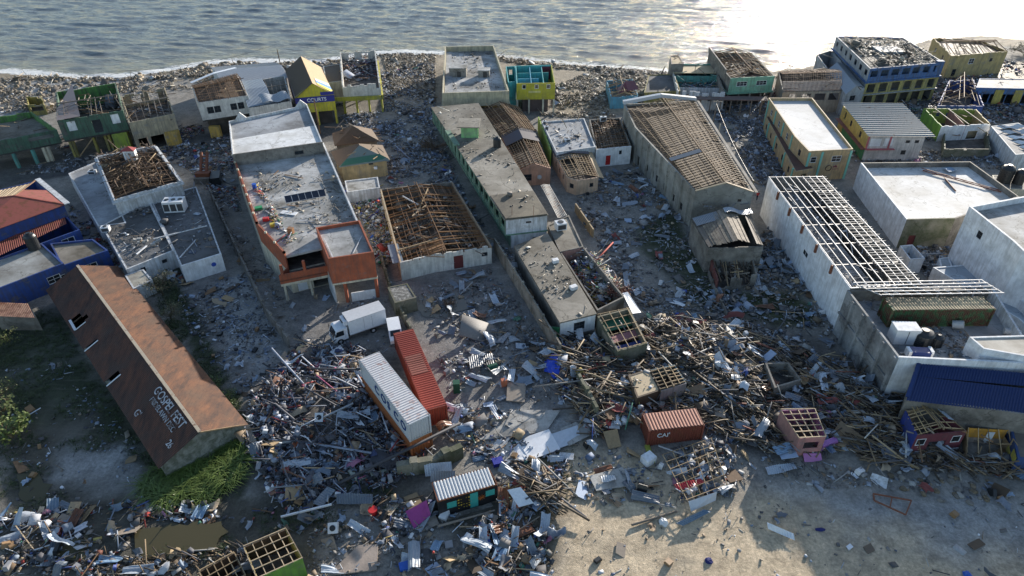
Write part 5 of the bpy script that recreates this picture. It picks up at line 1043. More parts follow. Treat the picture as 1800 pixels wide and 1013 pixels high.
root, P, Q = flat_house('checker_shed', 'navy shed side with yellow patches at the right edge', 'shed', [(1776,752),(1840,756),(1870,812),(1790,806)], 2.2, [NB_], W_GR, par=.1)
for u0, u1, h0, h1 in ((.05,.35,1.1,2.0),(.4,.7,.3,1.2)): MB().bar(V3(L2(P[3],P[0],u0),(h0+h1)/2)+Vector((-.06,0,0)), V3(L2(P[3],P[0],u1),(h0+h1)/2)+Vector((-.06,0,0)), .04, h1-h0).build('yellow_patch', paint((.45,.38,.06),.3), root)
YEP = paint((.45,.38,.08),.4)
root, P, Q = flat_house('yellow_green_frame_hut', 'bottom edge hut of yellow and green boards under an open timber grid', 'hut', [(428,962),(503,930),(532,982),(452,1018)], 2.6, [W_DK, YEP, paint((.14,.30,.04),.3), paint((.50,.42,.20),.3)], None, t=.1)
for i in range(6): MB().bar(V3(L2(P[0],P[1],i/5),2.65), V3(L2(P[3],P[2],i/5),2.65), .07,.1).build('rafter', W_PALE, root)
for i in range(5): MB().bar(V3(L2(P[0],P[3],i/4),2.75), V3(L2(P[1],P[2],i/4),2.75), .07,.07).build('batten', W_PALE, root)
root, P, Q = flat_house('brown_frame_hut', 'half seen brown hut frame at the bottom edge beside the yellow green one', 'hut', [(350,1005),(412,972),(432,1012),(372,1050)], 2.2, [W_DK], None, t=.1)
for i in range(6): MB().bar(V3(L2(P[0],P[1],i/5),2.25), V3(L2(P[3],P[2],i/5),2.25), .07,.1).build('rafter', W_TAN, root)
for i in range(4): MB().bar(V3(L2(P[0],P[3],i/3),2.35), V3(L2(P[1],P[2],i/3),2.35), .07,.07).build('batten', W_TAN, root)
# collapsed roof grid on the plain
g = [P3(1165,800,1.5), P3(1250,770,1.8), P3(1275,850,1.0), P3(1205,880,1.0)]; root = thing('fallen_roof_grid', (g[0].x, g[0].y, 0), 'fallen square timber roof grid sagging over red sheets in front of the brick red container', 'roof frame')
for i in range(6): MB().bar(g[0]+(g[1]-g[0])*(i/5), g[3]+(g[2]-g[3])*(i/5)+Vector((R.uniform(-.4,.4),R.uniform(-.3,.3),0)), .06,.07).build('rafter', W_TAN, root)
for i in range(7): MB().bar(g[0]+(g[3]-g[0])*(i/6)+Vector((0,0,.09)), g[1]+(g[2]-g[1])*(i/6)+Vector((R.uniform(-.3,.3),R.uniform(-.3,.3),.09)), .05,.05).build('batten', W_TAN, root)

# --- striped kiosk
root, P = start('striped_kiosk', 'black kiosk with a striped silver container roof, teal door and shutters', 'kiosk', [(760,850),(858,823),(874,852),(770,882)], 2.5)
KB = plain('black_paint', (.012,.012,.014), .5); TK = plain('teal_paint', (.05,.34,.30), .5)
shell(root, P, -.1, 2.5, .1, KB, {2: [(.12,1.1,1.0,.9,'b',TK),(.40,.05,.85,2.2,'d',TK),(.78,.95,1.0,.95,'b',TK)]})
mb = MB(); Z_ = metal((.60,.62,.63),.12,.45); a, b_ = V3(P[0],2.62), V3(P[1],2.62); mb.corr(a, b_-a, V3(P[3],2.58)-a, .32, .045, square=True); mb.build('roof', Z_, root)
for i in range(4): MB().bar(V3(P[i],2.53), V3(P[(i+1)%4],2.53), .12, .14).build('roof_rail', ZRUST, root)
f0, f1 = V3(P[3],0), V3(P[2],0); fd = (f1-f0).normalized(); fn = Vector((fd.y,-fd.x,0)); GO = plain('gold_letter',(.45,.30,.04))
for i, s_ in enumerate(('24 HR','BUY','SELL')): text(root, s_, f0+fd*2.0+fn*.03+Vector((0,0,1.75-.55*i)), fd, (0,0,1), .5, GO) if False else None
mb = MB()
for i in range(4):
    for j in range(5):
        if R.random() < .8: c = f0+fd*(2.0+.27*j)+fn*.03+Vector((0,0,1.9-.42*i)); mb.bar(c-fd*.07, c+fd*.07+Vector((0,0,R.uniform(-.1,.1))), .02, .2 if R.random() < .4 else .06)
mb.build('faded_lettering', GO, root)
mb = MB(); c = f0+fd*4.35+fn*.02+Vector((0,0,1.3)); 
for i in range(9): an = 2*PI*i/9; mb.bar(c, c+fd*math.cos(an)*.38+Vector((0,0,math.sin(an)*.38)), .03, .14, up=fn)
mb.build('painted_figure', plain('orange_mark',(.40,.12,.03)), root)
MB().bar(f0+fn*.3+Vector((0,0,.05)), f1+fn*.3+Vector((0,0,.05)), .5, .12).build('step', BLOCK, root)

# ---------------------------------------------------------------- shipping containers
def container(name, label, o, xd, L, mroof, mside, z, W=2.44, H=2.59, group=None, trim=None, cat='container'):
    o = Vector((o[0], o[1], z)); xd = Vector((xd[0], xd[1], 0)).normalized(); yd = Vector((-xd.y, xd.x, 0))
    root = thing(name, o, label, cat, group); up = Vector((0,0,1)); tm = trim or mside
    C_ = [o, o+xd*L, o+xd*L+yd*W, o+yd*W]
    for i in range(4):
        a, b_ = C_[i], C_[(i+1) % 4]; d_ = (b_-a).normalized()
        mb = MB(); mb.corr(a+d_*.12+up*.15, (b_-a)-d_*.24, up*(H-.3), .28, .035, square=True); mb.build('side_panel' if i%2==0 else 'end_panel', mside, root)
        MB().bar(a+up*.08, b_+up*.08, .12, .16).build('bottom_rail', tm, root); MB().bar(a+up*(H-.08), b_+up*(H-.08), .12, .16).build('top_rail', tm, root)
        MB().box((a.x, a.y, z), .18, .18, H, math.atan2(xd.y, xd.x)).build('corner_post', tm, root)
    mb = MB(); mb.corr(C_[0]+xd*.1+up*(H+.02), xd*(L-.2), yd*W, .36, .03, square=True); mb.build('roof', mroof, root)
    return root, o, xd, yd
A = P3(717.5,746,5.4); B = P3(633.7,635,5.4); 
COS = metal((.58,.60,.62), .10, .5); COSR = metal((.80,.76,.74), .30, .55, rc=(.45,.20,.14)); ORC = metal((.34,.12,.045), .25, .6)
xd = (B-A).normalized(); yd = Vector((-xd.y, xd.x, 0))
if (P3(755,729,5.4)-A).dot(yd) < 0: pass
# origin so that the width runs to the right of the direction of travel
def cont_px(name, label, f, b, r, z, H, L, mroof, mside, **k):
    A, B, Cc = P3(*f, z+H), P3(*b, z+H), P3(*r, z+H); xd = (B-A).normalized(); yd = Vector((-xd.y, xd.x, 0))
    if (Cc-A).dot(yd) > 0: return container(name, label, A, xd, L, mroof, mside, z, **k)
    o = A+xd*L; return container(name, label, o, -xd, L, mroof, mside, z, **k)
c1, o1, x1, y1 = cont_px('shipping_container', 'white container with big blue letters, stacked on an orange one', (717.5,746), (633.7,635), (755,729), 2.62, 2.59, 12.19, COSR, COS)
cont_px('shipping_container', 'orange container at the bottom, under the white lettered one', (717.5,746), (633.7,635), (755,729), 0.02, 2.59+2.6, 12.19, ORC, ORC, H=2.59) if False else None
o1b = Vector((o1.x, o1.y, 0)); container('shipping_container', 'orange container at the bottom, under the white lettered one', (o1.x, o1.y), (x1.x, x1.y), 12.19, ORC, ORC, .0)
# letters down the long side facing the junk heap
ll = x1 if x1.x > 0 else -x1; side = o1 if abs((o1-P3(633.7,635,5.2)).x) < 4 and y1.x > 0 else o1
lf = P3(633.7,635,5.2); lr = P3(717.5,746,5.2); ld = (lr-lf).normalized(); ln = Vector((-ld.y, ld.x, 0)); ln = ln if ln.x < 0 else -ln
for i, ch in enumerate('COSCO'):
    text(c1, ch, lf+ld*(3.6+i*1.6)+ln*.07+Vector((0,0,-1.75)), ld, (0,0,1), 1.6, plain('navy_letter',(.02,.06,.20)), ext=.02)
RC = metal((.36,.055,.03), .12, .6, rc=(.20,.05,.03)); RCS = metal((.26,.045,.025), .15, .6)
c2, o2, x2, y2 = cont_px('shipping_container', 'long bright red container beside the white lettered one', (747,722), (692,585), (778,704), .0, 2.59, 14.6, RC, RCS)
mb = MB(); mid = o2+x2*7.0+y2*1.2+Vector((0,0,2.66)); mb.corr(mid-x2*2.0-y2*1.1, x2*3.6, y2*2.0, .36, .02, square=True); mb.build('dented_patch', metal((.40,.12,.08),.15,.6), c2)
BR_ = metal((.46,.20,.13), .12, .6); BRS = metal((.20,.05,.03), .3, .65)
c3, o3, x3, y3 = cont_px('shipping_container', 'short brick red container with small white letters, beside the timber heap', (1142,757), (1236.7,746.7), (1133,728), .0, 2.59, 6.06, BR_, BRS)
f0 = P3(1142,757,2.59); fd = (P3(1236.7,746.7,2.59)-f0).normalized(); fn = Vector((fd.y,-fd.x,0)); text(c3, "CAI'", f0+fd*.9+fn*.08+Vector((0,0,-1.15)), fd, (0,0,1), .8, plain('white_letter',(.62,.63,.65)), ext=.02)
CY_R = concrete((.62,.50,.30),(.34,.26,.16),.5,.6,'bamboo_cream'); CY_S = metal((.12,.055,.03), .5, .7, rc=(.05,.16,.06))
c4, o4, x4, y4 = cont_px('shipping_container', 'brown and green flaking container under pale cream slats, inside the walled yard', (1571,545), (1745,543), (1545,525), 5.32, 2.59, 12.3, CY_R, CY_S)

# ================================================================ OBJECTS
# --- box truck
def truck():
    f, r_ = P3(598,585,0.0), P3(678,562,0.0); a, b_ = P3(612,567,3.1), P3(677,545,3.1); fr = Vector((a.x,a.y,0)); bk = Vector((b_.x,b_.y,0)); xd = (fr-bk).normalized(); s = Vector((-xd.y, xd.x, 0)); far = P3(603,550,3.1)
    if (far-a).dot(s) < 0: s = -s
    base = fr; root = thing('box_truck', base, 'white box truck parked across the dirt yard, facing left', 'truck')
    up = Vector((0,0,1)); Z = lambda l, w, h: base+xd*l+s*w+up*h
    WP = plain('white_vehicle_paint', (.74,.75,.77), .35); W_ = 2.25
    def blk(l0, l1, w0, w1, h0, h1, name, mat, par=root, bev=None):
        mb = MB(); mb.hexa([Z(l0,w0,h0), Z(l1,w0,h0), Z(l1,w1,h0), Z(l0,w1,h0), Z(l0,w0,h1), Z(l1 if not bev else l1-bev,w0,h1), Z(l1 if not bev else l1-bev,w1,h1), Z(l0,w1,h1)]); return mb.build(name, mat, par)
    Lb = (bk-fr).length
    blk(-Lb, 0, 0, W_, .95, 3.15, 'cargo_box', WP)
    blk(-Lb-.03, .03, -.03, W_+.03, 3.15, 3.22, 'box_roof_rim', plain('aluminium_rim',(.55,.56,.58),.4)); 
    MB().bar(Z(-Lb,-.02,1.0), Z(0,-.02,1.0), .03, .1).build('side_rail', STEEL, root); MB().bar(Z(-Lb*.62,-.015,1.1), Z(-Lb*.62,-.015,2.9), .02, .03).build('side_door_seam', plain('seam_grey',(.3,.3,.32)), root); MB().bar(Z(-Lb*.40,-.015,1.1), Z(-Lb*.40,-.015,2.9), .02, .03).build('side_door_seam', plain('seam_grey',(.3,.3,.32)), root)
    blk(.02, .5, .35, W_-.35, 2.45, 3.1, 'cooling_unit', WP)
    mb = MB(); mb.bar(Z(.1,.6,3.11), Z(.1,W_-.6,3.11), .02, .3); mb.bar(Z(.51,.6,2.8), Z(.51,W_-.6,2.8), .3, .02); mb.build('cooling_grille', BLACKP, root)
    cab = MB(); pr = [(.25,.55),(2.0,.55),(2.08,1.25),(1.72,2.15),(1.45,2.3),(.25,2.3)]; n = len(pr); w0, w1 = .08, W_-.08
    for w in (w0, w1): cab.v += [tuple(Z(l, w, h)) for l, h in pr]
    cab.f += [tuple(range(n))[::-1], tuple(range(n, 2*n))]+[(i, (i+1) % n, n+(i+1) % n, n+i) for i in range(n)]; cab.m += [0]*(n+2)
    cb = cab.build('cab', WP, root)
    mb = MB(); mb.hexa([Z(2.10,.22,1.28), Z(2.10,W_-.22,1.28), Z(2.06,W_-.22,1.26), Z(2.06,.22,1.26), Z(1.77,.28,2.1), Z(1.77,W_-.28,2.1), Z(1.72,W_-.28,2.08), Z(1.72,.28,2.08)]); mb.build('windscreen', GLASS, root)
    for w in (w0-.012, w1+.012):
        mb = MB(); q = [(.75,1.3),(1.95,1.3),(1.66,2.05),(.75,2.05)]; mb.v += [tuple(Z(l,w-.01,h)) for l,h in q]+[tuple(Z(l,w+.01,h)) for l,h in q]; mb.f += [(0,1,2,3),(7,6,5,4),(0,4,5,1),(1,5,6,2),(2,6,7,3),(3,7,4,0)]; mb.m += [0]*6; mb.build('side_window', GLASS, root)
        MB().bar(Z(.6,w,.7), Z(.6,w,2.1), .03, .015).build('door_seam', plain('seam_grey',(.3,.3,.32)), root)
    blk(2.0, 2.18, .02, W_-.02, .4, .68, 'bumper', plain('bumper_grey',(.45,.46,.47),.5)); MB().bar(Z(2.07,.5,.95), Z(2.07,W_-.5,.95), .04, .22).build('grille', BLACKP, root)
    for w in (.22, W_-.22): MB().bar(Z(2.06,w,.92), Z(2.1,w,.92), .3, .2).build('headlight', plain('lamp_glass',(.7,.72,.75),.15), root)
    for w in (-.12, W_+.12): MB().bar(Z(1.95,w,1.5), Z(1.95,w,2.0), .18, .06).build('mirror', BLACKP, root)
    blk(-Lb+.1, 1.9, .5, W_-.5, .55, .93, 'chassis', BLACKP)
    for l in (1.35, -Lb*.62):
        for w in (.05, W_-.33):
            t_ = MB().tube(Z(l,w,.42), Z(l,w+.28,.42), .42, n=18).build('wheel', plain('tyre_rubber',(.02,.02,.02),.8), root)
            MB().tube(Z(l,w-.012,.42), Z(l,w+.292,.42), .2, n=12).build('rim', STEEL, t_)
    mb = MB(); mb.bar(Z(-Lb-.02,.1,.5), Z(-Lb-.02,W_-.1,.5), .08, .12); mb.build('rear_bumper', BLACKP, root)
truck()
def pickup():
    a = P3(700,612,0); b_ = P3(692,575,0); xd = (a-b_).normalized(); s = Vector((-xd.y, xd.x, 0)); root = thing('parked_van', (b_.x,b_.y,0), 'small white crushed van wedged between the truck and the red container', 'van')
    base = Vector((b_.x-.9, b_.y, 0)); Z = lambda l, w, h: base+xd*l+s*w+Vector((0,0,h)); WP = plain('white_vehicle_paint', (.74,.75,.77), .35)
    pr = [(0,.4),(4.3,.4),(4.35,.95),(3.6,1.1),(3.0,1.65),(.3,1.7),(0,1.2)]; n = len(pr); cab = MB()
    for w in (0, 1.65): cab.v += [tuple(Z(l, w, h)) for l, h in pr]
    cab.f += [tuple(range(n))[::-1], tuple(range(n, 2*n))]+[(i, (i+1) % n, n+(i+1) % n, n+i) for i in range(n)]; cab.m += [0]*(n+2); cab.build('body', WP, root)
    mb = MB(); mb.hexa([Z(3.62,.15,1.13), Z(3.62,1.5,1.13), Z(3.56,1.5,1.11), Z(3.56,.15,1.11), Z(3.08,.2,1.62), Z(3.08,1.45,1.62), Z(3.02,1.45,1.6), Z(3.02,.2,1.6)]); mb.build('windscreen', GLASS, root)
    for w in (-.012, 1.662):
        for (l0, l1) in ((.4,1.5),(1.6,2.9)): MB().bar(Z(l0,w,1.35), Z(l1,w,1.35), .03, .42).build('side_window', GLASS, root)
    for l in (.8, 3.4):
        for w in (-.03, 1.48): MB().tube(Z(l,w,.32), Z(l,w+.2,.32), .32, n=16).build('wheel', plain('tyre_rubber',(.02,.02,.02),.8), root)
pickup()
# --- water tanks
def tank(px, py, z, r, h, label, mat=None):
    c = P3(px, py, z); root = thing('water_tank', (c.x, c.y, z), label, 'water tank', 'black plastic water tanks'); m_ = mat or BLACKP
    mb = MB(); n = 20; prof = [(r,0)]; k = 6
    for i in range(k): z0 = h*.8*i/k; prof += [(r, z0+.02), (r*.96, z0+h*.8/k*.85)]
    prof += [(r, h*.8), (r*.8, h*.92), (r*.3, h)]; 
    for (rr, zz) in prof: mb.v += [(c.x+rr*math.cos(2*PI*i/n), c.y+rr*math.sin(2*PI*i/n), z+zz) for i in range(n)]
    for j in range(len(prof)-1):
        for i in range(n): mb.f.append((j*n+i, j*n+(i+1)%n, (j+1)*n+(i+1)%n, (j+1)*n+i)); mb.m.append(0)
    mb.f.append(tuple((len(prof)-1)*n+i for i in range(n))); mb.m.append(0); mb.build('body', m_, root)
    MB().tube((c.x,c.y,z+h-.02), (c.x,c.y,z+h+.1), r*.34, n=14).build('lid', m_, root)
tank(874,258,5.36,.75,1.9,'black water tank on the long mossy roof behind the green stair hut')
tank(737,470,.05,.8,2.0,'black water tank on the ground by the cream wall of the caved timber roof')
tank(61,437,3.45,.85,2.6,'big black water tank on the blue walled annex roof')
tank(1764,318,2.6,1.15,3.0,'larger of the two dark water tanks behind the pale slab building')
tank(1788,322,2.6,.9,2.6,'smaller of the two dark water tanks behind the pale slab building')
tank(1618,603,5.32,1.15,1.9,'round black tank in the walled yard beside the white cabinet')
tank(1643,606,5.32,.75,1.5,'smaller black tank standing right of the round black one in the walled yard')
ped = flat_house('tank_plinth', 'cream block plinth carrying the two dark water tanks', 'plinth', [(1744,308),(1830,308),(1850,334),(1752,332)], 2.55, [CREAM], BLOCK, par=.05)
# --- machines and fittings
def ac(px, py, z, w, d_, h, rz, label, fans=1, name='air_conditioner', grp='air conditioning units'):
    c = P3(px, py, z); root = thing(name, c, label, 'air conditioner', grp); MB().box(c, w, d_, h, rz).build('casing', plain('white_enamel',(.68,.69,.70),.4), root)
    ca, sa = math.cos(rz), math.sin(rz)
    for i in range(fans):
        o = ((i+.5)/fans-.5)*w; p = Vector((c.x+o*ca, c.y+o*sa, z+h)); MB().tube(p+Vector((0,0,.002)), p+Vector((0,0,.06)), min(w/fans, d_)*.34, n=16).build('fan', BLACKP, root)
        q = Vector((c.x+o*ca+sa*(d_/2+.02), c.y+o*sa-ca*(d_/2+.02), z+h*.15)); MB().box(q, w/fans*.8, .04, h*.65, rz).build('grille', plain('dark_grille',(.05,.05,.055)), root)
ac(310,369,3.05,3.2,2.0,1.9,.12,'large three fan rooftop cooling unit on the low grey roof',3)
ac(163,305,2.7,1.2,1.0,.6,.1,'small white unit on the narrow grey roof left of the tangled timber')
ac(187,406,3.05,1.2,.9,.8,.2,'white unit tipped at the edge of the low grey roof')
ac(985,402,3.05,1.6,1.4,1.2,.3,'white boxy cooling unit behind the junk filled room')
ac(1060,213,3.6,1.3,.6,1.0,.1,'fan unit at the back of the red door house')
ac(973,330,3.9,.6,.5,.5,.1,'unused',1) if False else None
ac(961,228,3.7,.7,.5,.8,.0,'upright white unit on the pale flat roof, front of two at its left edge'); ac(957,219,3.7,.7,.5,.8,.0,'upright white unit on the pale flat roof, back of two at its left edge')
ac(997,249,3.7,1.0,.8,.6,.4,'loose white unit lying in the middle of the pale flat roof')
c = P3(1584,598,5.32); root = thing('white_cabinet', c, 'tall white double cabinet standing in the walled container yard', 'cabinet')
MB().box(c, 2.7, 1.7, 2.0, -.05).build('body', plain('white_enamel',(.68,.69,.70),.4), root); MB().box(c+Vector((0,0,2.002)), 2.8, 1.8, .12, -.05).build('top', WHITE, root); MB().box(c+Vector((0,-.87,.1)), .06, .04, 1.8, -.05).build('door_gap', FRAMED, root)
c = P3(1612,628,5.32); root = thing('blue_generator', c, 'dark blue and white generator on a skid inside the walled yard', 'generator')
MB().box(c+Vector((0,0,.3)), 2.2, 1.0, .8, -.08).build('body', plain('generator_blue',(.02,.04,.16),.4), root)
for s_ in (-1,1): MB().box(c+Vector((s_*1.25,0,.25)), .35, 1.0, .95, -.08).build('end_cap', WHITE, root); MB().bar(c+Vector((-1.7,s_*.6,.15)), c+Vector((1.7,s_*.6,.1)), .12, .14).build('skid', STEEL, root)
c = P3(1672,576,5.32); tag(MB().tube(c+Vector((0,0,.5)), c+Vector((.9,-.6,.9)), .5, n=16).build('gas_cylinder', plain('grey_cylinder',(.45,.46,.46),.4)), 'pale cylinder lying against the flaking container', 'cylinder', None)
c = P3(1776,590,5.32); tag(MB().tube(c+Vector((-.8,.3,.5)), c+Vector((.8,-.3,.5)), .4, n=16).build('gas_cylinder', plain('grey_cylinder',(.45,.46,.46),.4)), 'white horizontal cylinder near the right corner of the walled yard', 'cylinder')
# solar panels
a, b_ = P3(503,358,6.35), P3(574,345,6.35); root = thing('solar_array', ((a.x+b_.x)/2,(a.y+b_.y)/2,6.06), 'tilted row of six solar panels lying on the grey store deck', 'solar panels'); d_ = (b_-a); L = d_.length; d_.normalize(); s = Vector((-d_.y,d_.x,0))
SP = plain('solar_glass',(.02,.025,.04),.12)
for i in range(6):
    p = a+d_*(L*i/6); q = a+d_*(L*(i+.96)/6); mb = MB(); n_ = s*1.5+Vector((0,0,.55)); th = Vector((0,0,.05)); mb.hexa([p,q,q+n_,p+n_,p+th,q+th,q+n_+th,p+n_+th]); o = mb.build('panel', SP, root)
    e = MB(); e.bar(p+th, q+th, .06, .05); e.bar(p+n_+th, q+n_+th, .06, .05); e.bar(p+th, p+n_+th, .06, .05); e.build('rim', STEEL, o)
# excavator-like steel frame, street poles
c = P3(362,318,0); root = thing('steel_frame_wreck', c, 'rusty red twin beam steel frame standing over a grey block in the alley', 'machine')
for s_ in (-.55,.55): MB().bar(c+Vector((s_,0,1.6)), c+Vector((s_-.5,3.4,4.2)), .4, .5).build('beam', RSTEEL, root)
for t in (.2,.5,.8): MB().bar(c+Vector((-.5-.5*t,3.4*t,1.6+2.6*t)), c+Vector((.5-.5*t,3.4*t,1.6+2.6*t)), .3, .2).build('cross_bar', RSTEEL, root)
MB().box(c+Vector((0,-.3,1.2)), 2.6, 1.2, .7).build('head', RSTEEL, root); MB().box(c+Vector((0,-.6,0)), 2.8, 2.2, 1.198).build('base', BLOCK, root)
MB().box(c+Vector((2.4,-.8,.1)), 1.6, 3.4, 1.6, .3).build('cab', BLACKP, root)
def pole(px, py, h, label, lean=(0,0), arms=1, mat=None):
    c = P3(px, py, 0); t = c+Vector((lean[0], lean[1], h)); root = thing('utility_pole', c, label, 'pole', 'street poles'); MB().tube(c, t, .17, .11, n=10).build('shaft', mat or W_GR, root)
    for i in range(arms): p = c+(t-c)*(.95-.08*i); MB().bar(p+Vector((-.9,.1,.12)), p+Vector((.9,-.1,.12)), .1, .1).build('cross_arm', W_GR, root)
pole(242,253,8.8,'leaning grey pole in front of the cream ruin',(-.6,.6)); pole(497,132,6.5,'dark bare pole sticking up behind the steep roofed shop',(-.3,.3),0,W_DK)
pole(563,235,7.5,'thin brown pole between the store and the yellow fronted shop',(-.2,.2),0,W_BR); pole(1252,222,5.5,'thin pole in the littered street right of the big hall',(.4,.6),1)
pole(1262,242,3.0,'short pale concrete post beside the roof edge of the big hall',(0,0),0,CREAM); pole(1318,350,3.6,'mossy post between the big hall and the steel grid building',(0,0),0,MOSSW); pole(1408,205,4,'short post on the ochre walkway',(0,0),0,W_GR) if False else None
pole(870,240,4,'x') if False else None
c = P3(1157,142,0); root = thing('driftwood_stump', c, 'tall broken stump standing on the shingle beach', 'stump'); MB().tube(c, c+Vector((1.4,.4,3.6)), .3, .1, n=8).build('trunk', W_GR, root); MB().tube(c+Vector((.1,0,.2)), c+Vector((-1.8,.3,.4)), .3, .1, n=8).build('root', W_GR, root)
for nm, a, b_, z, m_, lb in (('roof_truss',(1622,300),(1760,338),4.45,RSTEEL,'long rusty truss lying across the sunlit pale roof'),('roof_truss',(1662,316),(1680,336),4.35,RSTEEL,'short rusty rod pair on the sunlit pale roof')):
    p, q = P3(*a,z), P3(*b_,z); mb = MB(); mb.bar(p,q,.12,.12); mb.bar(p+Vector((0,.6,.2)), q+Vector((0,.6,.1)), .1,.1)
    for i in range(10): mb.bar(p+(q-p)*(i/10)+Vector((0,.6*(i%2),.1)), p+(q-p)*((i+1)/10)+Vector((0,.6*((i+1)%2),.1)), .07,.07)
    tag(mb.build(nm, m_), lb, 'truss')
p = P3(1655,298,4.3); mb = MB(); mb.corr(p, Vector((2.2,.4,.1)), Vector((.2,-1.6,.5)), .25,.03,4,curl=lambda u,t:.25*math.sin(u*3+t*4)); tag(mb.build('metal_sheet', ZBLUE), 'crumpled blue grey sheet against the back parapet of the sunlit pale roof', 'sheet')
p = P3(968,522,0) 
for (px, py, z, lb) in ((1022,520,3.25,'white box on the mossy roof block, nearer the street'),(1011,568,3.25,'x')):
    if lb != 'x': c = P3(976,461,3.22); tag(MB().box(c, .9, .7, .5, .3).build('white_box', WHITE), 'white box lying on the mossy roof block', 'box')
c = P3(1008,508,3.22); tag(MB().box(c, 1.0, .7, .5, .5).build('white_box', WHITE), 'white crate near the front of the mossy roof block', 'crate')
for (a, b_, z, m_, w, lb) in (((240,447),(258,432),3.25,WHITE,.2,'white broken pipe on the left low grey roof'),((270,420),(364,397),3.6,WHITE2,.18,'long pale mast fallen across the low grey roofs'),((316,453),(344,422),3.15,WHITE2,.15,'thin pale strip on the roof with the blue disc'),((570,420),(586,455),7.35,WHITE2,.2,'white strip on the terracotta annex roof, left of two'),((621,445),(636,415),7.35,STEEL,.1,'thin rod leaning across the terracotta annex roof'),((525,388),(600,392),6.2,STEEL,.1,'thin rod lying across the grey store deck')):
    tag(MB().bar(P3(*a,z), P3(*b_,z), w, w*.6).build('fallen_pipe', m_), lb, 'pipe')
c = P3(257,428,3.05); root = thing('broken_duct', c, 'heap of broken grey ducts on the left low grey roof', 'duct')
for i in range(9): a = c+Vector((R.uniform(-2,2),R.uniform(-1,1),R.uniform(.15,.5))); MB().bar(a, a+Vector((R.uniform(-1,1.4),R.uniform(-.6,.6),R.uniform(-.1,.3))), .4,.3).build('duct_piece', metal((.36,.35,.33),.1), root)
for (px, py, z, w, l, h, m_, nm, lb, ct) in ((448,332,6.1,.7,.7,.9,plain('blue_plastic',(.02,.10,.45),.4),'plastic_drum','blue drum on the store deck by its left rim','drum'),(468,388,6.1,.9,.6,.5,plain('red_cloth',(.50,.03,.03)),'red_bundle','red bundle on the store deck by its left rim','bundle'),(480,398,6.1,.8,.6,.5,plain('yellow_plastic',(.55,.42,.05)),'yellow_bundle','yellow bundle beside the red one on the store deck','bundle'),(455,368,6.1,1.1,.8,.4,plain('green_cloth',(.03,.28,.10)),'green_bundle','green bundle on the store deck by its left rim','bundle'),(512,410,6.1,.8,.6,.9,plain('brown_box',(.30,.15,.07)),'brown_carton','brown carton near the front of the store deck','carton'),(508,375,6.1,2.6,1.0,.1,WHITE,'white_board','white board lying on the store deck','board')):
    c = P3(px, py, z); mb = MB(); mb.tube(c, c+Vector((0,0,h)), w/2, n=14) if nm == 'plastic_drum' else mb.box(c, w, l, h, R.uniform(-.5,.5)); tag(mb.build(nm, m_), lb, ct)
# appliances, drums and boxes on the ground
def gthing(nm, px, py, shape, dims, m_, lb, ct, rz=None, tilt=(0,0), zo=0.0, grp=None):
    c = P3(px, py, 0); c.z = hgt(c.x, c.y)+zo; c = Vector((P3(px,py,c.z).x, P3(px,py,c.z).y, c.z)); mb = MB(); w, l, h = dims
    if shape == 'box': mb.box((0,0,0), w, l, h)
    elif shape == 'tube': mb.tube((0,0,0), (0,0,h), w/2, n=16)
    elif shape == 'lie': mb.tube((-l/2,0,w/2), (l/2,0,w/2), w/2, n=16)
    me = mb.mesh(nm, m_); o = bpy.data.objects.new(nm, me); COL.objects.link(o); o.location = c; o.rotation_euler = (tilt[0], tilt[1], R.uniform(0,3) if rz is None else rz); WL[o] = c
    return tag(o, lb, ct, grp)
EN = plain('white_enamel',(.68,.69,.70),.4)
def washer(px, py, lb, rz=0, tilt=(-.5,0)):
    o = gthing('washing_machine', px, py, 'box', (.9,.9,1.0), EN, lb, 'appliance', rz, tilt, .3); mb = MB(); mb.tube((0,-.46,.5), (0,-.5,.5), .28, n=16); d_ = bpy.data.objects.new('door', mb.mesh('door', BLACKP)); COL.objects.link(d_); d_.parent = o
washer(586,938,'white washing machine lying face up left of the pale slab at the bottom', .1, (-.9,0)); washer(560,742,'white washing machine on the junk heap left of the stacked containers', .2, (-.8,.2)); washer(1036,640,'white washing machine in the rubble below the mossy roof block', .6, (-.9,.2))
DG = plain('dark_green_plastic',(.01,.08,.04)); BP = plain('blue_plastic',(.02,.10,.45),.4); CB = plain('cyan_plastic',(.05,.35,.65),.4); RP = plain('red_plastic',(.55,.03,.03),.4); YP_ = plain('yellow_plastic',(.55,.42,.05))
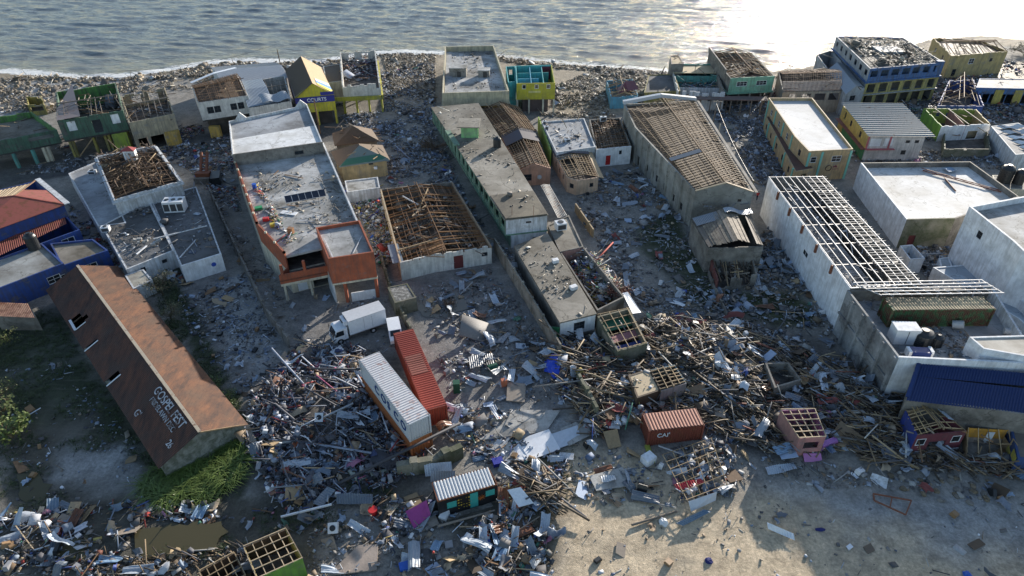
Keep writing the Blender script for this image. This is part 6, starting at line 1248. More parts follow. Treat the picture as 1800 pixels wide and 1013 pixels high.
for a in (('fridge',803,688,'box',(.8,.8,1.5),DG,'dark green cabinet standing in the open yard right of the red container','cabinet',.1),('plastic_drum',866,650,'lie',(.8,1.2,0),DG,'dark green drum lying in the yard between the boundary wall and the red container','drum',.4),
  ('blue_crate',875,815,'box',(1.1,.9,.5),plain('navy_plastic',(.02,.03,.30)),'navy blue crate behind the striped kiosk roof','crate',.3),('cyan_box',1205,692,'box',(.9,.7,.6),CB,'bright cyan box in the splintered timber right of the blue lined hut','box',.1),
  ('red_bucket',1197,612,'tube',(.6,0,.6),RP,'red bucket on the timber heap','bucket'),('white_chest',1139,812,'box',(1.3,1.1,.9),WHITE,'pale chest tipped beside the fallen timber roof grid','chest',.6),('yellow_board',1142,800,'box',(.5,2.4,.3),plain('lime_board',(.30,.32,.05)),'lime yellow board leaning beside the pale chest','board',.1),
  ('orange_box',886,678,'box',(.7,.5,1.0),plain('orange_board',(.50,.16,.08)),'orange upright board piece in the open yard','board',.3),('red_tub',656,902,'tube',(.9,0,.6),RP,'red tub near the pink panel','tub'),('blue_bag',712,998,'box',(1,.8,.4),BP,'blue bag on the ground at the bottom edge left of the walker in the cap','bag'),
  ('white_slab',762,722,'box',(1.1,1.2,.3),WHITE2,'pale lid standing on the cart behind the white lettered container','lid',.1)):
    if a[6] == 'x': continue
    gthing(*a[:3], a[3], a[4], a[5], a[6], a[7], a[8] if len(a) > 8 else None)
# blue tarp
def blob(nm, px, py, r, h, mat, lb, ct, sub=2, zo=0, st=(1,1)):
    c = P3(px, py, .3); bm = bmesh.new(); bmesh.ops.create_icosphere(bm, subdivisions=sub+1, radius=1)
    for v in bm.verts:
        k = 1+.35*noise.noise(v.co*2.1+Vector((px,py,0))); v.co = Vector((v.co.x*r*k*st[0], v.co.y*r*k*st[1], max(-.05, v.co.z)*h*k))
    me = bpy.data.meshes.new(nm); bm.to_mesh(me); bm.free(); me.materials.append(mat); o = bpy.data.objects.new(nm, me); COL.objects.link(o); o.location = (c.x, c.y, hgt(c.x, c.y)+zo); return tag(o, lb, ct)
blob('blue_tarpaulin', 977, 648, 1.5, .8, plain('tarp_blue',(.015,.06,.48),.45), 'bright blue tarpaulin heaped against the end of the boundary wall', 'tarpaulin', st=(.9,1.4))
blob('white_tarpaulin', 1190, 618, 1.6, .7, plain('tarp_white',(.65,.66,.70),.5), 'crumpled whitish sheet in the middle of the splintered timber', 'tarpaulin')
blob('blue_cloth', 1240, 695, .7, .4, plain('navy_cloth',(.015,.02,.13),.8), 'navy cloth in the rubble behind the brick red container', 'cloth')
blob('blue_cloth', 1443, 928, .32, .18, plain('navy_cloth',(.015,.02,.13),.8), 'navy cloth dropped on the shaded sand plain', 'cloth', st=(1.5,.6))
blob('blue_cloth', 1247, 983, .35, .22, plain('navy_cloth',(.015,.02,.13),.8), 'navy cloth on the sunlit sand at the bottom', 'cloth')
blob('blue_basket', 1703, 1008, .4, .3, plain('blue_plastic',(.02,.10,.45),.4), 'blue basket at the bottom edge of the plain, far right', 'basket')
blob('white_sack', 1167, 916, .45, .5, EN, 'round white sack on the sand beside the long blue grey sheets', 'sack')
blob('white_sack', 975, 882, .55, .6, EN, 'round white sack by the grass verge right of the striped kiosk', 'sack')

# --- big named sheets and slabs lying about
def sheet(nm, px4, z, mat, lb, ct='metal sheet', th=.05, corr=False, grp=None, tiltz=None):
    zz = z if isinstance(z, (list, tuple)) else [z]*4
    w = []
    for (x, y), h in zip(px4, zz):
        q = P3(x, y, 0); g = hgt(q.x, q.y); w.append(P3(x, y, g+h))
    mb = MB(); t_ = Vector((0,0,th))
    if corr:
        mb.corr(w[0], w[1]-w[0], w[3]-w[0], .25, .035, 4, curl=lambda a, t: .10*math.sin(a*5+t*3))
    else: mb.hexa([w[0],w[1],w[2],w[3],w[0]+t_,w[1]+t_,w[2]+t_,w[3]+t_])
    return tag(mb.build(nm, mat), lb, ct, grp)
PALEC = concrete((.46,.45,.42),(.22,.21,.19),.55,.6,'slab_concrete')
sheet('concrete_slab', [(842,775),(905,722),(985,722),(960,760)], .12, PALEC, 'broad pale concrete slab in the open yard behind the big white sheets', 'slab', .12)
sheet('concrete_slab', [(985,755),(1030,735),(1040,765),(1000,785)], .15, PALEC, 'cracked slab corner left of the wall stub', 'slab', .12)
sheet('concrete_slab', [(858,790),(897,778),(912,808),(880,822)], .15, PALEC, 'small pale slab left of the big white sheets', 'slab', .12)
sheet('white_roof_sheet', [(905,775),(965,755),(985,790),(925,812)], [.3,.5,.2,.2], plain('white_sheet',(.72,.74,.77),.5), 'big bright white roof sheet lying on the edge of the yard', 'roof sheet')
sheet('white_roof_sheet', [(965,765),(1015,748),(1022,775),(978,790)], [.4,.4,.1,.2], plain('grey_sheet',(.50,.54,.60),.5), 'grey white roof sheet right of the bright white one', 'roof sheet')
sheet('white_roof_sheet', [(900,788),(912,780),(930,806),(905,812)], [.2,.5,.2,.2], plain('white_sheet',(.72,.74,.77),.5), 'curled white sheet at the left end of the bright white ones', 'roof sheet')
sheet('concrete_slab', [(1035,838),(1095,822),(1105,855),(1048,864)], .15, PALEC, 'pale slab with a small white sheet on it, on the sand left of the pale chest', 'slab', .12)
sheet('metal_sheet', [(1055,838),(1080,834),(1078,848),(1058,848)], .45, ZPALE, 'small white sheet lying on the pale slab', corr=True)
sheet('metal_sheet', [(1097,826),(1105,830),(1122,862),(1108,864)], .4, ZINC, 'blue grey strip across the corner of the pale slab', corr=True)
sheet('wall_panel', [(892,672),(925,676),(922,708),(890,705)], .2, W_GR, 'large grey board lying flat in the open yard', 'board', .1)
sheet('dark_board', [(845,650),(865,618),(905,640),(870,664)], .1, ZDARK, 'x') if False else None
sheet('metal_sheet', [(823,628),(866,620),(862,638),(826,648)], [.5,.6,.3,.3], ZDARK, 'large dark blue grey sheet in the yard right of the red container', corr=True)
sheet('magenta_sheet', [(713,900),(750,880),(757,905),(728,930)], [.6,1.3,.5,.1], plain('magenta_board',(.34,.05,.22),.6), 'magenta panel leaning at the left end of the striped kiosk', 'panel', .08)
sheet('grey_board', [(738,910),(762,898),(772,922),(740,936)], .1, W_GR, 'grey board on the ground under the magenta panel', 'board', .08)
sheet('steel_pipe', [(494,909),(583,887),(583,889),(494,911)], .9, plain('white_sheet',(.72,.74,.77),.5), 'long straight white beam across the ditch', 'beam', .2)
sheet('metal_sheet', [(592,868),(655,868),(652,888),(592,886)], [.9,.9,.5,.5], ZDARK, 'big dark grey sheet above the ditch', corr=True)
sheet('metal_sheet', [(550,885),(575,855),(585,862),(565,892)], [.7,1.0,1.0,.5], ZDARK, 'steep dark strip crossing the long white beam', corr=True)
sheet('metal_sheet', [(745,815),(793,812),(795,838),(748,838)], [1.4,1.4,.3,.3], ZINC, 'blue grey sheet leaning on the mossy wall behind the striped kiosk', corr=True)
sheet('metal_sheet', [(757,828),(800,828),(800,845),(757,847)], [1.2,1.2,.3,.3], ZINC, 'second grey sheet in front of the one leaning on the mossy wall', corr=True)
sheet('silver_sheet', [(892,862),(915,857),(938,885),(912,892)], [1.4,1.4,.6,.6], ZPALE, 'silver board propped on yellow timber right of the striped kiosk', 'board', .06)
sheet('blue_steel_sheet', [(1188,920),(1238,895),(1245,900),(1200,925)], [.3,.7,.4,.2], ZBLUE, 'long shiny blue grey sheet at the front of the fallen roof grid', corr=True)
sheet('white_roof_sheet', [(1210,882),(1260,865),(1258,880),(1215,900)], [1.1,1.2,.2,.2], plain('grey_sheet',(.50,.54,.60),.5), 'grey and white roof sheet at the front edge of the fallen roof grid', 'roof sheet')
sheet('red_sheet', [(1184,852),(1232,840),(1240,855),(1190,862)], .5, metal((.45,.03,.04),.1), 'bright red sheet under the fallen roof grid', corr=True)
sheet('maroon_sheet', [(1155,565),(1200,548),(1222,562),(1172,583)], [.5,1.1,1.2,.4], metal((.22,.04,.04),.3), 'maroon roofing sheet, back one of the pair right of the green lined room', corr=True)
sheet('maroon_sheet', [(1178,580),(1222,558),(1242,572),(1200,586)], [.5,1.0,1.1,.4], metal((.30,.07,.05),.3), 'maroon roofing sheet, front one of the pair right of the green lined room', corr=True)
sheet('white_wall_panel', [(1094,516),(1103,514),(1127,550),(1112,552)], [2.6,2.6,2.0,2.4], plain('white_sheet',(.72,.74,.77),.5), 'bright white strip roof beside the junk filled room', 'panel', .08)
sheet('corrugated_strip', [(950,326),(966,323),(998,378),(980,383)], [2.6,2.6,2.9,2.9], metal((.40,.38,.34),.35,.7), 'long pale corrugated strip roof between the mossy roof and the peach house', 'roof sheet', corr=True)
sheet('striped_awning', [(1348,918),(1395,938),(1392,948),(1350,930)], [.5,.5,.2,.2], ZPALE, 'slatted white panel lying on the sand at the shadow edge', 'panel', corr=True)
sheet('brown_mat', [(1517,962),(1530,955),(1538,968),(1526,974)], .05, plain('brown_mat',(.10,.075,.05)), 'brown mat on the shaded plain', 'mat', .05)
sheet('framed_screen', [(1487,961),(1494,956),(1500,962),(1492,968)], .08, plain('white_sheet',(.72,.74,.77),.5), 'small white framed screen face up on the shaded plain', 'screen', .06)
sheet('pale_floor', [(575,1013),(630,960),(665,958),(662,1003)], .15, concrete((.42,.34,.28),(.24,.20,.17),.5,.5,'worn_floor'), 'pale worn floor slab at the bottom beside the yellow framed panel', 'slab', .12)
sheet('blue_sheet_long', [(1345,822),(1395,812),(1397,820),(1350,835)], .3, ZINC, 'long pale blue grey sheet below the pink hut', corr=True)
sheet('leaning_board', [(1060,760),(1085,755),(1092,785),(1070,790)], [.8,.8,.2,.2], W_TAN, 'tan board piece leaning left of the brick red container', 'board', .08)
c = P3(1150,560,0)
mb = MB(); a = [P3(1535,868,.4), P3(1602,880,.4), P3(1592,905,.3), P3(1537,880,.3)]
root = thing('rusty_bed_frame', a[0], 'rusty open rectangular metal frame lying on the shaded plain', 'frame')
for i in range(4): MB().bar(a[i], a[(i+1)%4], .12,.12).build('rail', RSTEEL, root)
MB().bar((a[0]+a[1])/2, (a[2]+a[3])/2, .1,.1).build('cross_bar', RSTEEL, root)

# --- people
def person(px, py, label, shirt, legs, z=0, face=0, cap=None, lean=0, arms=(0,0)):
    c = P3(px, py, z); c.z = z+hgt(c.x, c.y) if z == 0 else z; root = thing('person', c, label, 'person')
    J = {'hip':(0,0,.95),'sp':(0,lean*.3,1.2),'ch':(0,lean*.6,1.42),'nk':(0,lean*.75,1.52),'hd':(0,lean*.9,1.64),'ht':(0,lean,1.74)}
    ed = [('hip','sp'),('sp','ch'),('ch','nk'),('nk','hd'),('hd','ht')]; rr = {'hip':.15,'sp':.14,'ch':.16,'nk':.06,'hd':.10,'ht':.07}
    for s_, k, ar in ((-1,'l',arms[0]),(1,'r',arms[1])):
        J['t'+k] = (s_*.11,.02,.86); J['k'+k] = (s_*.13,.05+.08*s_,.48); J['a'+k] = (s_*.14,-.05+.12*s_,.08); J['f'+k] = (s_*.15,.12+.12*s_,.04)
        J['s'+k] = (s_*.21,lean*.6,1.42); J['e'+k] = (s_*.30,lean*.6+.04+ar*.2,1.15); J['w'+k] = (s_*.27,lean*.6+.18+ar*.3,.95+ar*.25); J['h'+k] = (s_*.26,lean*.6+.24+ar*.35,.88+ar*.3)
        ed += [('hip','t'+k),('t'+k,'k'+k),('k'+k,'a'+k),('a'+k,'f'+k),('ch','s'+k),('s'+k,'e'+k),('e'+k,'w'+k),('w'+k,'h'+k)]
        rr.update({'t'+k:.10,'k'+k:.065,'a'+k:.045,'f'+k:.04,'s'+k:.07,'e'+k:.045,'w'+k:.032,'h'+k:.04})
        for q in range(4):
            J[f'g{q}{k}'] = (s_*.26+(q-1.5)*.022, lean*.6+.32+ar*.4-.01*abs(q-1.5), .83+ar*.3); ed.append(('h'+k, f'g{q}{k}')); rr[f'g{q}{k}'] = .009
        J['m'+k] = (s_*.20, lean*.6+.28+ar*.36, .88+ar*.3); ed.append(('h'+k,'m'+k)); rr['m'+k] = .010
    names = list(J); me = bpy.data.meshes.new('body'); me.from_pydata([J[n] for n in names], [(names.index(a), names.index(b_)) for a, b_ in ed], [])
    o = bpy.data.objects.new('body', me); COL.objects.link(o); md = o.modifiers.new('s','SKIN'); me.skin_vertices or me.skin_vertices.new() if hasattr(me.skin_vertices,'new') else None
    for i, n in enumerate(names): me.skin_vertices[0].data[i].radius = (rr[n]*1.0, rr[n]*(.8 if n in ('hip','sp','ch') else 1)); 
    me.skin_vertices[0].data[0].use_root = True; o.modifiers.new('u','SUBSURF').levels = 1
    bpy.context.view_layer.update(); ev = bpy.data.meshes.new_from_object(o.evaluated_get(bpy.context.evaluated_depsgraph_get())); o.modifiers.clear(); o.data = ev; ev.materials.clear()
    for m_ in (plain('skin',(.10,.05,.03),.6), plain('shirt_'+str(shirt),shirt,.8), plain('trousers_'+str(legs),legs,.8), BLACKP): ev.materials.append(m_)
    for p in ev.polygons:
        z_ = p.center.z; x_ = abs(p.center.x); p.material_index = 3 if z_ < .09 else 2 if z_ < .96 and x_ < .235 else 0 if z_ > 1.51 or (x_ > .24 and z_ < 1.2) else 1
        p.use_smooth = True
    o.name = 'body'; o.parent = root; root.rotation_euler = (0,0,face)
    hm = MB(); 
    bm = bmesh.new(); bmesh.ops.create_uvsphere(bm, u_segments=12, v_segments=8, radius=.115)
    for v in bm.verts: v.co = Vector((v.co.x, v.co.y*1.1+lean*.92, max(v.co.z, -.01)+1.70))
    m2 = bpy.data.meshes.new('cap' if cap else 'hair'); bm.to_mesh(m2); bm.free(); m2.materials.append(plain('cap_'+str(cap), cap) if cap else BLACKP); h = bpy.data.objects.new('cap' if cap else 'hair', m2); COL.objects.link(h); h.parent = root
    return root
person(764,990,'person in dark clothes and a red and white cap walking below the striped kiosk',(.03,.03,.035),(.02,.02,.025),cap=(.55,.05,.03),face=.4)
person(691,972,'person in a grey shirt bending over the junk left of the one with the cap',(.30,.32,.36),(.03,.04,.08),face=2.2,lean=.35,arms=(1,1))
person(697,243,'tiny dark figure walking in the littered street left of the long mossy roof',(.03,.03,.03),(.03,.03,.04),face=1.2)
person(1330,352,'person in a red shirt beside the steel grid building',(.50,.04,.04),(.03,.03,.05),face=.2)
person(1212,205,'x',(.5,.5,.5),(.1,.1,.1)) if False else None

# ================================================================ VEGETATION
def leafmat(c, name='leaves'):
    k = ('leaf', c)
    if k in _mc: return _mc[k]
    m, t, b = nodes(name); n = noise_(t, coords(t), 1.6, 4); n2 = noise_(t, coords(t), 7, 2)
    t.links.new(mix(t, n2, mix(t, ramp(t, n, [(.35,0),(.65,1)]), sc(c,.45), sc(c,1.3)), sc((c[0]*1.5,c[1]*1.2,c[2]),1.2)), b.inputs['Base Color']); b.inputs['Roughness'].default_value = .6
    _mc[k] = m; return m
def blades(mb, x, y, z, n, L, spread, w=.05, seg=4, droop=1.0):
    for _ in range(n):
        a = R.uniform(0, 2*PI); r = R.uniform(0, spread); p = Vector((x+math.cos(a)*r, y+math.sin(a)*r, z)); l = L*R.uniform(.6, 1.2); out = Vector((math.cos(a), math.sin(a), 0)); s = Vector((-out.y, out.x, 0))*w*.5; k = len(mb.v)
        for i in range(seg+1):
            t = i/seg; q = p+out*(l*.75*t*t*droop)+Vector((0,0,l*(t-.55*t*t*droop))); ww = 1-t*.85; mb.v += [tuple(q-s*ww), tuple(q+s*ww)]
        for i in range(seg): mb.f.append((k+2*i, k+2*i+1, k+2*i+3, k+2*i+2)); mb.m.append(0)
def rnd_in(P):
    x0, x1 = min(p[0] for p in P), max(p[0] for p in P); y0, y1 = min(p[1] for p in P), max(p[1] for p in P)
    while True:
        x, y = R.uniform(x0, x1), R.uniform(y0, y1)
        if inpoly(x, y, P): return x, y
def infoot(x, y):
    return any(b[0] < x < b[1] and b[2] < y < b[3] and inpoly(x, y, P) for P, b in FB)
FB = [(P, (min(p[0] for p in P), max(p[0] for p in P), min(p[1] for p in P), max(p[1] for p in P))) for P in FOOT]
mb = MB(); P = poly_px([(256,830),(300,828),(432,770),(440,815),(420,850),(350,888),(300,892),(258,885)])
for _ in range(135): x, y = rnd_in(P); blades(mb, x, y, hgt(x,y)-.05, 20, R.uniform(.9,2.4), .3, .13, 5, 1.3)
tag(mb.build('tall_grass', leafmat((.062,.110,.022), 'tall_grass')), 'thick bright green tall grass clump in front of the stone gable of the rusty shed', 'grass', kind='stuff')
mb = MB()
for pts, n, L in (([(-30,560),(90,545),(290,840),(230,800),(-10,780)], 1500, .5),([(255,485),(300,480),(420,700),(455,790),(430,760),(285,560)], 700, .7),([(-20,790),(60,790),(120,880),(60,930),(-20,920)],260,.4),([(1120,400),(1190,370),(1275,550),(1200,520)], 330, .28),([(960,800),(1010,790),(1000,880),(955,890)], 90, .3),([(1240,510),(1400,520),(1430,560),(1300,570)], 150, .3),([(250,980),(430,930),(440,960),(300,1005)], 120, .5),([(590,850),(700,850),(690,880),(600,890)],60,.5),([(440,905),(700,890),(650,930),(460,940)],120,.5)):
    P = poly_px(pts)
    for _ in range(n):
        x, y = rnd_in(P)
        if not infoot(x, y) and noise.noise((x*.25,y*.25,4)) > -.15: blades(mb, x, y, hgt(x,y)-.03, 9, L*R.uniform(.6,1.3), .3, .06, 3)
tag(mb.build('weeds', leafmat((.030,.052,.016), 'weeds')), 'low weeds growing round the shed and in the yards', 'weeds', kind='stuff')
def bush(px, py, r, h, label, leaf, nl, nm='shrub', cat='shrub', nb=26, bc=None, ls=.16, trunks=3):
    c = P3(px, py, 0); c.z = hgt(c.x, c.y)-.05; root = thing(nm, c, label, cat); mb = MB(); tips = []
    for i in range(trunks):
        a = R.uniform(0, 6.28); t = c+Vector((math.cos(a)*r*.25, math.sin(a)*r*.25, h*.45)); mb.tube(c, t, .10, .05, 6, cap=False)
        for j in range(nb//trunks):
            b_ = a+R.uniform(-1.6,1.6); s0 = c+(t-c)*R.uniform(.35,1); e = s0+Vector((math.cos(b_)*r*R.uniform(.4,.95), math.sin(b_)*r*R.uniform(.4,.95), h*R.uniform(.05,.55))); mb.tube(s0, e, .045, .015, 4, cap=False)
            for k in range(3): s1 = s0+(e-s0)*R.uniform(.4,1); e2 = s1+Vector((R.uniform(-1,1)*r*.35, R.uniform(-1,1)*r*.35, R.uniform(-.1,.35)*h)); mb.tube(s1, e2, .02, .008, 3, cap=False); tips.append(e2); tips.append(e)
    mb.build('branches', bc or W_GR, root)
    if nl:
        lm = MB()
        for _ in range(nl):
            p = R.choice(tips)+Vector((R.gauss(0,.22), R.gauss(0,.22), R.gauss(0,.18))); u = Vector((R.uniform(-1,1),R.uniform(-1,1),R.uniform(-.4,.4))).normalized()*ls; v = u.cross(Vector((R.uniform(-1,1),R.uniform(-1,1),1))).normalized()*ls*.45
            lm.poly([p, p+u*.5+v, p+u, p+u*.5-v])
        lm.build('foliage', leafmat(leaf), root)
    return root
W_TW = wood((.16,.12,.07))
bush(287,520,2.3,3.6,'half bare shrub against the rusty roof below the small tan shed',(.07,.075,.03),700,bc=W_TW); bush(300,560,1.8,2.6,'half bare shrub beside the rusty roof, further down the slope',(.06,.07,.03),420,bc=W_TW)
bush(40,515,2.2,3.2,'yellowish bush behind the small rust roofed hut',(.16,.13,.05),900,bc=W_TW); bush(18,600,2.0,2.6,'thin yellow green bush at the left edge below the rust roofed hut',(.10,.13,.03),500,bc=W_TW)
bush(8,690,1.6,1.6,'lime green bush at the left edge halfway down the weeds',(.07,.10,.025),350,bc=W_TW); bush(22,770,1.8,3.0,'drooping green palm like bush at the left edge above the puddle',(.07,.11,.025),700,bc=W_TW,ls=.34); bush(5,730,1.6,2.4,'second green bush at the left edge above the drooping one',(.06,.09,.025),260,bc=W_TW,ls=.3)
bush(765,262,3.4,2.2,'low tangled brown thicket in the littered street beside the green balcony side',(.07,.055,.035),900,nb=60,bc=wood((.12,.08,.05)),trunks=6); bush(788,535,1.1,.9,'small round brown uprooted bush in the puddled yard',(.07,.045,.03),400,nb=40,bc=wood((.12,.07,.04)),ls=.1)
r_ = bush(1084,532,1.9,1.2,'red brown brushwood tangle at the street end of the junk filled room',(.10,.035,.02),300,nb=90,bc=wood((.17,.06,.035)),trunks=8); r_.location.z += 1.6
bush(395,715,1.5,1.4,'dark green bush against the right eave of the rusty shed, lower of two',(.06,.10,.02),600,bc=W_TW); bush(372,680,1.2,1.2,'dark green bush against the right eave of the rusty shed, upper of two',(.05,.09,.02),500,bc=W_TW)
bush(1800,98,4.5,3.0,'grey green scrub behind the sea villa at the right edge',(.10,.10,.06),1400,nb=50,bc=W_TW,ls=.3,trunks=5); bush(1505,160,1.4,1.6,'x',(.1,.1,.1),10) if False else None

# ================================================================ DEBRIS
NP = np.random.RandomState(11)
def np_in(X, Y, P):
    c = np.zeros(X.shape, bool); j = len(P)-1
    for i in range(len(P)):
        xi, yi = P[i]; xj, yj = P[j]
        if yi != yj: c ^= ((yi > Y) != (yj > Y)) & (X < (xj-xi)*(Y-yi)/(yj-yi)+xi)
        j = i
    return c
def sample(P, n, avoid=True, clump=.5, sc_=.16, seed=0):
    x0, x1 = min(p[0] for p in P), max(p[0] for p in P); y0, y1 = min(p[1] for p in P), max(p[1] for p in P); out = []; tries = 0
    while len(out) < n and tries < 30:
        tries += 1; X = NP.uniform(x0, x1, n*2+20); Y = NP.uniform(y0, y1, n*2+20); ok = np_in(X, Y, P)
        if avoid:
            for Q, b in FB:
                k = ok & (X > b[0]) & (X < b[1]) & (Y > b[2]) & (Y < b[3])
                if k.any(): ok &= ~np_in(X, Y, Q)
        for x, y in zip(X[ok].tolist(), Y[ok].tolist()):
            if clump and .5+noise.noise((x*sc_, y*sc_, seed+20.))*1.3+noise.noise((x*sc_*4, y*sc_*4, seed+7.))*.7 < clump*R.random()*1.6: continue
            out.append((x, y))
            if len(out) >= n: break
    return out
PAL = {
 'scrap': [((.24,.27,.32),5),((.38,.41,.46),2.4),((.60,.62,.65),1.3),((.12,.13,.15),6),((.20,.26,.34),3),((.26,.17,.10),2),((.36,.28,.19),2),((.22,.05,.04),.8),((.05,.08,.25),.5),((.40,.16,.26),.25),((.07,.18,.12),.4)],
 'mix': [((.16,.15,.14),5),((.08,.08,.09),6),((.34,.37,.42),4),((.62,.63,.66),3),((.22,.27,.34),3),((.24,.16,.09),4),((.42,.31,.18),2),((.03,.035,.05),5),((.05,.09,.28),1.2),((.35,.04,.03),.9),((.45,.35,.10),.35),((.06,.20,.14),.6),((.30,.10,.06),.9),((.40,.18,.25),.3)],
 'junk': [((.05,.05,.06),9),((.10,.10,.12),6),((.60,.62,.66),4),((.30,.34,.42),4),((.04,.06,.15),1.3),((.26,.03,.03),.7),((.40,.10,.03),.3),((.20,.10,.06),2),((.30,.22,.14),2),((.35,.37,.40),3),((.40,.10,.18),.4)],
 'wood': [((.21,.15,.085),6),((.14,.10,.06),9),((.42,.32,.19),3),((.06,.045,.032),11),((.22,.22,.21),4),((.50,.48,.44),1.5),((.10,.10,.11),5),((.30,.35,.42),1),((.25,.08,.05),.4)],
 'grey': [((.20,.19,.18),8),((.34,.34,.34),4),((.10,.10,.105),7),((.32,.37,.44),4),((.62,.64,.67),2),((.24,.18,.12),3),((.10,.14,.22),1)],
 'sandy': [((.34,.28,.20),6),((.22,.19,.15),6),((.14,.12,.10),4),((.48,.44,.36),2),((.30,.32,.34),1),((.55,.55,.54),.5)],
 'bluewhite': [((.14,.14,.14),6),((.30,.36,.46),5),((.60,.64,.70),3),((.07,.07,.08),6),((.20,.17,.13),4),((.12,.18,.30),2)],
 'brown': [((.13,.08,.045),8),((.07,.045,.03),9),((.26,.17,.09),4),((.38,.27,.15),1.5),((.2,.19,.18),1)],
 'roof': [((.24,.22,.19),6),((.14,.12,.10),6),((.42,.38,.30),4),((.55,.54,.50),2),((.08,.07,.06),3)],
 'colour': [((.60,.60,.60),5),((.35,.24,.14),4),((.08,.08,.08),4),((.03,.06,.35),1.5),((.50,.06,.03),1.2),((.02,.18,.10),1.6),((.60,.45,.04),1),((.45,.38,.28),3),((.30,.33,.38),3)],
}
CUB = np.array([(-1,-1,-1),(1,-1,-1),(1,1,-1),(-1,1,-1),(-1,-1,1),(1,-1,1),(1,1,1),(-1,1,1)], dtype=np.float32)*.5
QF = np.array([(3,2,1,0),(4,5,6,7),(0,1,5,4),(1,2,6,5),(2,3,7,6),(3,0,4,7)], dtype=np.int32)
RUB = attr_mat('rubble', .7, .3)
def shards(name, pts, pal, label, zf=None, size=1.0, plank=.35, plate=.35, tilt=.35, lift=.25, cat='rubble', lmax=1.0, dirn=None):
    n = len(pts)
    if not n: return
    cols = [c for c, w in PAL[pal]]; w = np.array([w for c, w in PAL[pal]]); w = w/w.sum(); ci = NP.choice(len(cols), n, p=w)
    col = np.array(cols, dtype=np.float32)[ci]*NP.uniform(.6, 1.3, (n, 1)).astype(np.float32)
    k = NP.uniform(0, 1, n); D = np.empty((n, 3), dtype=np.float32); s = size*NP.lognormal(-.05, .6, n)
    pl = k < plank; pt = (k >= plank) & (k < plank+plate); ch = ~(pl | pt)
    D[pl] = np.stack([s[pl]*1.25*lmax, s[pl]**.5*.075, s[pl]**.5*.05], 1); D[pt] = np.stack([s[pt]*.55, s[pt]*.36, .03+0*s[pt]], 1); D[ch] = np.stack([s[ch]*.24, s[ch]*.2, s[ch]*.15], 1)
    A = NP.uniform(0, 2*PI, n) if dirn is None else np.where(NP.uniform(0,1,n) < .3, NP.uniform(0, 2*PI, n), NP.normal(dirn, .42, n)); B = NP.normal(0, tilt, n); C_ = NP.normal(0, tilt*.6, n)
    ca, sa, cb, sb, cc, s2 = np.cos(A), np.sin(A), np.cos(B), np.sin(B), np.cos(C_), np.sin(C_); z0 = np.zeros(n); o1 = np.ones(n)
    Rz = np.array([[ca,-sa,z0],[sa,ca,z0],[z0,z0,o1]]).transpose(2,0,1); Ry = np.array([[cb,z0,sb],[z0,o1,z0],[-sb,z0,cb]]).transpose(2,0,1); Rx = np.array([[o1,z0,z0],[z0,cc,-s2],[z0,s2,cc]]).transpose(2,0,1)
    M = Rz@Ry@Rx; V = (CUB[None]*D[:, None, :])@M.transpose(0,2,1)
    pos = np.array([(x, y, (zf if zf is not None else hgt(x, y))) for x, y in pts]); pos[:, 2] += D[:, 2]*.5+np.abs(NP.normal(0, lift, n))*.6+np.abs(np.sin(B))*D[:, 0]*.35
    V = (V+pos[:, None, :]).reshape(-1, 3).astype(np.float32); F = (QF[None]+(np.arange(n)*8)[:, None, None]).reshape(-1, 4)
    c0 = V.mean(0); c0[2] = V[:, 2].min(); V -= c0
    me = bpy.data.meshes.new(name); me.vertices.add(len(V)); me.vertices.foreach_set('co', V.ravel()); me.loops.add(F.size); me.loops.foreach_set('vertex_index', F.ravel().astype(np.int32)); me.polygons.add(len(F)); me.polygons.foreach_set('loop_start', np.arange(0, F.size, 4, dtype=np.int32)); me.polygons.foreach_set('loop_total', np.full(len(F), 4, dtype=np.int32))
    me.update(calc_edges=True); at = me.attributes.new('col', 'FLOAT_COLOR', 'FACE'); a = np.ones((len(F), 4), dtype=np.float32); a[:, :3] = np.repeat(col, 6, 0); at.data.foreach_set('color', a.ravel()); me.materials.append(RUB)
    o = bpy.data.objects.new(name, me); COL.objects.link(o); o.location = c0.tolist(); return tag(o, label, cat, kind='stuff')
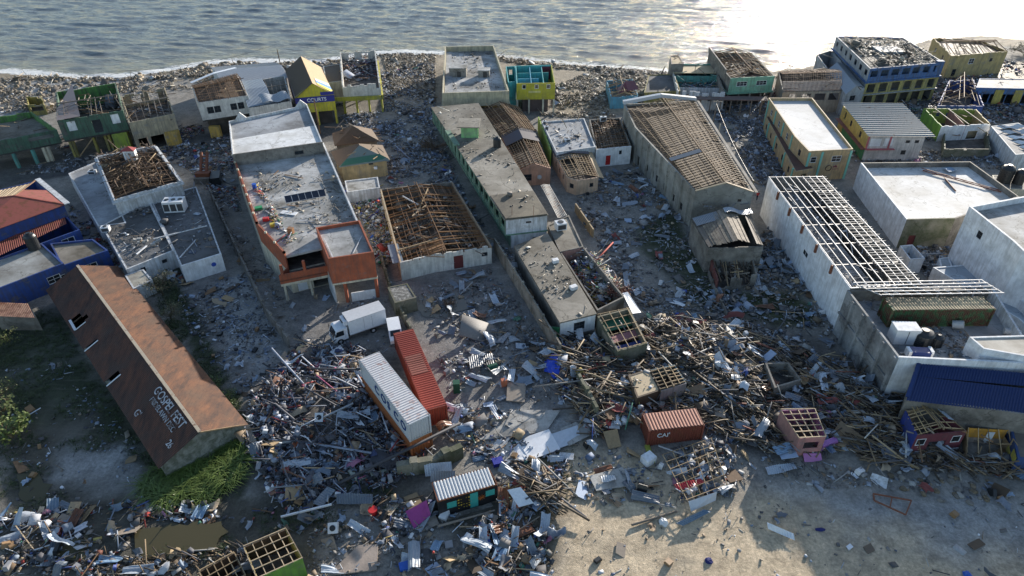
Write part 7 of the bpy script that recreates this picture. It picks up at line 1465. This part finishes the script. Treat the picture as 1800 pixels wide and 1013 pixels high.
def scraps(pts, pal, label, zf=None, size=1.0):
    n = len(pts)
    if not n: return
    cols = [c for c, w in PAL[pal]]; w = np.array([w for c, w in PAL[pal]]); w = w/w.sum(); col = np.array(cols, dtype=np.float32)[NP.choice(len(cols), n, p=w)]*NP.uniform(.8, 1.5, (n, 1)).astype(np.float32)
    g = np.linspace(-.5, .5, 5); GX, GY = np.meshgrid(g, g); B = np.stack([GX.ravel(), GY.ravel()], 1)
    L = size*NP.lognormal(0, .5, n); W_ = L*NP.uniform(.3, .8, n); ph = NP.uniform(0, 6.3, (n, 4)); k = NP.uniform(3, 9, (n, 2)); am = NP.uniform(.05, .32, n)*W_
    X = B[None,:,0]*L[:,None]*(1+.25*np.sin(B[None,:,1]*5+ph[:,:1])); Y = B[None,:,1]*W_[:,None]+.18*L[:,None]*np.sin(B[None,:,0]*4+ph[:,1:2])
    Z = am[:,None]*(np.sin(B[None,:,0]*k[:,:1]+ph[:,2:3])+np.sin(B[None,:,1]*k[:,1:]+ph[:,3:]))+NP.normal(0, .035, (n, 25))
    Z = Z-Z.min(1, keepdims=True)*.8; a = NP.uniform(0, 6.283, n); ca, sa = np.cos(a)[:,None], np.sin(a)[:,None]
    P0 = np.array([(x, y, zf if zf is not None else hgt(x, y)) for x, y in pts]); V = np.stack([X*ca-Y*sa+P0[:,:1], X*sa+Y*ca+P0[:,1:2], Z+P0[:,2:]+NP.uniform(0,.25,(n,1))], 2).reshape(-1, 3)
    q = np.array([(j*5+i, j*5+i+1, (j+1)*5+i+1, (j+1)*5+i) for j in range(4) for i in range(4)]); F = (q[None]+(np.arange(n)*25)[:,None,None]).reshape(-1, 4); c0 = V.mean(0); V = V-c0
    me = bpy.data.meshes.new('scraps'); me.vertices.add(len(V)); me.vertices.foreach_set('co', V.astype(np.float32).ravel()); me.loops.add(F.size); me.loops.foreach_set('vertex_index', F.ravel().astype(np.int32)); me.polygons.add(len(F)); me.polygons.foreach_set('loop_start', np.arange(0, F.size, 4, dtype=np.int32)); me.polygons.foreach_set('loop_total', np.full(len(F), 4, dtype=np.int32))
    me.update(calc_edges=True); at = me.attributes.new('col', 'FLOAT_COLOR', 'FACE'); A4 = np.ones((len(F), 4), dtype=np.float32); A4[:, :3] = np.repeat(col, 16, 0); at.data.foreach_set('color', A4.ravel()); me.materials.append(RUB); me.polygons.foreach_set('use_smooth', [True]*len(F))
    o = bpy.data.objects.new('crumpled_scraps', me); COL.objects.link(o); o.location = c0.tolist(); tag(o, label, 'rubble', kind='stuff')
# individual pieces: shared shapes, one object each
LIB = {}
def lib(kind, mi, vi):
    k = (kind, mi, vi)
    if k in LIB: return LIB[k]
    rr = random.Random(hash((len(kind), mi, vi)) & 0xffff); mb = MB()
    if kind == 'sheet':
        L, W_ = rr.uniform(1.3, 3.0), rr.uniform(.6, .95); a1, a2, p1, tw = rr.uniform(.0, .30)*(1 if rr.random() < .75 else 2), rr.uniform(.0, .14), rr.uniform(0, 6), rr.uniform(-.7,.7); kx, ky = rr.uniform(.2,.8), rr.uniform(.2,.8)
        cv = lambda u, t: a1*math.sin(t*PI*rr_f+p1)+a2*math.sin(u*5+p1)+tw*(t-.5)*(u-.5)+.5*max(0, (u*kx+t*ky)-.75)+.06*noise.noise((u*4,t*5,p1))
        rr_f = rr.choice((.6,1,1.6)); mb.corr((-W_/2,-L/2,.05), (W_,0,0), (0,L,0), .2, .022, 7, curl=cv)
        zz = min(v[2] for v in mb.v); mb.v = [(x,y,z-zz+.03) for x,y,z in mb.v]
    elif kind == 'plank': L = rr.uniform(1.4, 4.2); mb.bar((-L/2,0,.05), (L/2,rr.uniform(-.05,.05),.05), rr.choice((.06,.08,.12)), rr.choice((.04,.06)))
    elif kind == 'board': 
        W_, L = rr.uniform(.8,1.6), rr.uniform(1.0,2.4); q = [(-W_/2,-L/2),(W_/2*rr.uniform(.7,1),-L/2),(W_/2,L/2*rr.uniform(.6,1)),(-W_/2*rr.uniform(.6,1),L/2)]; mb.prism(q, 0, .05)
    elif kind == 'box': w, l, h = rr.uniform(.35,.9), rr.uniform(.3,.7), rr.uniform(.15,.7); mb.box((0,0,0), w, l, h); mb.box((0,0,h+.004), w*.9, l*.9, .04)
    elif kind == 'rock':
        bm = bmesh.new(); bmesh.ops.create_icosphere(bm, subdivisions=2, radius=.55)
        for v in bm.verts: v.co *= 1+.5*noise.noise(v.co*1.8+Vector((vi*3,0,0))); v.co.z *= .65
        bm.verts.index_update(); mb.v = [tuple(v.co) for v in bm.verts]; mb.f = [tuple(x.index for x in f.verts) for f in bm.faces]; mb.m = [0]*len(mb.f); bm.free()
    LIB[k] = mb.mesh({'sheet':'metal_sheet','plank':'plank','board':'board','box':'crate','rock':'rock'}[kind], KM[kind][mi][1]); return LIB[k]
PNT = lambda n, c: plain(n, c, .6)
KM = {'sheet': [('blue grey',ZINC),('pale',ZPALE),('dark grey',ZDARK),('blue grey',ZINC),('rusty',ZRUST),('dark red',ZRED),('slate blue',ZBLUE),('tan',ZTAN)],
 'plank': [('tan',W_TAN),('brown',W_BR),('grey',W_GR),('pale',W_PALE),('dark',W_DK)],
 'board': [('grey',W_GR),('white',WHITE2),('tan',W_TAN),('pale blue',PNT('pale_blue_board',(.34,.42,.55))),('dark',W_DK),('brown',W_BR),('green',PNT('green_board',(.10,.22,.12)))],
 'box': [('white',EN),('dark',BLACKP),('grey',PNT('grey_carton',(.28,.28,.29))),('blue',PNT('blue_carton',(.03,.08,.34))),('brown',PNT('brown_carton',(.26,.16,.08))),('red',PNT('red_carton',(.40,.04,.03)))],
 'rock': [('grey',BLOCK),('brown',concrete((.26,.20,.13),(.10,.08,.05),.5,2,'brown_rock')),('pale',PALEC)]}
NAMES = {'sheet':('metal_sheet','metal sheet','metal sheet'),'plank':('plank','timber plank','plank'),'board':('board','flat board','board'),'box':('crate','box','box'),'rock':('rock','rock','rock')}
COUNT = {k: 0 for k in KM}
MARKS = [(640,565,'box truck'),(695,590,'crushed white van'),(735,650,'bright red container'),(695,680,'lettered white container'),(815,865,'striped kiosk'),(735,905,'magenta sheet'),(480,985,'yellow green frame hut'),(585,935,'white washing machine'),(340,840,'tall grass clump'),(420,760,'stone gable of the rusty shed'),(200,640,'rusty shed roof'),(60,850,'round left puddle'),(310,950,'olive ditch puddle'),(100,960,'small dark puddle'),(540,900,'long white beam'),(650,845,'pale angled footing'),(760,825,'mossy leaning wall'),(940,790,'bright white roof sheets'),(905,690,'grey flat board'),(845,630,'big dark blue sheet'),(700,520,'speckled concrete hut'),(790,535,'brown uprooted bush'),(925,540,'tall boundary wall'),(820,460,'maroon door'),(1020,570,'barred window of the mossy block'),(1095,580,'green lined room'),(1075,485,'junk filled room'),(1025,395,'short ochre wall'),(1025,300,'peach house'),(1080,275,'red door'),(1170,330,'big hall side wall'),(1280,410,'plank roofed shed'),(1290,480,'caved in lean-to'),(1390,440,'high window of the steel grid building'),(1500,620,'patched yard wall'),(1200,565,'maroon roofing sheets'),(1030,710,'broken wall stub'),(978,648,'blue tarpaulin'),(1132,675,'tan board hut'),(1175,665,'blue lined hut'),(1185,750,'brick red container'),(1375,660,'open block cell'),(1415,750,'pink hut'),(1650,745,'maroon cottage'),(1745,775,'orange back wall'),(1220,830,'fallen roof grid'),(1143,812,'pale tipped chest'),(1070,845,'pale slab on the sand'),(1370,935,'slatted white panel'),(1570,885,'rusty bed frame'),(1520,965,'brown mat'),(1245,985,'navy cloth'),(625,990,'worn floor slab'),(764,985,'walker in the cap'),(420,460,'block wall left of the store'),(360,300,'rusty twin beam frame'),(540,340,'solar panels'),(640,270,'tan walled house'),(765,262,'brown thicket'),(700,130,'beach gravel bank'),(940,160,'yellow green shop'),(1095,155,'blue cottage'),(1157,130,'broken stump'),(1225,140,'teal ruin'),(1320,150,'mint house'),(1270,220,'leaning street post'),(1370,270,'ochre walkway'),(1560,230,'ribbed roof house'),(1685,210,'lime ruin'),(1690,160,'splintered blue house'),(1775,315,'dark water tanks'),(1615,440,'open white cell'),(160,230,'yellow posts of the green house'),(60,178,'small yellow ruin'),(260,200,'cream ruin'),(390,170,'cream jutting house'),(540,140,'steep roofed shop'),(630,120,'junk filled stilt house'),(1665,75,'sea villa'),(1570,90,'blue gallery building'),(330,590,'right eave of the rusty shed'),(380,540,'bare pale ground patch')]
USED = set()
def near2(lb, x, y):
    px, py = PX(x, y, 0); ms = sorted(MARKS, key=lambda m: (m[0]-px)**2+((m[1]-py)*1.2)**2)
    for m in ms[1:9]:
        t = f'{lb}, toward the {m[2]}'
        if t not in USED and len(t.split()) <= 16: return t
    return lb
def near(x, y, z=0):
    px, py = PX(x, y, z); bx, by, nm = min(MARKS, key=lambda m: (m[0]-px)**2+((m[1]-py)*1.2)**2); dx, dy = px-bx, py-by; d = math.hypot(dx, dy)
    side = ('right of' if dx > 0 else 'left of') if abs(dx) > abs(dy) else ('below' if dy > 0 else 'above')
    return ('close ' if d < 35 else 'well ' if d > 75 else 'just ')+side+' the '+nm
def scatter(kind, pts, where, wts, zf=None, lift=.0, tilt=.18, size=(.8,1.25), dirn=None):
    for x, y in pts:
        if COUNT[kind] >= 300: return
        COUNT[kind] += 1; mi = R.choices(range(len(KM[kind])), wts)[0]; me = lib(kind, mi, R.randrange(9 if kind == 'sheet' else 5)); nm, wd, ct = NAMES[kind]
        o = bpy.data.objects.new(nm, me); COL.objects.link(o); s = R.uniform(*size); o.scale = (s, s, s)
        z = (zf if zf is not None else hgt(x, y))+lift*R.random()
        o.location = (x, y, z+.02); o.rotation_euler = (R.gauss(0, tilt), R.gauss(0, tilt), R.uniform(0, 2*PI) if dirn is None else dirn+R.gauss(0, .35)); cn = KM[kind][mi][0]
        sz = 'small' if s < size[0]+(size[1]-size[0])*.33 else 'large' if s > size[0]+(size[1]-size[0])*.67 else 'middling'; lb = f'{sz} {cn} {wd} {near(x, y)}'; lb = lb if lb not in USED else near2(lb, x, y); USED.add(lb); tag(o, lb, ct, f'{cn} {wd}s {near(x, y)}')
AW = (3,.9,3,2.5,.8,.3,1.4,.5); WW = (4,4,3,1.5,2.5); BW_ = (3,2,2,1.2,2,1.5,.4); XW = (2.6,3,3,.35,1.6,.15)
DZ = [ # outline, palette, shards per m2, clump, size, where, (sheets, planks, boards, boxes)
 ([(440,720),(520,615),(640,612),(655,700),(760,790),(690,860),(620,880),(480,880),(432,780)], 'junk', 20, .4, .66, 'in the junk heap left of the stacked containers', (22,22,16,34), .45),
 ([(1130,560),(1250,575),(1330,600),(1480,640),(1530,690),(1500,790),(1390,810),(1250,760),(1130,720),(1120,640)], 'wood', 23, .42, .75, 'in the splintered timber heap behind the brick red container', (70,64,34,18), .5),
 ([(985,600),(1060,600),(1120,650),(1130,745),(1040,770),(985,690)], 'mix', 20, .2, .75, 'in the rubble between the wall stub and the tan hut', (10,34,8,10), .4),
 ([(1500,660),(1590,720),(1610,800),(1790,800),(1800,840),(1560,830),(1480,800),(1480,720)], 'wood', 11, .5, .75, 'round the maroon and blue cottage', (14,34,8,4), .3),
 ([(735,500),(860,470),(985,640),(990,710),(900,760),(800,740),(770,640)], 'grey', 4, .75, .6, 'in the open yard left of the boundary wall', (38,12,8,5), .05),
 ([(780,700),(900,750),(1000,800),(985,880),(900,830),(820,800),(770,760)], 'mix', 7, .5, .6, 'on the broken slab behind the striped kiosk', (10,14,6,4), .15),
 ([(1005,330),(1120,290),(1230,400),(1290,560),(1140,560),(1040,420)], 'grey', 4.6, .7, .6, 'in the weedy yard right of the junk filled room', (40,12,8,6), .05),
 ([(1290,470),(1350,400),(1500,610),(1470,660),(1330,610),(1230,560)], 'grey', 6, .65, .7, 'in the alley below the steel grid building', (26,16,8,4), .15),
 ([(0,905),(240,880),(440,900),(560,870),(760,885),(700,960),(560,940),(440,930),(260,915),(180,1013),(0,1013)], 'mix', 8, .6, .6, 'along the ditch at the lower left', (16,24,10,14), .15),
 ([(180,990),(440,960),(440,1040),(160,1040)], 'wood', 9, .4, .8, 'at the bottom edge left of the yellow green hut', (3,20,3,3), .15),
 ([(1165,795),(1285,775),(1290,865),(1200,885)], 'mix', 9, .2, .7, 'under the fallen roof grid', (6,4,4,2), .1),
 ([(540,900),(760,890),(960,930),(960,1040),(540,1040)], 'grey', 5, .5, .5, 'on the dark ground below the striped kiosk', (14,10,5,6), .05),
 ([(870,840),(960,830),(985,900),(975,1013),(830,1013),(830,930),(880,900)], 'mix', 9, .35, .7, 'right of the striped kiosk', (24,34,6,4), .25),
 ([(1000,780),(1130,790),(1300,870),(1150,900),(1000,880)], 'grey', 3.5, .6, .5, 'on the sand in front of the brick red container', (10,8,4,3), .05),
 ([(1240,760),(1400,810),(1560,840),(1800,850),(1800,890),(1560,860),(1350,860),(1230,830)], 'grey', 4.2, .55, .5, 'along the edge of the shaded plain', (16,12,4,4), .05),
 ([(960,890),(1800,880),(1850,1050),(940,1050)], 'grey', .5, .7, .38, 'on the open sand plain', (4,4,3,3), .0),
 ([(310,500),(430,480),(480,580),(500,640),(440,720),(370,640),(320,560)], 'bluewhite', 5, .75, .5, 'on the bare ground right of the rusty shed', (14,8,4,8), .05),
 ([(0,650),(120,640),(260,800),(250,880),(30,880)], 'bluewhite', 1.6, .7, .42, 'in the weeds left of the rusty shed', (10,5,2,3), .0),
 ([(520,495),(600,530),(700,490),(720,600),(640,640),(520,610)], 'grey', 1.4, .6, .45, 'in the truck yard', (6,5,3,3), .0),
 ([(590,330),(668,330),(700,460),(665,470),(640,390),(610,370)], 'colour', 26, .1, .55, 'in the rubble filled gap between store and caved timber roof', (5,14,5,8), .4),
 ([(280,230),(400,215),(425,380),(375,345),(330,300),(290,280)], 'mix', 8, .45, .55, 'in the dark alley left of the store', (8,8,4,8), .1),
 ([(380,355),(425,400),(480,480),(530,560),(520,600),(480,540),(400,440)], 'grey', 2.5, .6, .5, 'along the block wall left of the store', (4,2,2,2), .0),
 ([(570,150),(765,110),(765,200),(800,300),(850,420),(790,320),(680,330),(670,240),(590,210)], 'bluewhite', 8.5, .65, .55, 'in the littered street left of the long mossy roof', (8,10,3,8), .1),
 ([(670,95),(765,95),(765,180),(690,160)], 'sandy', 20, .25, .5, 'on the beach gravel left of the cream rimmed block', (0,4,0,0), .1),
 ([(780,290),(870,430),(900,440),(1000,610),(960,560),(870,440),(790,330)], 'grey', 9, .4, .5, 'in the gutter alley beside the green balcony side', (3,3,0,2), .1),
 ([(890,190),(1050,120),(1180,125),(1180,175),(1060,190),(1090,210),(960,205)], 'sandy', 13, .35, .55, 'on the beach rubble right of the yellow green shop', (2,8,3,4), .1),
 ([(1240,185),(1350,185),(1400,300),(1340,330),(1300,270)], 'bluewhite', 10, .55, .55, 'in the street right of the big hall', (6,8,3,5), .1),
 ([(-60,150),(170,150),(330,130),(500,112),(600,105),(590,130),(400,150),(300,160),(200,165),(90,200),(-60,200)], 'sandy', 5, .6, .7, 'along the seafront behind the green house', (0,14,4,2), .2),
 ([(-40,255),(100,260),(330,230),(330,260),(160,300),(0,310)], 'grey', 3, .6, .5, 'in the street below the green house', (3,3,2,2), .0),
 ([(1140,165),(1240,165),(1360,165),(1360,185),(1240,185),(1130,180)], 'mix', 10, .3, .7, 'under the seafront ruins by the mint house', (4,4,2,2), .2),
 ([(1470,165),(1730,170),(1760,215),(1640,250),(1500,285),(1480,240)], 'grey', 6, .4, .6, 'round the ribbed roof house', (5,8,3,3), .1),
 ([(1620,90),(1800,110),(1800,215),(1730,210),(1640,180)], 'mix', 5, .5, .7, 'round the splintered blue house', (4,8,2,2), .1),
 ([(1500,285),(1560,270),(1700,262),(1800,270),(1800,300),(1560,290)], 'grey', 7, .4, .5, 'behind the pale slab building', (3,4,2,2), .1),
 ([(1500,330),(1600,400),(1690,400),(1700,470),(1640,500),(1560,420)], 'grey', 7, .4, .6, 'in the yard between the steel grid and the tall white block', (4,6,3,3), .1),
 ([(880,98),(1000,112),(1180,126),(1180,134),(1000,122),(880,108)], 'sandy', 9, .2, .7, 'on the wet shingle at the water', (0,4,0,0), .1),
 ([(-60,138),(70,133),(210,137),(300,124),(440,108),(600,104),(600,114),(300,140),(70,146),(-60,152)], 'sandy', 6, .5, .8, 'on the rocky water edge at the left', (0,6,2,0), .3),
 ([(1180,125),(1250,140),(1330,140),(1480,112),(1480,125),(1380,135),(1250,150)], 'sandy', 6, .4, .7, 'at the waterline behind the mint house', (0,4,0,0), .1),
 ([(150,440),(200,400),(230,470),(320,480),(330,500),(260,490)], 'mix', 7, .4, .5, 'between the blue walled blocks and the low grey roofs', (2,3,1,2), .1),
 ([(120,360),(170,390),(230,475),(180,470),(140,420)], 'mix', 9, .3, .5, 'in the gap between the red roofed house and the grey flat roofs', (2,3,1,2), .1)]
for i, (pts, pal, dens, cl, size, where, (ns, npk, nb_, nx), lift) in enumerate(DZ):
    P = poly_px(pts); A_ = abs(area(P)); n = int(min(9000, A_*dens)); pl = .55 if pal == 'wood' else .16 if pal == 'junk' else .24
    shards('rubble', sample(P, n, True, cl, .16, i), pal, 'fine rubble '+where, None, size, pl, .4, .35, lift, dirn=-.45 if pal == 'wood' else None)
    scraps(sample(P, int(n*(.06 if pal == 'junk' else .11 if pal == 'wood' else .045 if pal == 'mix' else .03 if pal == 'grey' else .02)), True, cl, .16, i+50), 'scrap' if pal != 'sandy' else 'sandy', 'crumpled sheet and cloth scraps '+where, None, .62)
    scatter('sheet', sample(P, ns, True, .4, .16, i), where, AW, None, lift*1.2, .22)
    scatter('plank', sample(P, npk, True, .3, .16, i), where, WW, None, lift*2.2, .16, dirn=(-.5 if pal == 'wood' else None))
    scatter('board', sample(P, nb_, True, .3, .16, i), where, BW_, None, lift*1.5, .25)
    scatter('box', sample(P, nx, True, .3, .16, i), where, XW, None, lift*1.2, .3)
# loose timbers and sheets beyond the three hundred that show largest
for pts, pal, n, size, lb in ((DZ[1][0],'wood',1500,1.1,'crossed splintered timbers of the heap'),(DZ[3][0],'wood',700,1.2,'crossed timbers round the maroon cottage'),(DZ[0][0],'junk',500,1.5,'longer pieces sticking out of the junk heap'),(DZ[2][0],'wood',700,1.5,'crossed timbers by the wall stub'),([(940,835),(985,850),(965,905),(925,880)],'wood',170,1.7,'yellow timbers right of the kiosk')):
    shards('timber_heap', sample(poly_px(pts), n, True, .55, .12, 3), pal, lb, None, size, .97, .02, .2, .7, 'timber heap', dirn=-.45)
# inside ruins and on roofs
def onroof(px, z, pal, n, size, lb, plank=.35, plate=.35, lift=.12, cl=.4, tilt=.3, lmax=1.):
    shards('rubble', sample(poly_px(px, z), n, False, cl), pal, lb, z, size, plank, plate, tilt, lift, lmax=lmax)
onroof([(988,447),(1023,438),(1094,522),(1052,543)], .2, 'colour', 2600, .75, 'colourful junk filling the roofless long room', .4, .4, 1.3, .05)
onroof([(672,336),(793,323),(858,430),(703,455)], .2, 'roof', 2200, .7, 'broken boards on the floor under the caved timber roof', .5, .4, .5, .2)
onroof([(172,279),(270,260),(312,316),(202,346)], 4.45, 'brown', 1900, .8, 'broken timber inside the tangled roof', .8, .15, .7, .1)
onroof([(600,98),(657,94),(663,140),(604,144)], 3.8, 'junk', 900, .8, 'dark junk heaped in the stilt house', .3, .4, 1.0, .1)
onroof([(445,300),(575,280),(625,385),(505,430)], 6.06, 'roof', 380, .5, 'scattered litter on the grey store deck', .4, .3, .04, .6)
onroof([(447,330),(455,328),(515,425),(500,432)], 6.06, 'colour', 420, .6, 'heaped litter along the left rim of the store deck', .4, .4, .3, .3)
onroof([(1480,70),(1585,72),(1645,108),(1535,116)], 8.55, 'roof', 1500, 1.1, 'broken planks strewn over the gallery building roof', .6, .25, .2, .2)
onroof([(182,400),(262,356),(304,438),(225,470)], 3.0, 'grey', 200, .6, 'litter on the left low grey roof', .5, .3, .05, .6); onroof([(268,354),(343,332),(384,442),(318,462)], 3.0, 'grey', 200, .6, 'litter on the low roof with the blue disc', .5, .3, .05, .6)
onroof([(1038,214),(1088,210),(1106,254),(1050,260)], 2.75, 'roof', 350, .6, 'litter under the stripped roof of the red door house', .5, .3, .2); onroof([(956,218),(1024,212),(1042,254),(978,262)], 3.7, 'grey', 120, .5, 'litter on the pale flat roof', .4, .4, .05, .7)
onroof([(790,90),(862,88),(882,155),(785,158)], 5.12, 'roof', 300, .6, 'litter on the cream rimmed roof', .5, .3, .05, .6); onroof([(765,195),(838,188),(955,376),(890,384)], 5.36, 'roof', 260, .45, 'litter on the long mossy roof', .3, .3, .02, .7); onroof([(910,440),(960,420),(1040,550),(990,563)], 3.21, 'roof', 160, .4, 'litter on the mossy roof block', .3, .3, .02, .7)
onroof([(1355,318),(1440,316),(1600,500),(1500,505)], 4.56, 'grey', 700, .6, 'litter on the upper floor under the steel grid', .4, .4, .15, .5); onroof([(1500,512),(1570,550),(1740,600),(1700,635),(1590,622)], 5.32, 'grey', 260, .6, 'litter on the deck of the walled yard', .4, .4, .08, .6)
onroof([(1500,508),(1560,506),(1570,524),(1520,528)], 5.32, 'bluewhite', 220, .8, 'blue and white litter under the steel canopy', .2, .6, .4, .2); onroof([(1060,560),(1104,546),(1132,602),(1090,612)], .2, 'wood', 300, .7, 'broken wood in the green lined room'); onroof([(1185,118),(1250,118),(1268,158),(1196,156)], 2.0, 'mix', 500, .8, 'wreckage in the teal ruin', .5, .3, .6, .2)
onroof([(1250,100),(1320,100),(1352,130),(1288,134)], 5.25, 'roof', 400, .8, 'broken boards under the frames of the mint house', .6, .3, .3, .2); onroof([(1250,452),(1320,448),(1330,480),(1266,488)], .2, 'roof', 500, .9, 'wreckage in the caved in lean-to', .7, .2, .6, .1); onroof([(102,170),(200,152),(212,192),(104,208)], 4.0, 'grey', 600, 1.0, 'wreckage in the smashed green house', .6, .3, .5, .2); onroof([(215,172),(288,160),(303,198),(228,212)], 3.42, 'grey', 350, .8, 'wreckage in the cream ruin', .5, .3, .2, .2)
onroof([(1210,350),(1320,345),(1320,360),(1250,372)], 4.4, 'grey', 60, .6, 'litter behind the plank roof'); onroof([(1375,728),(1428,726),(1446,765),(1408,768)], .2, 'wood', 160, .6, 'broken wood inside the pink hut'); onroof([(1595,726),(1640,720),(1690,760),(1615,765)], .2, 'wood', 200, .7, 'broken wood inside the maroon cottage'); onroof([(1175,145),(1190,142),(1270,165),(1200,168)],.3,'grey',200,.8,'wreckage at the foot of the teal ruin')
onroof([(1108,664),(1140,652),(1158,684),(1120,696)], 2.42, 'grey', 14, .5, 'scraps on the tan board roof', .2, .6, .02)
def beams(nm, n, z0, z1, L, mats):
    root = bpy.data.objects[nm]; P = FOOTN[nm]
    for _ in range(n):
        x, y = L2(L2(P[0],P[1],R.random()), L2(P[-1],P[2],R.random()), R.random()); a = R.uniform(0, 2*PI); l = R.uniform(*L); z = R.uniform(z0, z1); p = Vector((x, y, z)); q = p+Vector((math.cos(a)*l, math.sin(a)*l, R.uniform(-.5,.8)*l*.6))
        MB().bar(p, q, .11, .11).build('fallen_beam', R.choice(mats), root)
WM = (W_GR, W_DK, W_BR, W_TAN)
for a in (('tan_house',14,3.6,5.2,(1,3)),('brown_hip_house',16,3.4,5.2,(1,3)),('green_house',26,5.0,8.2,(1.5,4)),('cream_ruin',22,4.0,6.8,(1.5,4)),('yellow_stilt_house',12,4.4,6.8,(1,3)),('mint_house',12,6.0,7.6,(1.5,4)),('brown_roof_house',16,5.0,6.6,(1.5,4)),('blue_gallery_building',34,8.7,9.3,(1.5,5)),('splintered_blue_house',18,1.5,4.2,(1.5,4.5)),('lime_ruin',14,.8,3.4,(1.5,4)),('blue_cottage',12,1.5,3.4,(1,3)),('green_terrace',12,4.7,5.4,(1.5,4)),('sea_villa',12,5.9,6.4,(1,3)),('stripped_gable_house',8,3.6,5,(1,3)),('rafter_warehouse',22,2.4,3.8,(1.5,4)),('collapsed_lean_to',16,.5,2.2,(1,3.5)),('peach_house',5,3,3.4,(1,2.5)),('red_door_house',10,3.2,3.8,(1,3)),('ribbed_roof_house',0,5,5,(1,2)),('white_villa',8,7.8,8.8,(1,3)),('beach_tower',5,6,6.8,(1,3)),('torn_sheet_house',8,3.4,4,(1,4)),('pale_roof_block',5,3.7,3.9,(1,3)),('maroon_blue_cottage',8,2.4,3.6,(1,3)),('orange_wall_frame',8,.6,2,(1,3)),('shop_block',8,6.1,6.4,(1,4)),('villa_porch',5,4.6,5.2,(1,2)),('blue_yellow_shops',6,4.0,4.3,(1,3)),('grey_side_house',6,5.2,6.4,(1,3)),('gabled_shop',0,1,1,(1,2))): beams(*a, WM)
for (px, py, qx, qy, z, lb) in ((470,235,560,242,.4,'fallen pole lying in the street behind the store'),(905,640,965,655,.3,'fallen grey pole in the open yard left of the blue tarpaulin'),(1290,300,1335,325,.3,'fallen pole beside the right eave of the big hall'),(1110,925,1190,900,.2,'thin pole lying on the sand below the pale slab'),(770,930,870,900,.4,'long thin pole on the dark ground under the striped kiosk'),(60,255,150,238,.3,'pole lying in the street below the green terrace')):
    a, b_ = P3(px, py, 0), P3(qx, qy, 0); a.z = hgt(a.x,a.y)+z; b_.z = hgt(b_.x,b_.y)+z*.4; tag(MB().tube(a, b_, .13, .09, 8).build('fallen_pole', W_GR), lb, 'pole')
WIRE = plain('black_wire', (.02,.02,.02), .5)
for (p, q, z0, z1, sg, lb) in (((230,190),(493,120),8.6,6.2,1.4,'wire sagging between the leaning grey pole and the bare pole by the shop'),((563,235),(247,205),7.2,8.4,1.6,'wire sagging over the alley behind the store'),((1252,222),(1318,350),5.2,3.5,.8,'wire running beside the right edge of the big hall')):
    a, b_ = P3(*p, 0), P3(*q, 0); a.z, b_.z = z0, z1; w = MB(); pv = a
    for i in range(1, 15): t_ = i/14; c = a+(b_-a)*t_-Vector((0,0,sg*4*t_*(1-t_))); w.tube(pv, c, .03, .03, 5, cap=False); pv = c
    tag(w.build('sagging_wire', WIRE), lb, 'wire')
# shoreline rocks
for pts, n, where, sz in (([(660,86),(775,84),(775,98),(660,102)], 160, 'in the dark stone bank at the water left of the cream rimmed block', (.4,1.0)),([(-20,135),(130,138),(200,150),(40,165),(-20,170)], 60, 'on the seafront rubble at the far left', (.6,1.7)),([(340,112),(430,104),(440,112),(350,122)], 24, 'in the surf left of the steep roofed shop', (.7,1.8)),([(560,106),(600,104),(600,115),(560,118)], 14, 'at the water behind the steep roofed shop', (.8,1.8)),([(1540,830),(1790,850),(1790,890),(1600,880)], 50, 'strewn on the shaded plain edge', (.3,.8)),([(730,800),(800,790),(850,810),(760,850)], 10, 'beside the mossy leaning wall', (.8,2.2))):
    scatter('rock', sample(poly_px(pts), n, True, .1), where, (4,3,1), None, 0, .4, sz)
print('pieces', COUNT)
